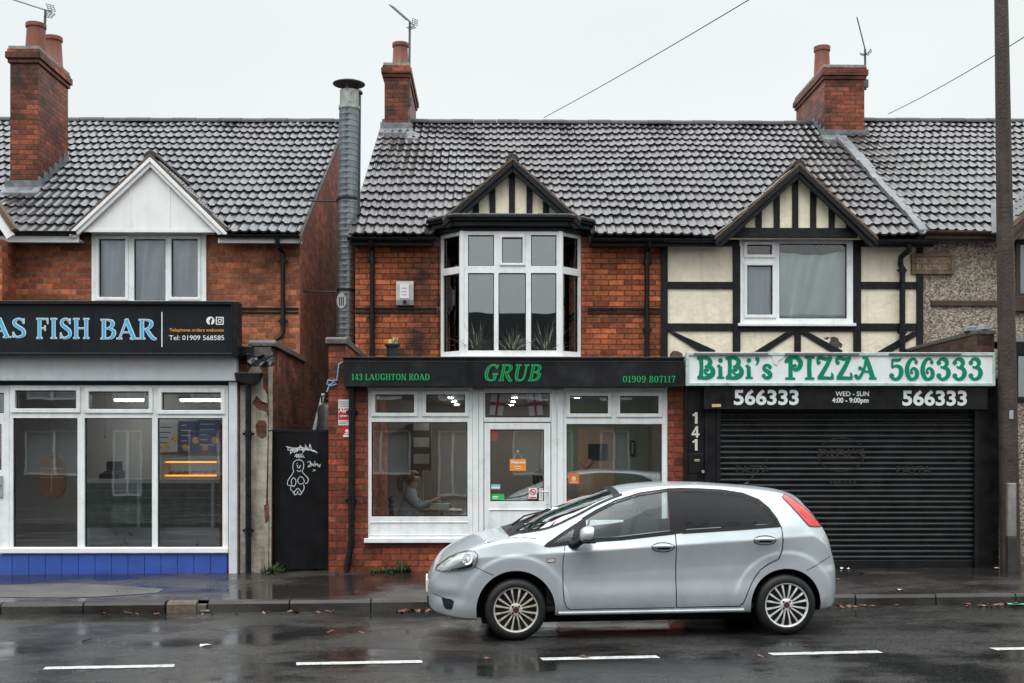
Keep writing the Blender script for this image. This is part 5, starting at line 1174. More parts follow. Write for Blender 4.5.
def aerial(base, top, tip, label, n=9, grid=True, lean=0):
    base, top, tip = Vector(base), Vector(top), Vector(tip); t = thing('tv_aerial', label, 'aerial', base, 'rooftop television aerials')
    am = M('aerial_metal', (.10,.10,.10), .5, metal=.5)
    m = MB(); m.tube([base, top], .022, 8); m.build('mast', am, t)
    m = MB(); m.tube([base+Vector((0,0,.12)), base+Vector((0,.22,.12))], .016, 6); m.box(base.x-.05, base.x+.05, base.y-.03, base.y+.03, base.z+.05, base.z+.2); m.build('bracket', am, t)
    d = (tip-top).normalized(); a0 = top-d*.12; m = MB(); m.tube([a0, tip], .012, 6)
    side = d.cross(Vector((0,1,0))).normalized()
    cr = Vector((.35,.8,.15)); cr = (cr-d*cr.dot(d)).normalized(); Ln = (tip-a0).length
    for k in range(n*2):
        p = a0+d*(.16+(Ln-.18)*k/(n*2-1)); m.tube([p-cr*.12, p+cr*.12], .006, 5)
    m.build('boom', am, t)
    m = MB()
    up = d.cross(cr).normalized()
    for sgn in (-1, 1):
        for k in range(4): p = a0+up*(sgn*(.02+.028*k))+d*(.02*k); m.tube([p-cr*.11, p+cr*.11], .006, 5)
        for q_ in (-.10, 0, .10): m.tube([a0+cr*q_+up*sgn*.02, a0+cr*q_+up*sgn*.11+d*.06], .005, 5)
    m.build('reflector', am, t)
    return t
cb = Vector((X_(43, 19.5), 19.45, Z_(98, 19.5))); aerial(cb, at(45.5, 10, 19.5), at(8, -2, 19.6), 'tv aerial on the tall two pot chimney at the left')
aerial(at(409, 108, 22.3), at(409.8, 22, 22.3), at(390.5, 5, 22.4), 'tv aerial on the single pot chimney beside the flue')
aerial(at(865.5, 90, 22.4), at(865, 49, 22.4), at(857, 17.5, 22.4), 'tv aerial on the broad chimney above the pizza house', 8)

# alarm box
a = R(396.5, 281.5, 414, 306, UY); al = thing('alarm_box', 'white alarm box fixed on the brick between drainpipe and bay', 'alarm box', ((a[0]+a[1])/2, UY, a[2]))
m = MB(); cx = (a[0]+a[1])/2; m.prismx([(UY-.001,a[2]+.01),(UY-.001,a[3]),(UY-.06,a[3]),(UY-.10,a[3]-.06),(UY-.10,a[2]+.08),(UY-.06,a[2])], a[0], a[1]); m.build('case', M('alarm_beige', (.50,.49,.46), .4, var=.1, streak=.2, dirt=(.2,.18,.15), dirtamt=.4), al, bev=.012)
m = MB(); m.box(cx-.075, cx+.065, UY-.112, UY-.101, a[2]+.10, a[3]-.05); lb = m.build('label_panel', M('alarm_white', (.70,.71,.72), .35, var=.1), al, bev=.004)
m = MB(); ra = random.Random(8)
for k in range(3): m.box(cx-.045, cx+.03, UY-.114, UY-.1125, a[2]+.15+k*.05, a[2]+.165+k*.05)
m.build('print', M('faded_red', (.55,.28,.28), .5), lb)
m = MB(); m.lathe([(.028,0),(.03,.03),(.02,.05)], (cx, UY-.14, a[2]+.045), 12, 'y'); m.build('strobe', BLACKG, al)
m = MB()
for x in (a[0]+.02, a[1]-.05): m.box(x, x+.03, UY-.075, UY-.05, a[3]-.12, a[3]-.035)
m.build('vent', BLACK, al)
# flower pot on the flat roof
fpY = 15.6; a = R(385, 337, 400, 359, fpY); c = (a[0]+a[1])/2; z0 = 2.931
fp = thing('flower_pot', 'dark flower pot with dried remains on top of the café fascia', 'flower pot', (c, fpY, z0)); zt = Z_(344.5, fpY)
m = MB(); m.lathe([(.07,z0),(.082,zt-.03),(.105,zt-.03),(.11,zt),(.095,zt),(.09,zt-.03)], (c, fpY, 0), 24); m.build('pot', M('dark_green_plastic', (.02,.026,.026), .45, var=.2), fp, smooth=40)
m = MB(); m.lathe([(.094,zt-.02),(.05,zt-.005),(.01,zt)], (c, fpY, 0), 16); ra = random.Random(5)
for k in range(26):
    a_ = ra.uniform(0, 6.28); l = ra.uniform(.03,.11); p = Vector((c+.06*math.cos(a_)*ra.random(), fpY+.06*math.sin(a_), zt-.01)); m.bar(p, p+Vector((ra.uniform(-.06,.06), ra.uniform(-.03,.03), l)), .014, .010)
m.build('dead_plant', M('dead_plant', (.38,.31,.20), .8, var=.4, scale=20), fp)
m = MB(); m.box(c-.045, c-.005, fpY-.09, fpY-.08, zt+.01, zt+.06); m.build('plant_tag', M('yellow_tag', (.75,.50,.10), .5), fp)
# warning signs on the brick pier
def plate_sign(px, Y, mat, label, cat='sign', org=None, name='warning_sign', thick=.004):
    r_ = R(*px, Y); t = thing(name, label, cat, ((r_[0]+r_[1])/2, Y, r_[2])); m = MB(); m.box(r_[0], r_[1], Y-thick, Y, r_[2], r_[3]); m.build('plate', mat, t); return t, r_
SGN = M('sign_white', (.66,.66,.64), .4, var=.06, dirt=(.3,.27,.22), dirtamt=.3); RED = M('sign_red', (.52,.025,.03), .4, var=.06)
t, r_ = plate_sign((338.3,399.5,351,425.3), FY-.002, SGN, 'white and red alarm notice on the brick pier by the drainpipe')
z = lambda py: Z_(py, FY)
m = MB(); m.box(r_[0]+.004, r_[1]-.004, FY-.0085, FY-.0065, z(420), z(408.6)); m.build('red_band', RED, t)
bfont('Alarm', .052, r_[0]+.012, z(412.4), FY-.011, WHITEP, t, bold=.02, sx=1.0); bfont('system', .03, r_[0]+.02, z(416.8), FY-.011, WHITEP, t, bold=.02)
m = MB()
for py, l in ((402,.10),(404,.12),(406.2,.14),(422,.12),(423.6,.09)): m.box(r_[0]+.014, r_[0]+.014+l, FY-.008, FY-.0065, z(py)-.004, z(py)+.004)
m.build('print', M('print_grey', (.2,.2,.2), .5), t)
t, r_ = plate_sign((342.8,425.8,351,437.2), FY-.002, RED, 'small red notice with white bell below the alarm notice')
m = MB(); c = (r_[0]+r_[1])/2; m.lathe([(.022,0),(.022,.003)], (c, FY-.0095, z(431)), 14, 'y'); m.box(c-.03, c+.03, FY-.009, FY-.0065, z(434.2), z(433.2)); m.box(r_[0]+.006, r_[1]-.006, FY-.009, FY-.0065, z(437), z(435)); m.build('print', WHITEP, t)
# stickers and notices on the café door and windows: just inside / on the glass
gl = FY+.055
def sticker(px, mat, label, Y=gl, name='sticker'):
    return plate_sign(px, Y, mat, label, 'sticker', name=name, thick=.003)
OSIGN = M('orange_card', (.80,.27,.03), .5, var=.04)
t, r_ = plate_sign((509.8,459,526,470.8), FY+.05, OSIGN, 'orange welcome card hanging on the café door glass', 'sign', name='hanging_sign')
c = (r_[0]+r_[1])/2; bfont('Welcome', .038, c, r_[3]-.06, FY+.043, WHITEP, t, 'CENTER', .03, sx=.9)
m = MB(); m.box(c-.05, c+.05, FY+.0435, FY+.0455, r_[2]+.055, r_[2]+.062); m.box(c-.03, c+.05, FY+.0435, FY+.0455, r_[2]+.025, r_[2]+.032); m.build('print', WHITEP, t)
m = MB(); q_ = at(518, 452, FY+.05); m.tube([(c-.06, FY+.048, r_[3]), (c, FY+.048, q_.z), (c+.06, FY+.048, r_[3])], .004, 5); m.lathe([(.016,0),(.016,.012)], (c, FY+.04, q_.z+.012), 12, 'y'); m.build('hanger', ALU, t)
t, r_ = sticker((490.8,430.5,497.5,440.5), M('dull_red_sticker', (.30,.07,.05), .5), 'dull red sticker in the top left corner of the café door')
t, r_ = sticker((490.5,484.3,500.2,489.2), M('pale_blue_sticker', (.30,.48,.55), .5), 'pale blue and white sticker low on the café door')
m = MB(); m.box(r_[0]+.01, r_[1]-.01, gl-.0055, gl-.0035, r_[2]+.01, r_[2]+.03); m.build('print', WHITEP, t)
t, r_ = sticker((490.8,494,504.2,500), M('green_sticker', (.03,.42,.12), .5), 'bright green sticker in the lower left of the café door')
m = MB(); m.box(r_[0]+.02, r_[0]+.10, gl-.0055, gl-.0035, r_[2]+.04, r_[2]+.05); m.box(r_[0]+.02, r_[0]+.09, gl-.0055, gl-.0035, r_[2]+.02, r_[2]+.03); m.build('print', WHITEP, t)
t, r_ = sticker((528.8,488,536.8,498.8), WHITEP, 'no smoking sticker low on the café door by the handle')
c = (r_[0]+r_[1])/2; zc = r_[2]+.09; m = MB()
for k in range(20):
    t0, t1 = k*math.pi/10, (k+1)*math.pi/10; P = lambda t_, r__: (c+r__*math.cos(t_), gl-.0055, zc+r__*math.sin(t_)); m.face([P(t0,.043),P(t0,.031),P(t1,.031),P(t1,.043)])
m.bar((c-.028, gl-.0055, zc+.028), (c+.028, gl-.0055, zc-.028), .011, .002, (0,1,0)); m.box(r_[0]+.008, r_[1]-.008, gl-.0055, gl-.0035, r_[2]+.008, r_[2]+.026); m.build('prohibition_ring', RED, t)
m = MB(); m.box(c-.022, c+.02, gl-.0048, gl-.0034, zc-.006, zc+.006); m.build('cigarette', BLACK, t)
t, r_ = sticker((539.2,488,543.2,501), WHITEP, 'narrow white upright sticker beside the café door handle')
for k, ch in enumerate('PULL'): bfont(ch, .024, (r_[0]+r_[1])/2, r_[3]-.034-k*.035, gl-.006, BLACK, t, 'CENTER', .02)
t, r_ = sticker((568.3,473.3,579.2,483.8), M('orange_sticker', (.62,.16,.04), .5), 'orange sticker in the right café window')
m = MB(); c = (r_[0]+r_[1])/2; m.lathe([(.03,0),(.03,.002)], (c, gl-.0055, r_[2]+.07), 14, 'y'); m.box(c-.045, c+.045, gl-.0055, gl-.0035, r_[2]+.015, r_[2]+.03); m.build('print', M('sticker_peach', (.75,.5,.3), .5), t)
t, r_ = sticker((567.2,498.8,588,505), M('red_sticker', (.55,.05,.03), .5), 'red sticker low in the right café window above the car')
# england flags hanging in the transom
def flag(pxs, label):
    Y = FY+.16; t = thing('flag', label, 'flag', at(*pxs[0], Y), 'small flags in the café transom')
    a, b, c, d = [Vector(at(*p, Y)) for p in pxs]       # tl tr br bl
    def P(u, v, y=0): p = a.lerp(b, u).lerp(d.lerp(c, u), v); return (p.x, Y+y+.012*math.sin(u*5+v*2), p.z)
    for nm, mt, y, rects in (('cloth', M('flag_white', (.62,.66,.72), .8), 0, [(0,1,0,1)]), ('cross', M('flag_red', (.36,.04,.035), .8), -.008, [(.42,.58,0,1),(0,.4199,.40,.56),(.5801,1,.40,.56)])):
        m = MB()
        for u0, u1, v0, v1 in rects:
            for i in range(6): m.face([P(u0+(u1-u0)*i/6, v1, y), P(u0+(u1-u0)*(i+1)/6, v1, y), P(u0+(u1-u0)*(i+1)/6, v0, y), P(u0+(u1-u0)*i/6, v0, y)])
        m.build(nm, mt, t, smooth=True)
flag([(491.5,393.2),(506,393.5),(502.5,415.5),(489.5,414.5)], 'white flag with red cross in the left of the café transom')
flag([(526.5,393.5),(541,393),(543,414.8),(529.5,416)], 'white flag with red cross in the right of the café transom')
# ================================================================== parked car
def interp(tab):
    xs = [t[0] for t in tab]; ys = [t[1] for t in tab]; n = len(xs)
    d = [(ys[i+1]-ys[i])/(xs[i+1]-xs[i]) for i in range(n-1)]
    m = [d[0]]+[0 if d[i-1]*d[i] <= 0 else 2*d[i-1]*d[i]/(d[i-1]+d[i]) for i in range(1, n-1)]+[d[-1]]
    def f(x):
        if x <= xs[0]: return ys[0]
        if x >= xs[-1]: return ys[-1]
        i = 0
        while x > xs[i+1]: i += 1
        h = xs[i+1]-xs[i]; t = (x-xs[i])/h
        return (2*t**3-3*t**2+1)*ys[i]+(t**3-2*t**2+t)*h*m[i]+(-2*t**3+3*t**2)*ys[i+1]+(t**3-t**2)*h*m[i+1]
    return f
def lin(tab):
    def f(x):
        if x <= tab[0][0]: return tab[0][1]
        for (a, b), (c, d) in zip(tab, tab[1:]):
            if x <= c: return b+(d-b)*(x-a)/(c-a) if c > a else d
        return tab[-1][1]
    return f
cZC = interp([(-0.8234,.53),(-0.8024,.575),(-0.7688,.635),(-0.7310,.695),(-0.6680,.762),(-0.5210,.845),(-0.3200,.915),(-0.0600,.968),(0.0000,.985),(0.1230,1.048),(0.3300,1.14),(0.6260,1.252),(0.9000,1.35),(1.0740,1.402),(1.3300,1.435),(1.5750,1.446),(1.8730,1.440),(2.1720,1.42),(2.4820,1.393),(2.7000,1.362),(2.8500,1.315),(2.9500,1.20),(3.0400,1.03),(3.1000,.90),(3.1400,.75),(3.1700,.62),(3.1950,.50)])
cZR = interp([(-0.8234,.52),(-0.8024,.56),(-0.7688,.615),(-0.7310,.67),(-0.6680,.735),(-0.5210,.822),(-0.3200,.897),(-0.0600,.957),(0.0500,.985),(0.3000,1.02),(0.6000,1.14),(0.8000,1.243),(1.0000,1.325),(1.2500,1.392),(1.5000,1.412),(1.8000,1.416),(2.1000,1.400),(2.3000,1.378),(2.5000,1.35),(2.6600,1.315),(2.7800,1.235),(2.9000,1.12),(3.0000,1.0),(3.0600,.90),(3.1200,.74),(3.1600,.60),(3.1950,.49)])
cYR = interp([(-0.8234,.20),(-0.8024,.32),(-0.7688,.42),(-0.7310,.49),(-0.6680,.56),(-0.5210,.65),(-0.3200,.69),(-0.0600,.705),(0.0500,.705),(0.3000,.675),(0.6000,.63),(1.0000,.59),(1.5000,.57),(2.2000,.56),(2.5000,.56),(2.6600,.575),(2.7800,.60),(2.9000,.63),(3.0000,.62),(3.0600,.59),(3.1200,.52),(3.1600,.42),(3.1950,.28)])
cZS = interp([(-0.8234,.49),(-0.8024,.53),(-0.7688,.58),(-0.7310,.63),(-0.6680,.705),(-0.5210,.80),(-0.3500,.87),(-0.0600,.925),(0.1000,.93),(0.3000,.885),(0.5000,.890),(0.6800,.903),(1.0000,.925),(1.5000,.970),(2.0000,1.0),(2.4000,1.025),(2.6000,1.03),(2.8000,1.0),(2.9500,.92),(3.0600,.80),(3.1200,.68),(3.1600,.56),(3.1950,.47)])
cW = interp([(-0.8234,.27),(-0.8024,.42),(-0.7688,.53),(-0.7310,.60),(-0.6680,.675),(-0.5840,.735),(-0.5000,.77),(-0.3000,.803),(0.0000,.818),(0.4000,.822),(1.2000,.828),(2.2000,.828),(2.6000,.822),(2.8000,.80),(2.9300,.755),(3.0300,.70),(3.1000,.63),(3.1600,.50),(3.1950,.33)])
cZB = interp([(-0.8234,.33),(-0.8024,.27),(-0.7688,.235),(-0.6680,.205),(-0.5000,.175),(-0.3500,.165),(0.4000,.20),(1.0000,.205),(2.2000,.19),(2.7000,.19),(2.9500,.20),(3.0500,.215),(3.1200,.25),(3.1950,.36)])
WB = 2.575; WZ = .285
def sst(a, b, x): t = min(1, max(0, (x-a)/(b-a))); return t*t*(3-2*t)
def crease_z(x): return .80+.052*(x-.5)+.012
def yside(x, z):
    W_ = cW(x); zs = cZS(x); zb = cZB(x); body = sst(.35, .6, x)*(1-sst(2.35, 2.75, x))
    zc = min(crease_z(x), zs-.04)
    if z > zc: y = W_-(.034+.012*body)*((z-zc)/(zs-zc))
    else:
        t = (zc-z)
        y = W_-.002-.030*body*min(1, t/.22)*(1.25-.25*min(1, t/.22))-.004*sst(0, .2, t)
        y += body*.020*sst(.56, .38, z)                # lower door swage
        y -= .035*max(0, (zb+.16-z)/.16)**2
    for cx in (0, WB):                                 # raised wheel arch flares
        r = math.hypot(x-cx, z-WZ)
        y += .010*sst(.525, .480, r)*(1 if z > .1 else 0)*sst(zs+.02, zs-.10, z)
    # bumper roll at the front and rear
    fr_ = sst(-.35, -.75, x); y += .010*fr_*math.exp(-((z-.48)/.06)**2)-.012*fr_*math.exp(-((z-.40)/.05)**2)
    rr_ = sst(2.85, 3.05, x); y += .016*rr_*sst(.66, .58, z)
    return y
def section(x):
    zb, zs, zr, yr, zc = cZB(x), cZS(x), cZR(x), cYR(x), cZC(x)
    s = [(0, zb+.02), (cW(x)*.45, zb+.012), (cW(x)*.8, zb)]
    z0 = zb+.02; n = 64
    for k in range(n+1):
        z = z0+(zs-z0)*k/n; s.append((yside(x, z), z))
    ys = s[-1][0]; n = 12
    for k in range(1, n+1):
        t = k/n; s.append((ys+(yr-ys)*t+.022*math.sin(math.pi*t)*sst(.1,.4,x)*(1-sst(2.7,2.95,x)), zs+(zr-zs)*t))
    n = 12
    for k in range(1, n+1):
        t = k/n; s.append((yr*(1-t), zr+(zc-zr)*(1-(1-t)**2.1)))
    raw = s
    for _ in range(2):
        s = [s[0]]+[raw[i] if 5 < i < 64 else (.25*s[i-1][0]+.5*s[i][0]+.25*s[i+1][0], .25*s[i-1][1]+.5*s[i][1]+.25*s[i+1][1]) for i in range(1, len(s)-1)]+[s[-1]]
    return s
_sec = {}
def ysurf(x, z):
    k = round(x, 3)
    if k not in _sec: _sec[k] = section(k)
    s = _sec[k]
    for (y0, z0), (y1, z1) in zip(s[3:], s[4:]):
        if z0 <= z <= z1: return y0+(y1-y0)*((z-z0)/(z1-z0) if z1 > z0 else 0)
    return s[3][0] if z < s[3][1] else 0.0
PAINT, pt, pp_ = newmat('silver_paint')
_N = pt.nodes.new; _L = pt.links.new
_g = _N('ShaderNodeNewGeometry'); _n = _N('ShaderNodeTexNoise'); _n.inputs['Scale'].default_value = 3; _n.inputs['Detail'].default_value = 8; _n.inputs['Roughness'].default_value = .7; _L(_g.outputs['Position'], _n.inputs['Vector'])
_r = _N('ShaderNodeMapRange'); _r.inputs[1].default_value = .3; _r.inputs[2].default_value = .75; _r.inputs[3].default_value = 1.05; _r.inputs[4].default_value = .86; _L(_n.outputs[0], _r.inputs[0])
_m = _N('ShaderNodeMix'); _m.data_type = 'RGBA'; _m.blend_type = 'MULTIPLY'; _m.inputs[0].default_value = 1; _m.inputs[6].default_value = (.45,.495,.525,1); _L(_r.outputs[0], _m.inputs[7])
# road grime thrown up along the sills
_s = _N('ShaderNodeSeparateXYZ'); _L(_g.outputs['Position'], _s.inputs[0]); _q = _N('ShaderNodeMapRange'); _q.inputs[1].default_value = .62; _q.inputs[2].default_value = .14; _q.inputs[3].default_value = 0; _q.inputs[4].default_value = .9; _L(_s.outputs[2], _q.inputs[0])
_n2 = _N('ShaderNodeTexNoise'); _n2.inputs['Scale'].default_value = 7; _n2.inputs['Detail'].default_value = 7; _L(_g.outputs['Position'], _n2.inputs['Vector'])
_mm = _N('ShaderNodeMath'); _mm.operation = 'MULTIPLY'; _L(_q.outputs[0], _mm.inputs[0]); _L(_n2.outputs[0], _mm.inputs[1])
_d = _N('ShaderNodeMix'); _d.data_type = 'RGBA'; _L(_mm.outputs[0], _d.inputs[0]); _L(_m.outputs[2], _d.inputs[6]); _d.inputs[7].default_value = (.16,.14,.12,1)
_b = _N('ShaderNodeMix'); _b.data_type = 'RGBA'; _L(_g.outputs['Backfacing'], _b.inputs[0]); _L(_d.outputs[2], _b.inputs[6]); _b.inputs[7].default_value = (.02,.02,.022,1); _L(_b.outputs[2], pp_.inputs['Base Color'])
pp_.inputs['Metallic'].default_value = .35; pp_.inputs['Roughness'].default_value = .42; pp_.inputs['Coat Weight'].default_value = .8; pp_.inputs['Coat Roughness'].default_value = .03
_v = _N('ShaderNodeTexVoronoi'); _v.inputs['Scale'].default_value = 95; _L(_g.outputs['Position'], _v.inputs['Vector'])
_vr = _N('ShaderNodeMapRange'); _vr.inputs[1].default_value = 0; _vr.inputs[2].default_value = .32; _vr.inputs[3].default_value = 1; _vr.inputs[4].default_value = 0; _L(_v.outputs['Distance'], _vr.inputs[0])
_bp = _N('ShaderNodeBump'); _bp.inputs['Strength'].default_value = .10; _bp.inputs['Distance'].default_value = .003; _L(_vr.outputs[0], _bp.inputs['Height']); _L(_bp.outputs[0], pp_.inputs['Coat Normal'])
RUBBER = M('tyre_rubber', (.012,.012,.013), .5, var=.3, scale=12, spec=.3)
TRIM = M('black_trim', (.008,.008,.009), .45, var=.2, spec=.2)
GAP = M('shut_gap', (.006,.006,.006), .8)
CARGLASS = glass_mat('car_glass', (.84,.92,.91), .015, 0, 0, ior=1.45); REARGLASS = glass_mat('rear_side_glass', (.70,.78,.78), 0, 0, 0, ior=1.3)
DARKGLASS = glass_mat('tinted_glass', (.22,.25,.26), .05, 0, 0)
SEATM = M('seat_cloth', (.030,.032,.036), .85)
car = thing('parked_car', 'wet silver five door hatchback parked at the kerb', 'car', (0,0,0))
# built with x along the car and its near side at -y, then set on the road
def inside(p, poly):
    c = False; n = len(poly)
    for i in range(n):
        (x1, y1), (x2, y2) = poly[i], poly[(i+1) % n]
        if (y1 > p[1]) != (y2 > p[1]) and p[0] < (x2-x1)*(p[1]-y1)/(y2-y1)+x1: c = not c
    return c
def dens(poly, st_=.03):
    o = []; n = len(poly)
    for i in range(n):
        a, b = poly[i], poly[(i+1) % n]; k = max(1, int(math.hypot(b[0]-a[0], b[1]-a[1])/st_))
        for j in range(k): o.append((a[0]+(b[0]-a[0])*j/k, a[1]+(b[1]-a[1])*j/k))
    return o
def inset(poly, d):
    n = len(poly); o = []; A = sum(poly[i][0]*poly[(i+1)%n][1]-poly[(i+1)%n][0]*poly[i][1] for i in range(n)); sg = 1 if A > 0 else -1
    for i in range(n):
        a, b, c = poly[i-1], poly[i], poly[(i+1) % n]
        e1 = Vector((b[0]-a[0], b[1]-a[1])).normalized(); e2 = Vector((c[0]-b[0], c[1]-b[1])).normalized()
        n1 = Vector((-e1.y, e1.x))*sg; n2 = Vector((-e2.y, e2.x))*sg; m_ = n1+n2
        m_ = m_/max(.35, m_.length_squared/2) if m_.length > 1e-5 else n1
        o.append((b[0]+m_.x*d, b[1]+m_.y*d))
    return o
Wq = [(.285,.882),(.36,.885),(.545,.905),(.603,1.075),(.45,.985)]
Wf = [(.655,.918),(1.0,.935),(1.49,.985),(1.50,1.384),(1.218,1.349),(.975,1.278),(.80,1.198),(.66,1.12)]
Wr = [(1.60,.990),(2.05,1.012),(2.52,1.040),(2.50,1.10),(2.44,1.20),(2.36,1.275),(2.22,1.335),(2.02,1.368),(1.80,1.382),(1.60,1.388)]
wins = [Wq, Wf, Wr]
xs = []; x = -.8234
while x < 3.195: xs.append(x); x += .010 if (x < -.66 or x > 2.98) else .024
xs.append(3.195)
secs = [section(x) for x in xs]; ns = len(secs[0])
V, Fc = [], []
ring_n = 2*ns-2
for x, s in zip(xs, secs):
    V += [(x, -y, z) for y, z in s]+[(x, y, z) for y, z in reversed(s[1:-1])]
for i in range(len(xs)-1):
    for j in range(ring_n):
        a = i*ring_n+j; b = i*ring_n+(j+1) % ring_n; Fc.append((a, a+ring_n, b+ring_n, b))
Fc.append(tuple(range(ring_n))); Fc.append(tuple((len(xs)-1)*ring_n+j for j in reversed(range(ring_n))))
me = bpy.data.meshes.new('body'); me.from_pydata(V, [], Fc); me.update()
tmpb = bpy.data.objects.new('tmp_body', me); COL.objects.link(tmpb)
cut = MB()
for cx, r in ((0, .372), (WB, .350)):
    for sg in (-1, 1):
        pr = [(r, sg*.50), (r, sg*1.0)] if sg > 0 else [(r, -1.0), (r, -.50)]
        cut.lathe(pr, (cx, 0, WZ-.003), 56, 'y')
tmpc = cut.build('tmp_cut', None)
for o in (tmpb, tmpc):
    bm = bmesh.new(); bm.from_mesh(o.data); bmesh.ops.remove_doubles(bm, verts=bm.verts, dist=1e-5); bmesh.ops.recalc_face_normals(bm, faces=bm.faces); bm.to_mesh(o.data); bm.free()
bo = tmpb.modifiers.new('b', 'BOOLEAN'); bo.object = tmpc; bo.operation = 'DIFFERENCE'; bo.solver = 'EXACT'
dg = bpy.context.evaluated_depsgraph_get(); dg.update()
bme = bpy.data.meshes.new_from_object(tmpb.evaluated_get(dg))
bpy.data.objects.remove(tmpb); bpy.data.objects.remove(tmpc)
bm = bmesh.new(); bm.from_mesh(bme); kill = []
wi = [inset(w, .012) for w in wins]
for f in bm.faces:
    c = f.calc_center_median()
    for w in wi:
        if abs(c.y) > .5 and inside((c.x, c.z), w): kill.append(f); break
    else:
        if .10 < c.x < 1.02 and c.z > .99 and abs(c.y) < cYR(c.x)-.05 and c.z > cZR(c.x)-.01: kill.append(f)
        elif 2.86 < c.x < 3.03 and abs(c.y) < .50 and c.z > 1.03: kill.append(f)
        elif math.hypot(c.x, c.z-WZ) < .374 and .49 < abs(c.y) < .9 and False: pass
bmesh.ops.delete(bm, geom=kill, context='FACES'); bm.to_mesh(bme); bm.free()
body = link_mesh('body', bme, PAINT, car, smooth=42)
for f in bme.polygons:      # wheel housings are bare plastic
    c = f.center
    for cx, r in ((0, .372), (WB, .350)):
        if math.hypot(c.x-cx, c.z-WZ) < r-.0005 or (abs(math.hypot(c.x-cx, c.z-WZ)-r) < .004 and abs(c.y) < .80 and abs(f.normal.y) < .3): f.material_index = 1
bme.materials.append(TRIM)
def sidepatch(mb, x0, x1, lo, hi, off, nx=40, nz=10, sides=(-1,), mi=0):
    for sg in sides:
        b = len(mb.v)
        for i in range(nx+1):
            x = x0+(x1-x0)*i/nx; l, h = lo(x), hi(x); h = max(h, l)
            for j in range(nz+1):
                z = l+(h-l)*j/nz; mb.v.append((x, sg*(ysurf(x, z)+off), z))
        for i in range(nx):
            for j in range(nz):
                a = b+i*(nz+1)+j; q = (a, a+nz+1, a+nz+2, a+1); mb.f.append(q if sg < 0 else q[::-1]); mb.mi.append(mi)
def polypatch(mb, poly, off, sides=(-1,), dz=.02):
    """fill a polygon drawn in (x, z) on the car's side"""
    d = dens(poly, .02); x0 = min(p[0] for p in d); x1 = max(p[0] for p in d)
    def span(x):
        zz = []; n = len(poly)
        for i in range(n):
            (xa_, za_), (xb_, zb2) = poly[i], poly[(i+1) % n]
            if (xa_ <= x < xb_) or (xb_ <= x < xa_): zz.append(za_+(zb2-za_)*(x-xa_)/(xb_-xa_))
        return (min(zz), max(zz)) if zz else None
    e = (x1-x0)*1e-4
    lo = lambda x: (span(min(max(x, x0+e), x1-e)) or (0, 0))[0]; hi = lambda x: (span(min(max(x, x0+e), x1-e)) or (0, 0))[1]
    sidepatch(mb, x0, x1, lo, hi, off, max(6, int((x1-x0)/.02)), 6, sides)
def ribbon(mb, pts, w, off, sides=(-1,), closed=False):
    d = dens(pts, .02) if closed else None
    if d is None:
        d = []
        for a, b in zip(pts, pts[1:]):
            k = max(1, int(math.hypot(b[0]-a[0], b[1]-a[1])/.02)); d += [(a[0]+(b[0]-a[0])*j/k, a[1]+(b[1]-a[1])*j/k) for j in range(k)]
        d.append(pts[-1])
    n = len(d)
    for sg in sides:
        L_ = []
        for i in range(n):
            p = d[i-1] if (i > 0 or closed) else d[0]; q = d[(i+1) % n] if (i < n-1 or closed) else d[-1]
            t = Vector((q[0]-p[0], q[1]-p[1])).normalized(); nx, nz_ = -t.y*w/2, t.x*w/2
            r = []
            for s in (1, -1):
                X, Z = d[i][0]+s*nx, d[i][1]+s*nz_; r.append((X, sg*(ysurf(X, Z)+off), Z))
            L_.append(r)
        for i in range(n if closed else n-1):
            a, b = L_[i], L_[(i+1) % n]; mb.face([a[0], a[1], b[1], b[0]])
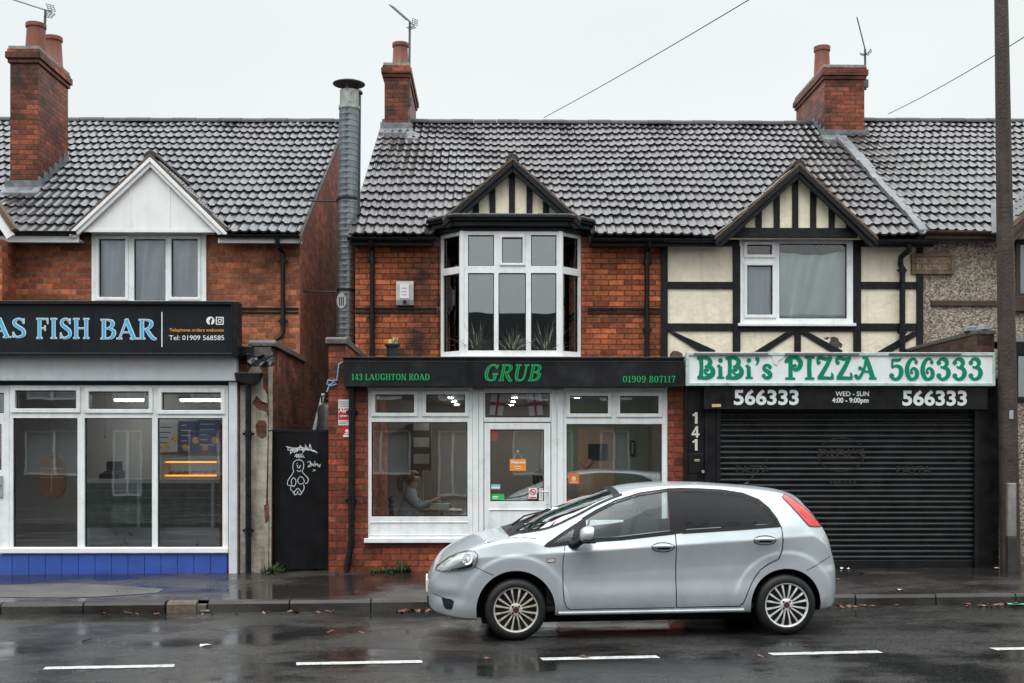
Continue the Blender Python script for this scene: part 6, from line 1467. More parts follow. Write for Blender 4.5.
# door skins
def belt(x): return lin([(.44,.868),(.66,.902),(1.0,.920),(1.5,.966),(2.0,.994),(2.55,1.028)])(x)
rl = lin([(1.5,.286),(2.10,.290),(2.153,.322),(2.21,.45),(2.26,.545),(2.324,.629),(2.40,.682),(2.493,.727),(2.527,.80),(2.537,.87),(2.54,1.0)])
fl = lin([(.44,.49),(.452,.36),(.475,.305),(.51,.285),(1.52,.285)])
for sg in (-1, 1):
    for x0, x1, lo, hx, hz, win in ((.449, 1.512, fl, 1.392, .852, Wf), (1.522, 2.534, rl, 2.368, .904, Wr)):
        m = MB(); sidepatch(m, x0, x1, lo, lambda x: max(belt(x), lo(x)), .003, 60, 64, (sg,)); d = m.build('door', PAINT, car, smooth=True)
        m = MB(); pl_ = [(hx+.108*math.cos(a*math.pi/12)*(1 if math.cos(a*math.pi/12) < 0 else .98), hz+.043*math.sin(a*math.pi/12)) for a in range(24)]
        ribbon(m, pl_, .008, .0042, (sg,), True); polypatch(m, [(hx-.06+.0, hz-.02),(hx+.075,hz-.022),(hx+.08,hz+.0),(hx-.05,hz+.004)], .0045, (sg,)); m.build('handle_recess', GAP, d)
        m = MB(); pts = [(hx-.10+.19*k/8, sg*(ysurf(hx-.10+.19*k/8, hz+.012)+.012+.022*math.sin(math.pi*k/8)), hz+.010+.004*math.sin(math.pi*k/8)) for k in range(9)]
        m.tube(pts, [.010]+[.015]*7+[.012], 10); m.build('handle', PAINT, d, smooth=True)
        m = MB(); polypatch(m, win, .007, (sg,)); m.build('window_glass', CARGLASS if win is Wf else REARGLASS, d, smooth=True)
    m = MB(); polypatch(m, Wq, .007, (sg,)); m.build('quarter_glass', CARGLASS, car, smooth=True)
    m = MB()
    for w in wins:
        d = dens(w, .025); o_, i_ = inset(d, -.014), inset(d, .020); n = len(d)
        for k in range(n):
            a, b, c, e = o_[k], i_[k], i_[(k+1) % n], o_[(k+1) % n]; m.face([(p[0], sg*(ysurf(*p)+.0085), p[1]) for p in (a, b, c, e)])
    for k in range(12):     # black B pillar and mirror sail
        for poly in ([(1.498,.972+.001),(1.605,.985),(1.605,1.40),(1.505,1.398)], [(.55,.893),(.668,.905),(.668,1.128),(.60,1.09)]):
            t0, t1 = k/12, (k+1)/12; L4 = lambda a, b, t: (a[0]+(b[0]-a[0])*t, a[1]+(b[1]-a[1])*t)
            q = [L4(poly[0], poly[3], t0), L4(poly[1], poly[2], t0), L4(poly[1], poly[2], t1), L4(poly[0], poly[3], t1)]; m.face([(p[0], sg*(ysurf(*p)+.006), p[1]) for p in q])
    
    m.build('window_surround', TRIM, car)
    m = MB()       # shut lines
    ribbon(m, [(.468,.875),(.445,.725),(.444,.478),(.452,.36),(.475,.305),(.51,.281),(1.50,.281)], .008, .0032, (sg,))
    ribbon(m, [(1.517,.975),(1.517,.285)], .009, .0032, (sg,))
    ribbon(m, [(1.52,.282),(2.12,.284),(2.158,.318),(2.215,.45),(2.265,.543),(2.328,.625),(2.405,.678),(2.50,.722),(2.535,.80),(2.544,.90),(2.54,1.03)], .008, .0032, (sg,))
    ribbon(m, [(-.385,.695),(-.30,.657),(-.205,.612)], .006, .0015, (sg,)); ribbon(m, [(2.77,.612),(2.90,.665),(3.05,.735)], .006, .0015, (sg,))
    ribbon(m, [(-.80,.425),(-.75,.415),(-.66,.392)], .006, .002, (sg,))
    ribbon(m, [(-.52,.822),(-.35,.888),(-.1,.945),(.05,.962),(.20,.945)], .005, .0015, (sg,))
    m.build('shut_line', GAP, car)
    # headlight: reflector bowl behind a clear cover
    Hl = [(-.765,.640),(-.70,.705),(-.62,.768),(-.53,.815),(-.44,.842),(-.385,.838),(-.352,.805),(-.356,.745),(-.385,.700),(-.47,.672),(-.60,.652)]
    m = MB(); polypatch(m, Hl, .002, (sg,)); hl = m.build('headlight', M('headlight_reflector', (.90,.91,.90), .4, metal=0, var=.12, scale=9), car, smooth=True)
    m = MB()
    for hx, hz, r in ((-.445,.765,.056),):
        y = sg*(ysurf(hx, hz)+.004); n0 = len(m.v); m.lathe([(r,0),(r*.96,.008),(r*.72,.004),(r*.40,-.0),(r*.38,.007),(.002,.009)], (0,0,0), 20, 'z')
        nrm = Vector((-.55, sg*1.0, .25)).normalized(); m.xform(Matrix.Translation((hx, y, hz)) @ nrm.to_track_quat('Z', 'Y').to_matrix().to_4x4(), n0)
    m.build('reflector_bowl', M('lamp_chrome', (.82,.84,.85), .22, metal=.5), hl, smooth=True)
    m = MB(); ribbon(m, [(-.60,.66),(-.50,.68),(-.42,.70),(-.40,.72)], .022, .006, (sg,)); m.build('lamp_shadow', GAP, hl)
    m = MB(); polypatch(m, Hl, .016, (sg,)); m.build('lens', glass_mat('clear_lens', (.96,.97,.97), .08, .02, 0), hl, smooth=True)
    m = MB(); ribbon(m, Hl, .008, .0165, (sg,), True); m.build('seal', M('grey_seal', (.07,.07,.07), .5), hl)
    Tl = [(2.607,1.305),(2.655,1.328),(2.735,1.275),(2.84,1.185),(2.93,1.085),(2.985,1.015),(2.90,1.020),(2.825,1.030),(2.72,1.16)]
    m = MB(); polypatch(m, Tl, .008, (sg,)); tl = m.build('tail_light', M('tail_red', (.50,.012,.014), .12, var=.1, coat=.6), car, smooth=True)
    m = MB(); polypatch(m, [(2.745,1.165),(2.79,1.20),(2.86,1.115),(2.81,1.10)], .011, (sg,)); m.build('indicator_band', M('tail_amber', (.46,.03,.028), .15), tl, smooth=True)
    m = MB(); ribbon(m, Tl, .008, .009, (sg,), True); m.build('seal', M('dark_red_seal', (.10,.01,.01), .4), tl)
    m = MB(); polypatch(m, [(-.69,.393),(-.60,.388),(-.572,.365),(-.575,.315),(-.60,.285),(-.665,.292)], .003, (sg,)); m.build('fog_recess', GAP, car)
    m = MB(); ribbon(m, [(.30,.742+.0),(.365,.745)], .026, .006, (sg,)); rp_ = m.build('side_repeater', M('repeater_lens', (.55,.50,.42), .2), car)
    m = MB(); ribbon(m, [(.295,.742),(.37,.745)], .036, .004, (sg,)); m.build('bezel', TRIM, rp_)
    for cx, r in ((0, .379), (WB, .357)):       # rolled lips round the wheel openings
        m = MB(); arc = [(cx+r*math.cos(rad(t)), WZ+r*math.sin(rad(t))) for t in range(-14, 196, 3)]; ribbon(m, [p for p in arc if p[1] > cZB(p[0])+.03], .020, .005, (sg,)); m.build('arch_lip', PAINT, car, smooth=True)
    m = MB(); m.tube([(.40+1.76*k/12, sg*(cW(.40+1.76*k/12)-.012), .247) for k in range(13)], .019, 10); m.build('sill_strip', PAINT, car, smooth=True)
    # door mirror
    m = MB(); hx, hz, yy = .655, .985, sg*.925
    mp_ = [(hx+.10, hz+.02)]; n0 = len(m.v)
    m.lathe([(.002,-.055),(.045,-.05),(.075,-.03),(.086,0),(.084,.03),(.078,.045)], (0,0,0), 20, 'x')
    for k in range(n0, len(m.v)):
        X, Y, Z = m.v[k]; m.v[k] = (hx+X*1.15+Z*.12, yy+Y*1.25, hz+Z*.82+(.012 if Z > 0 else 0))
    mr_ = m.build('door_mirror', PAINT, car, smooth=50)
    m = MB(); m.tube([(.53, sg*.775, .885), (.56, sg*.83, .885), (.61, sg*.88, .925), (.645, yy, .945)], [.042,.036,.032,.03], 10)
    m.box(hx-.05, hx+.075, yy-.095, yy+.095, hz-.072, hz-.045); m.build('stalk', TRIM, mr_, smooth=True, bev=.01)
    m = MB(); m.box(hx+.056, hx+.060, yy-.085, yy+.085, hz-.05, hz+.05); m.build('mirror_glass', M('mirror', (.8,.8,.8), .03, metal=1), mr_)
# windscreen, wipers and tailgate glass
m = MB(); nx, ny = 26, 18
for i in range(nx+1):
    x = .07+(1.03-.07)*i/nx; s = section(x); k0 = len(s)-13
    crown = s[k0:]
    for j in range(ny*2+1):
        v = abs(j-ny)/ny; sg = -1 if j < ny else 1; y = (cYR(x)-.02)*v
        for (y0, z0), (y1, z1) in zip(crown, crown[1:]):
            if y1 <= y <= y0: z = z0+(z1-z0)*(y0-y)/(y0-y1); break
        else: z = crown[0][1]
        m.v.append((x-.004, sg*y, z+.006))
for i in range(nx):
    for j in range(ny*2):
        a = i*(ny*2+1)+j; m.f.append((a, a+1, a+ny*2+2, a+ny*2+1)); m.mi.append(0)
ws = m.build('windscreen', CARGLASS, car, smooth=True)
cow = MB(); NY = 16
def crownz(x, y):
    s = section(x); cr = s[len(s)-13:]
    for (y0, z0), (y1, z1) in zip(cr, cr[1:]):
        if y1 <= abs(y) <= y0: return z0+(z1-z0)*(y0-abs(y))/(y0-y1)
    return cr[0][1]
for j in range(-NY, NY):        # black cowl grille and frit along the foot of the screen
    y0, y1 = .66*j/NY, .66*(j+1)/NY
    cow.face([(-.05, y0, crownz(-.05, y0)+.004), (-.05, y1, crownz(-.05, y1)+.004), (.13, y1, crownz(.13, y1)+.008), (.13, y0, crownz(.13, y0)+.008)])
    cow.face([(.965, y0*.84, crownz(.965, y0*.84)+.009), (.965, y1*.84, crownz(.965, y1*.84)+.009), (1.03, y1*.84, crownz(1.03, y1*.84)+.009), (1.03, y0*.84, crownz(1.03, y0*.84)+.009)])
for sg in (-1, 1):
    for k in range(18):
        xa_, xb_ = .06+.055*k, .06+.055*(k+1); f = lambda x, q: (x, sg*(cYR(x)-q), crownz(x, cYR(x)-q)+.009)
        cow.face([f(xa_,.01), f(xb_,.01), f(xb_,.045), f(xa_,.045)])
cow.build('screen_surround', TRIM, car)
for y0, y1 in ((-.52, -.02), (.08, .55)):
    w = MB(); p = Vector((.03, y0, crownz(.03, y0)+.02)); k = Vector((.16, y0-.0, crownz(.16, y0)+.045)); e = Vector((.30, y0-.10 if y0 < 0 else y0-.1, crownz(.30, y0)+.025))
    w.tube([p, k, e], [.012,.009,.007], 6); q0 = Vector((.13, y0-.12, crownz(.13, abs(y0-.12))+.014)); q1 = Vector((.40, y0-.02, crownz(.40, abs(y0))+.014)); w.tube([q0, e-Vector((0,0,.006)), q1], .008, 5); w.build('wiper', TRIM, car)
m = MB()
for i in range(11):
    x = 2.85+.19*i/10
    for j in range(-10, 11): y = .53*j/10; m.v.append((x+.004, y, crownz(x, y)+.010))
for i in range(10):
    for j in range(20): a = i*21+j; m.f.append((a, a+1, a+22, a+21)); m.mi.append(0)
m.build('rear_screen', DARKGLASS, car, smooth=True)
if False: m = MB(); m.prism([(2.66,1.362),(2.75,1.356),(2.80,1.335),(2.78,1.315),(2.68,1.33)], -.50, .50); m.build('spoiler', PAINT, car, bev=.015, seg=3, smooth=True)
m = MB(); m.tube([(2.44, .05, cZC(2.44)+.0), (2.455, .05, cZC(2.44)+.03), (2.66, .05, 1.66)], [.014,.006,.003], 8); m.lathe([(.03, cZC(2.44)-.005), (.03, cZC(2.44)+.012), (.012, cZC(2.44)+.03)], (2.44, .05, 0), 12); m.build('aerial', TRIM, car)
m = MB(); m.box(-.836, -.818, -.27, .27, .40, .52); m.build('number_plate', M('plate_white2', (.70,.70,.66), .4), car, bev=.004)
m = MB(); m.box(3.195, 3.215, -.27, .27, .60, .72); m.build('number_plate', M('plate_yellow', (.70,.52,.06), .4), car, bev=.004)
m = MB(); m.box(-.826, -.80, -.34, .34, .30, .37); m.build('lower_grille', GAP, car, bev=.01)
# cabin
m = MB(); m.box(.15, 2.75, -.70, .70, .24, .30); m.box(.30, .42, -.68, .68, .30, .95); m.box(2.35, 2.45, -.62, .62, .30, .95); m.box(2.45, 2.8, -.60, .60, .80, .84)
m.prism([(.25,.92),(.55,.98),(.72,.93),(.72,.72),(.3,.72)], -.66, .66); m.build('cabin_floor', SEATM, car, bev=.02)
def seat(x, y, w=.26):
    m = MB(); m.prism([(x-.50,.46),(x-.52,.55),(x-.10,.56),(x-.02,.46)], y-w, y+w)
    m.prism([(x-.12,.50),(x-.02,.50),(x+.17,1.06),(x+.10,1.12),(x+.03,1.06)], y-w*.92, y+w*.92)
    m.tube([(x+.11, y-.05, 1.08), (x+.14, y-.05, 1.18)], .009, 6); m.tube([(x+.11, y+.05, 1.08), (x+.14, y+.05, 1.18)], .009, 6)
    s = m.build('seat', SEATM, car, bev=.035, seg=3, smooth=True)
    m = MB(); m.prism([(x+.09,1.14),(x+.10,1.30),(x+.15,1.335),(x+.20,1.31),(x+.20,1.16),(x+.16,1.13)], y-.125, y+.125); m.build('headrest', SEATM, s, bev=.03, seg=3, smooth=True)
seat(1.24, -.36); seat(1.24, .36); seat(2.15, 0, .56)
m = MB(); n = 24
for k in range(n):
    t0, t1 = 2*math.pi*k/n, 2*math.pi*(k+1)/n; P = lambda t: Vector((.80+.06*math.cos(t), .36+.18*math.sin(t), .93+.175*math.cos(t))); m.tube([P(t0), P(t1)], .014, 6, False)
m.bar((.80,.20,.93), (.80,.52,.93), .03, .02); m.tube([(.62,.36,.86), (.80,.36,.93)], .025, 8); m.build('steering_wheel', TRIM, car)
m = MB(); m.box(.93, .95, -.04, .14, 1.26, 1.315); m.build('rear_view_mirror', TRIM, car, bev=.01)
# black cloth hung inside the near rear window, its hem drawn up toward the back
m = MB(); n = 30
for i in range(n+1):
    x = 1.585+(2.535-1.585)*i/n; lo = 1.075-.025*i/n+.02*math.sin(i*.9)+.012*math.sin(i*2.3); hi = lin([(1.58,1.40),(2.02,1.385),(2.25,1.345),(2.40,1.265),(2.48,1.15),(2.54,1.05)])(x)
    for j in range(9):
        z = lo+(hi-lo)*j/8 if hi > lo else lo; m.v.append((x, -(ysurf(x, z)-.022+.010*math.sin(i*.7+j*1.1)+.007*math.sin(i*1.9-j*1.6)), z))
for i in range(n):
    for j in range(8): a = i*9+j; m.f.append((a, a+9, a+10, a+1)); m.mi.append(0)
m.build('window_blind', M('black_cloth', (.010,.010,.012), .8, var=.25, scale=4, spec=.15), car, smooth=True)
# wheels
def wheel(cx, sg, rimcol, rust):
    w = bpy.data.objects.new('wheel', None); COL.objects.link(w); w.parent = car; ORG[w] = ORG[car]
    R_ = .288; yo = .822; wd = .185; c = (cx, 0, R_+.0)
    def P(prof): return [(r, sg*(yo-d)) for r, d in prof]
    m = MB(); m.lathe(P([(.20,.03),(.208,.0),(.214,-.004),(.235,-.006),(.258,.002),(.276,.014),(R_-.004,.03),(R_,.05),(R_,wd-.03),(.276,wd-.01),(.21,wd),(.20,.09)]), c, 48, 'y', cap=False)
    for k in range(60):         # tread blocks on the shoulder
        a = 2*math.pi*k/60; rr_ = R_+.001; m.bar((cx+rr_*math.cos(a), sg*(yo-.032), c[2]+rr_*math.sin(a)), (cx+rr_*math.cos(a+.03), sg*(yo-.095), c[2]+rr_*math.sin(a+.03)), .010, .003, (math.cos(a), 0, math.sin(a)))
    m.build('tyre', RUBBER, w, smooth=35)
    m = MB(); m.lathe(P([(.0,.055),(.20,.05),(.20,.07),(.0,.08)]), c, 32, 'y'); m.build('brake_cover', M('wheel_dark', (.012,.011,.010), .6), w)
    RM = M('wheel_trim', rimcol, .38, metal=.35, var=.18, scale=14, dirt=rust, dirtamt=.85, dscale=16)
    m = MB(); m.lathe(P([(.213,.012),(.215,.002),(.209,-.001),(.199,.003),(.194,.014),(.196,.03)]), c, 48, 'y', cap=False)
    n = 16
    for k in range(n):
        a = 2*math.pi*(k+.5)/n; pts = []
        d = (.35 if k % 2 else -.35)*(2*math.pi/n)*.35
        for r, dd, hw in ((.055,.012,.0085),(.11,.004,.0080),(.165,.004,.0105),(.200,.012,.0135)):
            aa = a-d*(1-r/.2); cr = Vector((math.cos(aa), 0, math.sin(aa))); tn = Vector((-math.sin(aa), 0, math.cos(aa))); q = Vector(c)+cr*r
            pts.append([q+tn*hw+Vector((0, sg*(yo-dd-.012), 0)), q+tn*hw*.65+Vector((0, sg*(yo-dd), 0)), q-tn*hw*.65+Vector((0, sg*(yo-dd), 0)), q-tn*hw+Vector((0, sg*(yo-dd-.012), 0))])
        for p_, q_ in zip(pts, pts[1:]):
            for j in range(3): m.face([p_[j], p_[j+1], q_[j+1], q_[j]])
    m.lathe(P([(.062,.022),(.060,.010),(.050,.004),(.030,.003),(.028,.01)]), c, 28, 'y', cap=False); m.build('rim', RM, w, smooth=40)
    m = MB(); m.lathe(P([(.027,.012),(.026,-.001),(.010,-.003),(.001,-.003)]), c, 18, 'y'); m.build('centre_cap', M('cap_dark', (.06,.022,.018), .3, var=.3), w, smooth=True)
    m = MB()
    for k in range(4): a = math.pi/4+k*math.pi/2; m.lathe(P([(.011,.006),(.010,.0015),(.001,.0015)]), (cx+.043*math.cos(a), 0, c[2]+.043*math.sin(a)), 10, 'y')
    m.build('bolt_hole', GAP, w)
for sg in (-1, 1):
    wheel(0, sg, (.56,.53,.46), (.17,.10,.05)); wheel(WB, sg, (.70,.71,.70), (.36,.35,.32))
m = MB(); m.box(-.3, 2.9, -.5, .5, .12, .188); m.build('underbody', GAP, car)
ang = .055
ex = Vector((math.cos(ang), math.sin(ang), SL)).normalized(); ey = Vector((-math.sin(ang), math.cos(ang), 0)); ez = ex.cross(ey)
car.matrix_world = Matrix(((ex.x,ey.x,ez.x,.18),(ex.y,ey.y,ez.y,11.53),(ex.z,ey.z,ez.z,.003),(0,0,0,1)))
# ================================================================== inside the chip shop
LAMP = M('strip_lamp', (.9,.9,.9), .5, emit=(1,.97,.92), es=40)
for k, (a, b, Y, lab) in enumerate(((115,143,18.3,'fluorescent strip light over the chip shop counter, the left one'), (181,222,17.6,'fluorescent strip light over the chip shop counter, the right one'))):
    p = at(a, 400.5, Y); q = at(b, 401, Y); t = thing('strip_light', lab, 'light', p, 'chip shop strip lights'); m = MB(); m.box(p.x, q.x, Y-.03, Y+.03, p.z-.012, p.z+.02); m.build('tube', LAMP, t); m = MB(); m.box(p.x-.03, q.x+.03, Y-.05, Y+.05, p.z+.021, 2.67); m.build('fitting', WHITEP, t)
cY = 17.5; z1 = Z_(479, cY); xL, xR = X_(78, cY), X_(222, cY)
ct = thing('shop_counter', 'chip shop counter with green boarded front and steel top', 'counter', ((xL+xR)/2, cY, .15))
m = MB(); zz = Z_(527, cY); n = 6
for k in range(n): m.box(xL, xR, cY, cY+.05, zz+(z1-.06-zz)*k/n+.003, zz+(z1-.06-zz)*(k+1)/n-.003)
m.build('front_boards', M('green_boards', (.13,.17,.145), .5, var=.3, scale=8, streak=.2), ct)
m = MB(); m.box(xL-.03, xR+.03, cY-.06, cY+.7, z1-.05, z1); m.box(xL, xR, cY-.02, cY+.05, .15, zz-.003)
for px in (139, 213): x = X_(px, cY); m.box(x-.025, x+.025, cY-.02, cY-.001, zz, z1-.051)
m.build('steel_top', ALU, ct)
a = R(163,459,218,478.5,cY+.25); hc = thing('heated_cabinet', 'glass heated cabinet glowing orange on the chip shop counter', 'food warmer', (a[0], cY+.2, z1))
GLOW = M('heat_glow', (.9,.5,.15), .5, emit=(1,.40,.07), es=1.6); m = MB(); m.box(a[0]+.03, a[1], cY+.3, cY+.34, a[3]-.06, a[3]-.035); m.box(a[0]+.03, a[1], cY+.28, cY+.5, z1+.035, z1+.055); m.build('heat_lamp', GLOW, hc)
m = MB(); m.plate((a[0], a[1]+.03, z1+.002, a[3]), [(a[0]+.03, a[1], z1+.014, a[3]-.012)], cY+.17, cY+.19); m.box(a[0], a[1], cY+.19, cY+.6, a[3]-.02, a[3]); m.box(a[0], a[0]+.02, cY+.19, cY+.6, z1+.002, a[3]-.021); m.build('frame', ALU, hc)
m = MB(); ra = random.Random(3)
for k in range(7): x = a[0]+.12+(a[1]-a[0]-.2)*k/6; m.lathe([(.05,z1+.061),(.06,z1+.09),(.03,z1+.115)], (x, cY+.32, 0), 9)
m.build('food', M('fried_food', (.55,.25,.06), .6, var=.3), hc)
a = R(101,461.5,121,478.5,cY+.3); t = thing('cash_till', 'dark till standing on the chip shop counter', 'till', (a[0], cY+.3, z1)); m = MB(); m.prismx([(cY+.2,z1+.001),(cY+.5,z1+.001),(cY+.5,z1+.12),(cY+.2,z1+.07)], a[0], a[1]); m.build('base', TRIM, t, bev=.01); m = MB(); m.box(a[0]+.04, a[1]-.02, cY+.42, cY+.45, z1+.121, a[3]); m.build('screen', M('dark_screen', (.02,.022,.025), .2), t, bev=.008)
MB_ = M('menu_blue', (.05,.065,.17), .5, var=.2); MW = M('menu_white', (.38,.40,.42), .5, var=.1); MY = M('menu_food', (.50,.30,.08), .5, var=.4, scale=20)
bY_ = FY+4.02
for k, (px, mt, lab) in enumerate((((158,423,178,452), MW, 'pale menu board on the chip shop back wall'), ((179,421,197,453), MB_, 'narrow blue menu board in the middle of the chip shop back wall'), ((198,420,221,453), MB_, 'blue menu board at the right of the chip shop back wall'))):
    a = R(*px, bY_); t = thing('menu_board', lab, 'menu board', (a[0], bY_, a[2]), 'menu boards in the chip shop'); m = MB(); m.box(a[0], a[1], bY_-.02, bY_, a[2], a[3]); m.build('board', mt, t)
    m = MB(); ra = random.Random(k)
    for j in range(5): zz = a[3]-.08-j*.085; m.box(a[0]+.04, a[0]+.04+(a[1]-a[0]-.1)*ra.uniform(.4,.9), bY_-.024, bY_-.0205, zz, zz+.018)
    m.build('print', MW if mt is MB_ else MB_, t)
    m = MB()
    for j in range(2): m.lathe([(.055,0),(.05,.004)], (a[0]+.12+.16*j, bY_-.026, a[2]+.09+.12*j), 14, 'y')
    m.build('picture', MY, t)
a = R(37.5,455,66,498,FY+.35); t = thing('hanging_board', 'tall rounded tan board hanging behind the left chip shop pane', 'board', ((a[0]+a[1])/2, FY+.35, a[2])); cx = (a[0]+a[1])/2; cz = (a[2]+a[3])/2
m = MB(); hw, hh = (a[1]-a[0])/2, (a[3]-a[2])/2; m.prism([(cx+hw*(abs(math.cos(q))**.6)*(1 if math.cos(q) > 0 else -1), cz+hh*(abs(math.sin(q))**.75)*(1 if math.sin(q) > 0 else -1)) for q in [k*math.pi/20 for k in range(40)]], FY+.35, FY+.38); m.build('board', M('tan_board', (.30,.14,.06), .5, var=.25, scale=6), t, bev=.008)
m = MB(); m.box(cx-.008, cx+.008, FY+.343, FY+.3495, a[2]+.08, a[3]-.05)
for dz in (.10, -.02): m.box(cx-hw*.8, cx+hw*.8, FY+.344, FY+.3495, cz+dz, cz+dz+.012)
m.tube([(cx, FY+.36, a[3]), (cx, FY+.36, 2.67)], .004, 5); m.build('strap', M('pale_strap', (.5,.42,.3), .5), t)
a = R(219.5,424,223.5,547,FY+.25); t = thing('banner', 'narrow red upright banner at the right edge of the chip shop window', 'banner', (a[0], FY+.25, a[2])); m = MB(); m.box(a[0], a[1]+.1, FY+.25, FY+.26, a[2], a[3]); m.build('cloth', M('red_banner', (.40,.06,.02), .6, var=.2), t)
pc = thing('pull_cord', 'white pull cord hanging in the middle chip shop pane', 'cord', at(105, 405, 17)); p = at(105, 432, 17.0); m = MB(); m.tube([(p.x, 17, 2.67), (p.x, 17, p.z)], .006, 5); m.build('cord', MW, pc); m = MB(); m.lathe([(.012,p.z-.09),(.022,p.z-.08),(.018,p.z),(.008,p.z+.01)], (p.x, 17, 0), 10); m.build('handle', WHITEP, pc)

# ================================================================== inside the café
DL = M('downlight', (.9,.9,.9), .5, emit=(1,.95,.86), es=600)
proto = None
for i, X in enumerate((-.66, .36, 1.36)):
    for j, Y in enumerate((16.7, 18.4, 19.9, 21.4)):
        lab = 'small round ceiling downlight in the café'
        if proto is None:
            proto = thing('downlight', lab, 'light', (X, Y, 2.62), 'café ceiling downlights'); m = MB(); m.lathe([(.034,2.598),(.034,2.606)], (X, Y, 0), 14); m.build('lamp', DL, proto); m = MB(); m.lathe([(.035,2.605),(.066,2.606),(.07,2.619),(.05,2.6195)], (X, Y, 0), 16); m.build('ring', WHITEP, proto)
        else:
            o = proto.copy(); COL.objects.link(o); o.location = (X, Y, 2.62)
            for ch in proto.children: c = ch.copy(); COL.objects.link(c); c.parent = o
def chair(x, y, rz, label, mat=TRIM):
    t = thing('cafe_chair', label, 'chair', (x, y, .181), 'café chairs'); c, s = math.cos(rz), math.sin(rz); M4 = Matrix.Translation((x, y, .181)) @ Matrix.Rotation(rz, 4, 'Z')
    def bd(nm, mb, **k): mb.xform(M4); mb.build(nm, mat, t, **k)
    m = MB(); m.box(-.20,.20,-.20,.20,.43,.47); bd('seat', m, bev=.015)
    m = MB()
    for k in range(4): m.box(-.22-.002*k,-.19,-.18,.18,.60+.085*k,.655+.085*k)
    bd('backrest', m, bev=.01)
    for a in (-1, 1):
        m = MB(); m.tube([(-.19, a*.17, 0), (-.19, a*.17, .47), (-.215, a*.17, .93)], .016, 8); bd('leg', m)
        m = MB(); m.tube([(.18, a*.17, 0), (.17, a*.17, .43)], .016, 8); bd('leg', m)
    return t
def table(x, y, label, w=.35):
    t = thing('cafe_table', label, 'table', (x, y, .181), 'café tables'); m = MB(); m.box(x-w, x+w, y-w, y+w, .90, .93); m.build('tabletop', M('table_brown', (.12,.065,.035), .4, var=.2), t, bev=.008)
    m = MB(); m.lathe([(.22,.182),(.22,.20),(.03,.22),(.03,.899)], (x, y, 0), 18); m.build('pedestal', TRIM, t)
    return t
wx, wy = -1.20, 16.3
chair(wx-.02, wy, 0, 'dark slatted chair under the seated woman in the café window'); table(-.72, 16.35, 'brown café table in front of the seated woman', .30)
chair(-1.62, 16.9, .4, 'empty dark slatted chair behind the seated woman')
bx = thing('takeaway_box', 'pale takeaway box on the table before the seated woman', 'box', (-.74, 16.25, .93)); m = MB(); m.prism([(-.86,.931),(-.62,.931),(-.60,1.0),(-.88,1.0)], 16.15, 16.35); m.build('tray', M('box_cream', (.55,.56,.45), .6), bx, bev=.006); m = MB(); m.box(-.885,-.595,16.145,16.355,1.001,1.015); m.build('lid', M('box_green', (.30,.42,.30), .6), bx)
for x, y in ((1.05,17.2),(2.0,17.0)): table(x, y, 'brown café table in the right window'+(' under the tan panel' if x < 1.5 else ' by the green wall'))
chair(.62, 17.2, 0, 'dark slatted chair beside the tan panel table'); chair(2.0, 17.55, -1.57, 'dark slatted chair by the green wall')
# partition with panel, screen and frame behind the right window
def flatbox(nm, lab, cat, px, Y, mat, th=.03, part='panel'):
    a = R(*px, Y); t = thing(nm, lab, cat, ((a[0]+a[1])/2, Y, a[2])); m = MB(); m.box(a[0], a[1], Y-th, Y, a[2], a[3]); m.build(part, mat, t, bev=.004); return t, a
GW = M('pale_green_wall', (.22,.27,.21), .8, var=.08); TAN = M('tan_panel', (.42,.30,.20), .7, var=.1)
m = MB(); m.box(.95, fx1-.06, 18.3, 18.36, .181, 2.6); m.build('partition', GW, grub)
t, a = flatbox('wall_panel', 'tall tan panel on the café partition behind the right window', 'panel', (578,428,614,520), 18.29, TAN)
t, a = flatbox('wall_screen', 'black screen hung on the tan panel in the café', 'screen', (588,444,607,459), 18.25, M('screen_black', (.012,.012,.013), .2), .04, 'display'); 
t, a = flatbox('picture_frame', 'small dark upright frame on the green café wall', 'frame', (630,440.5,634.5,456), 18.28, TRIM, .03, 'frame')
m = MB(); m.box(a[0]+.02, a[1]-.02, 18.243, 18.249, a[2]+.03, a[3]-.03); m.build('picture', GW, t)
c = at(586, 461.5, 18.24); t = thing('wall_ornament', 'pale diamond ornament beside the screen in the café', 'ornament', c); m = MB(); m.prism([(c.x-.11,c.z),(c.x,c.z+.12),(c.x+.11,c.z),(c.x,c.z-.12)], 18.22, 18.245); m.build('diamond', M('pinkish', (.45,.28,.20), .6, var=.2), t, bev=.006)
m = MB(); m.box(FB+.26, FB+.40, FY+.24, FY+.30, .2, 2.6); m.build('green_glow_strip', M('painted_green_glow', (.04,.20,.03), .7), grub)  # green LED glow painted as an unlit strip inside the left window edge
m = MB(); m.box(-1.75, -1.15, 19.3, 19.36, .181, 2.6); m.build('grey_column', M('grey_wall', (.26,.26,.25), .8), grub)
t, a = flatbox('shelf_unit', 'dark tall shelf unit behind the seated woman', 'shelf', (413,421,432,470), 19.2, M('dark_wood', (.035,.025,.02), .5, var=.3), .3, 'carcass')
m = MB()
for k in range(3): zz = a[2]+(a[3]-a[2])*(k+.4)/3; m.box(a[0]+.03, a[1]-.03, 18.89, 18.899, zz, zz+.16)
m.build('shelf_front', M('shelf_pale', (.20,.19,.18), .5, var=.3), t)

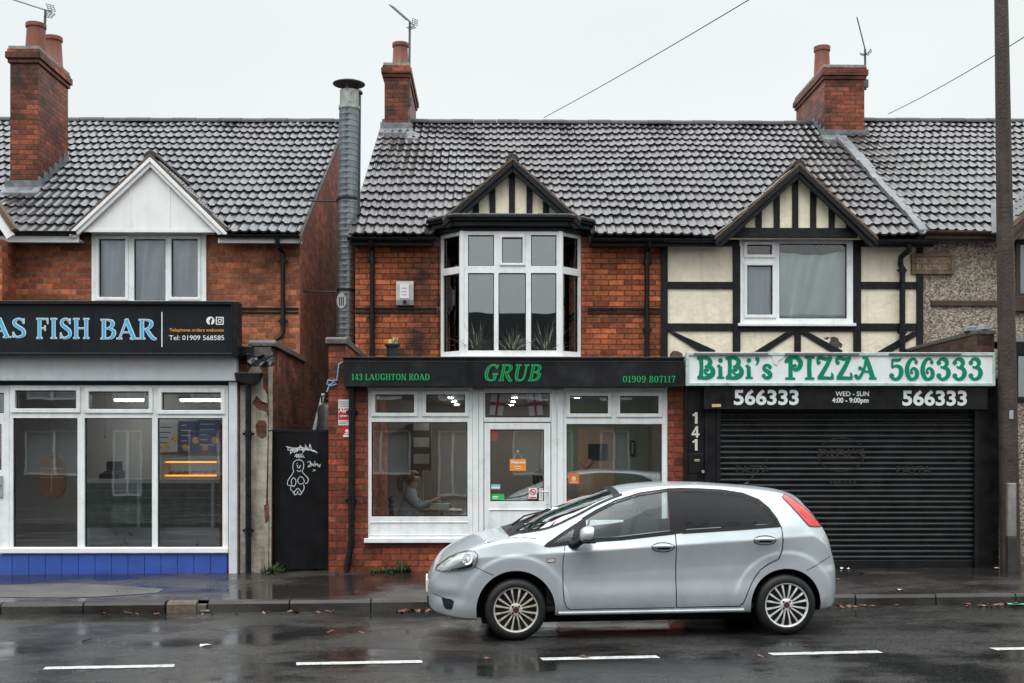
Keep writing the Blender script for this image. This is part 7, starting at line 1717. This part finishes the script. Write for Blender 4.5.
# people ------------------------------------------------------------------
def skinmesh(nodes, edges, sub=2, root=0):
    me = bpy.data.meshes.new('s'); me.from_pydata([n[0] for n in nodes], edges, []); o = bpy.data.objects.new('tmp_skin', me); COL.objects.link(o)
    sk = o.modifiers.new('k', 'SKIN'); sk.use_smooth_shade = True; sk.branch_smoothing = .4
    for i, n in enumerate(nodes):
        r = n[1]; me.skin_vertices[0].data[i].radius = (r, r) if not isinstance(r, tuple) else r
    me.skin_vertices[0].data[root].use_root = True
    sb = o.modifiers.new('s', 'SUBSURF'); sb.levels = sub; sb.render_levels = sub
    dg = bpy.context.evaluated_depsgraph_get(); dg.update(); r = bpy.data.meshes.new_from_object(o.evaluated_get(dg)); bpy.data.objects.remove(o); return r
SKIN = M('skin', (.52,.30,.22), .5, var=.06)
def seated(label, org, rz, top, legs, hairc, arms, ponytail=True, glasses=True):
    """figure sitting at the origin facing +x; floor at z = 0, seat at .47"""
    t = thing('person', label, 'person', org); M4 = Matrix.Translation(org) @ Matrix.Rotation(rz, 4, 'Z')
    def fin(me, nm, mat, **k): me.transform(M4); return link_mesh(nm, me, mat, t, smooth=True, **k)
    nodes = [((0,0,.56),.13), ((.02,0,.74),.115), ((.05,0,.92),.125), ((.07,0,1.02),.09), ((.085,0,1.075),.052), ((.10,0,1.135),.064), ((.112,0,1.20),.086), ((.108,0,1.26),.074)]
    edges = [(i, i+1) for i in range(7)]
    def add(co, r, p): nodes.append((co, r)); edges.append((p, len(nodes)-1)); return len(nodes)-1
    add((.203,0,1.178), .013, 6); add((.182,0,1.128), .022, 5); 
    for s in (-1, 1): add((.10, s*.090, 1.185), .012, 6)
    for s, (el, wr) in zip((-1, 1), arms):
        sh = add((.05, s*.155, .99), .058, 3); e = add(el, .043, sh); w = add(wr, .028, e); d = (Vector(wr)-Vector(el)).normalized(); pm = Vector(wr)+d*.06; sd = d.cross(Vector((0,0,1))).normalized()
        p = add(tuple(pm), (.034,.018), w)
        for k, (ln, of) in enumerate(((.066,-.027),(.075,-.009),(.070,.009),(.055,.026))):
            a = pm+sd*of+d*.03; b = a+d*ln*.5+Vector((0,0,-.008)); c = b+d*ln*.35+Vector((0,0,-.03))
            f0 = add(tuple(a), .0095, p); f1 = add(tuple(b), .0085, f0); add(tuple(c), .0075, f1)
        th = Vector(wr)+d*.03-sd*.03*s; f0 = add(tuple(th), .011, w); add(tuple(th+d*.035-sd*.02*s+Vector((0,0,.006))), .009, f0)
        hp = add((.06, s*.10, .54), .095, 0); kn = add((.46, s*.11, .54), .062, hp); an = add((.44, s*.11, .10), .042, kn); add((.58, s*.12, .045), .036, an)
    fin(skinmesh(nodes, edges), 'body', SKIN)
    n2 = [((0,0,.54),.145), ((.02,0,.74),.135), ((.05,0,.92),.142), ((.07,0,1.00),.128), ((.085,0,1.078),.074)]; e2 = [(i, i+1) for i in range(4)]
    for s, (el, wr) in zip((-1, 1), arms):
        n2.append(((.05, s*.155, .985), .086)); e2.append((3, len(n2)-1)); n2.append((el, .056)); e2.append((len(n2)-2, len(n2)-1)); q = Vector(el).lerp(Vector(wr), .5); n2.append((tuple(q+Vector((.005,0,.004))), .050)); e2.append((len(n2)-2, len(n2)-1)); n2.append((tuple(Vector(el).lerp(Vector(wr), .93)), .038)); e2.append((len(n2)-2, len(n2)-1))
    fin(skinmesh(n2, e2), 'jumper', top)
    n3 = [((0,0,.55),.14)]; e3 = []
    for s in (-1, 1):
        b = len(n3); n3 += [((.06, s*.10, .54), .105), ((.46, s*.11, .54), .075), ((.44, s*.11, .12), .058)]; e3 += [(0, b), (b, b+1), (b+1, b+2)]
    fin(skinmesh(n3, e3), 'trousers', legs)
    HR = M('hair_'+str(len(label)), hairc, .5, var=.3, scale=40)
    m = MB(); nu, nv = 20, 12
    P4 = lambda i, j: Vector((.092+.108*math.sin(math.pi*j/nv)*math.cos(2*math.pi*i/nu), .100*math.sin(math.pi*j/nv)*math.sin(2*math.pi*i/nu), 1.208+.114*math.cos(math.pi*j/nv)))
    for i in range(nu):
        for j in range(nv):
            q = [P4(i, j), P4(i, j+1), P4(i+1, j+1), P4(i+1, j)]; c = sum(q, Vector())/4
            if (c.x > .125 and c.z < 1.255) or (c.x > .07 and c.z < 1.17): continue
            m.face(q)
    if ponytail: m.tube([(0,0,1.235), (-.035,0,1.245), (-.075,0,1.20), (-.085,0,1.12), (-.07,0,1.04), (-.06,0,1.01)], [.03,.026,.042,.040,.026,.008], 12)
    else: m.tube([(.03,-.06,1.22), (.02,-.075,1.13), (.03,-.07,1.06)], [.035,.03,.012], 10); m.tube([(.03,.06,1.22), (.02,.075,1.13), (.03,.07,1.06)], [.035,.03,.012], 10)
    m.xform(M4); h_ = m.build('hair', HR, t, smooth=80); md = h_.modifiers.new('s', 'SOLIDIFY'); md.thickness = .012; md.offset = 0
    m = MB()
    for s in (-1, 1): m.lathe([(.001,0),(.010,.004),(.011,.010),(.006,.016)], (.176, s*.034, 1.205), 10, 'x')
    m.xform(M4); m.build('eyes', GAP, t, smooth=True)
    m = MB(); m.bar((.172,-.022,1.138), (.172,.022,1.138), .012, .010); m.xform(M4); m.build('mouth', M('lips', (.40,.13,.11), .5), t)
    if glasses:
        m = MB()
        for s in (-1, 1):
            pts = [(.205, s*.036+.030*math.cos(k*math.pi/6), 1.204+.024*math.sin(k*math.pi/6)) for k in range(13)]; m.tube(pts, .003, 5); m.tube([(.205, s*.066, 1.207), (.10, s*.096, 1.21)], .003, 5)
        m.xform(M4); m.build('glasses', TRIM, t)
    return t
SW = M('grey_jumper', (.27,.31,.36), .9, var=.08, scale=30); JN = M('dark_trousers', (.025,.028,.035), .9)
seated('woman with brown ponytail and glasses in grey jumper sitting at the café table', (wx-.02, wy, .165), 0, SW, JN, (.16,.065,.04), (((.20,-.24,.80), (.37,-.13,.89)), ((.20,.22,.80), (.37,.10,.86))))
seated('dark haired person in a dark top seated deep inside the right café window', (.62, 17.2, .165), 0, M('dark_top', (.05,.04,.04), .9), JN, (.02,.015,.012), (((.20,-.24,.80), (.40,-.10,.80)), ((.20,.24,.80), (.40,.10,.80))), False, False)

# upstairs bay: plants and boxes on the sill
PALELEAF = M('pale_leaf', (.42,.45,.32), .6, var=.5, scale=30)
LEAFM = M('leaf_green', (.06,.10,.045), .5, var=.5, scale=30)
def spiky(x, y, z, n, l, label, seed, nm='house_plant', cat='plant', group=None, pot=True, w=.012, mat=LEAFM, tilt=1.0):
    t = thing(nm, label, cat, (x, y, z), group); ra = random.Random(seed); m = MB(); zz = z+(.14 if pot else 0)
    for k in range(n):
        a = ra.uniform(0, 6.28); ln = l*ra.uniform(.5, 1.1); le = ra.uniform(.15, 1.0)*tilt; p = Vector((x+ra.uniform(-.03,.03)*(1 if pot else 2.5), y+ra.uniform(-.03,.03), zz)); d = Vector((math.cos(a)*le, math.sin(a)*le, 1)).normalized(); s = Vector((-math.sin(a), math.cos(a), 0)); last = None
        for j in range(5):
            q = p+d*ln*j/4+Vector((math.cos(a), math.sin(a), -1.1))*ln*.35*le*(j/4)**2; ww = w*(1-(j/4)**1.5*.92)
            if last: m.face([last[0], last[1], q+s*ww, q-s*ww])
            last = (q-s*ww, q+s*ww)
    m.build('leaves', mat, t)
    if pot: m = MB(); m.lathe([(.06,z),(.085,z+.14),(.075,z+.14),(.05,z+.10)], (x, y, 0), 16); m.build('pot', M('pot_'+str(seed), (.30,.28,.24), .6), t, smooth=True)
    return t
sz = 3.02; m = MB(); m.box(bl+.35, br-.35, BYF+.09, UY+.7, sz-.04, sz); m.build('window_board', UPVC2, grub)
for k, (px, n, l, lab) in enumerate(((478,90,.66,'spiky trailing plant at the left of the upstairs bay'),(513,90,.60,'spiky trailing plant in the middle of the upstairs bay'),(546,90,.68,'spiky trailing plant at the right of the upstairs bay'))):
    spiky(X_(px, 17.58), 17.58, sz, n, l, lab, 20+k, group='plants in the upstairs bay', mat=PALELEAF, tilt=1.0)
spiky(X_(487, 17.75), 17.75, sz+.30, 26, .40, 'taller leafy plant behind the sill in the upstairs bay', 31, w=.03, group='plants in the upstairs bay')
st_ = thing('plant_stand', 'low brown table in the upstairs bay', 'table', (.1, 18.0, 2.95)); m = MB(); m.box(-.25, .75, 17.70, 18.05, sz+.26, sz+.30); m.build('top', M('brown_table', (.36,.16,.08), .5), st_)
for a, b in ((-.22,17.73),(.72,17.73),(-.22,18.02),(.72,18.02)): m = MB(); m.box(a-.02, a+.02, b-.02, b+.02, sz-.06, sz+.259); m.build('leg', TRIM, st_)
for k, (px0, px1, h, c, lab) in enumerate(((484,491,.17,(.70,.68,.62),'pale box on the low table in the upstairs bay'),(509,514,.13,(.55,.56,.52),'grey tin on the low table in the upstairs bay'),(516,524,.15,(.75,.75,.70),'white carton on the low table in the upstairs bay'))):
    x0, x1 = X_(px0, 18), X_(px1, 18); t = thing('box', lab, 'box', (x0, 18, sz+.30)); m = MB(); m.box(x0, x1, 17.76, 17.89, sz+.301, sz+.30+h); m.build('carton', M('box_c%d' % k, c, .6), t, bev=.006); m = MB(); m.box(x0-.004, x1+.004, 17.756, 17.894, sz+.301+h, sz+.316+h); m.build('lid', M('box_l%d' % k, tuple(v*.7 for v in c), .6), t)

# ================================================================== weeds, leaves and litter
WEED = M('weed_green', (.055,.085,.030), .6, var=.5, scale=25)
def weed(px, py, n, l, lab, seed, Y=FY-.07):
    p = at(px, py, Y); return spiky(p.x, Y, pz(p.x, Y)-.005, n, l, lab, seed, 'weed_tuft', 'weed', 'weeds along the wall feet', False, .010, WEED, 1.5)
weed(270, 568, 70, .20, 'grass tuft at the foot of the crumbling pier', 41); weed(285, 568, 60, .15, 'low grass tuft between the pier and the gate', 42, FY+.15); weed(322, 568, 40, .13, 'small grass tuft at the right foot of the gate', 43, FY+.4)
weed(390, 570, 60, .15, 'low green weed under the left café window', 44); weed(404, 570, 70, .22, 'taller dry weed under the left café window', 45); weed(377, 570, 40, .11, 'small weed nearest the café drainpipe', 46)
lm = bpy.data.meshes.new('leaf'); bm = bmesh.new()
pts = [(-.05,0,0),(-.03,.022,.006),(0,.032,.012),(.03,.02,.004),(.055,0,.012),(.03,-.022,.010),(0,-.030,.004),(-.03,-.02,.010)]
c = bm.verts.new((0,0,.0)); vs_ = [bm.verts.new(p) for p in pts]
for k in range(8): bm.faces.new((c, vs_[k], vs_[(k+1) % 8]))
bm.to_mesh(lm); bm.free()
LM = [M('leaf_rust', (.13,.040,.022), .5, var=.3), M('leaf_brown', (.13,.065,.035), .5, var=.3), M('leaf_tan', (.20,.11,.06), .55, var=.3)]
lms = []
for k in LM: q = lm.copy(); q.materials.append(k); lms.append(q)
ra = random.Random(77); spots = []
for a, b, n in ((400,435,26),(200,330,12),(800,905,26),(960,1024,22),(100,160,6),(330,420,8)):
    for k in range(n): X = X_(ra.uniform(a, b), KY-.08); spots.append((X, KY-abs(ra.gauss(.06,.07))))
for k in range(14): X = ra.uniform(-4.5, 5.0); spots.append((X, ra.uniform(9.2, 12.4)))
for k in range(16): X = ra.uniform(-4.5, 6.0); spots.append((X, ra.uniform(KY+.2, FY-.15)))
for k, (X, Y) in enumerate(spots):
    o = bpy.data.objects.new('fallen_leaf', lms[ra.choice((0,0,1,1,2))]); COL.objects.link(o); s = ra.uniform(.55, 1.15)
    o.location = (X, Y, (pz(X, Y) if Y > KY+.13 else gz(X))+.006); o.rotation_euler = (ra.uniform(-.3,.3), ra.uniform(-.3,.3), ra.uniform(0, 6.28)); o.scale = (s, s*ra.uniform(.6,1), s)
    tag(o, 'fallen rusty brown autumn leaf lying in the wet street', 'leaf', 'fallen leaves')
def scrap(px, py, Y, w, d, mat, lab, nm='litter', cat='litter'):
    p = at(px, py, Y); z = (pz(p.x, Y) if Y > KY+.13 else gz(p.x)); ra = random.Random(int(px)); m = MB(); g_ = [[(p.x+w*(i/4-.5), Y+d*(j/3-.5), z+.004+ra.uniform(0,.022)) for i in range(5)] for j in range(4)]
    for j in range(3):
        for i in range(4): m.face([g_[j][i], g_[j][i+1], g_[j+1][i+1], g_[j+1][i]])
    o = m.build(nm, mat, None, (p.x, Y, z)); tag(o, lab, cat)
WS = M('paper_white', (.6,.6,.58), .6, var=.2, scale=30)
scrap(845, 565, FY-.14, .12, .06, WS, 'pale scrap of paper by the foot of the shutter'); scrap(900, 590.5, KY+.30, .07, .05, WS, 'small white scrap on the pavement edge right of the car'); scrap(1018, 600, KY-.12, .18, .12, M('crisp_packet', (.06,.35,.26), .3, var=.4, scale=20), 'crumpled green packet in the gutter at the right edge'); scrap(206, 643.5, 10.6, .10, .06, WS, 'white card lying on the wet road at the left')
scrap(1000, 562, FY-.25, .16, .06, WS, 'pale torn scrap at the foot of the wooden pole')
# broken kerb stone with rubble
bk = thing('broken_kerb', 'short broken kerb stone with a worn brown top', 'kerb stone', (X_(186, KY), KY, 0)); m = MB(); x0, x1 = X_(166, KY), X_(196, KY); m.prismx([(KY-.005,-.1),(KY,.09),(KY+.03,.125),(KY+.13,.128),(KY+.13,-.1)], x0, x1); n0 = 0
for k in range(len(m.v)): X, Y, Z = m.v[k]; m.v[k] = (X, Y, Z+gz(X))
m.build('stone', M('worn_kerb', (.105,.085,.062), .7, var=.45, scale=18, bump=.6), bk, bev=.02)
m = MB(); ra = random.Random(6)
for k in range(16): x = ra.uniform(x1+.01, x1+.16); r = ra.uniform(.012,.035); y = KY+ra.uniform(-.02,.09); m.lathe([(r*.6,gz(x)),(r,gz(x)+r*.5),(r*.4,gz(x)+r)], (x, y, 0), 6)
m.box(x1+.003, X_(205, KY), KY+.03, KY+.135, -.1, .055); m.build('rubble', M('rubble', (.09,.08,.07), .8, var=.5), bk)

# ================================================================== houses across the street, seen only as reflections
BRO = M('grey_render', (.055,.055,.053), .8, var=.2, scale=2)
lab = 'grey rendered terraced house across the street, mirrored in the shop windows'; SLATE = M('slate', (.014,.014,.016), .9, var=.3, scale=3, spec=.05)
oppo = None
for k in range(6):
    x0 = -16+k*5.4
    if oppo is None:
        t = oppo = thing('terraced_house', lab, 'house', (x0, -8.0, 0), 'houses across the street'); y = -8.0
        m = MB(); hs_ = [(x0+.5,x0+2.5,.9,2.4),(x0+3.4,x0+4.4,.2,2.4),(x0+.6,x0+2.2,3.4,4.7),(x0+3.4,x0+4.5,3.4,4.7)]
        m.plate((x0, x0+5.395, 0, 5.1), hs_, y, y-.25); m.box(x0, x0+5.39, y-8, y-7.9, 0, 5.1); m.build('wall', BRO, t)
        m = MB(); m.prismx([(y+.25,5.05),(y-4,7.3),(y-8.2,5.05),(y-8.2,4.95),(y-4,7.15),(y+.25,4.95)], x0, x0+5.395); rf = m.build('roof', SLATE, t)
        for h in hs_:
            m = MB(); cx = (h[0]+h[1])/2; m.plate(h, [(h[0]+.07, cx-.04, h[2]+.07, h[3]-.07), (cx+.04, h[1]-.07, h[2]+.07, h[3]-.07)], y-.08, y-.15); w = m.build('window', UPVC, t); m = MB(); m.box(h[0], h[1], y-.20, y-.19, h[2], h[3]); m.build('curtain', M('grey_net', (.30,.32,.33), .8), w)
    else:
        o = oppo.copy(); COL.objects.link(o); o.location = (x0, -8.0, 0)
        for ch in oppo.children:
            c = ch.copy(); COL.objects.link(c); c.parent = o
            for g_ in ch.children: d = g_.copy(); COL.objects.link(d); d.parent = c
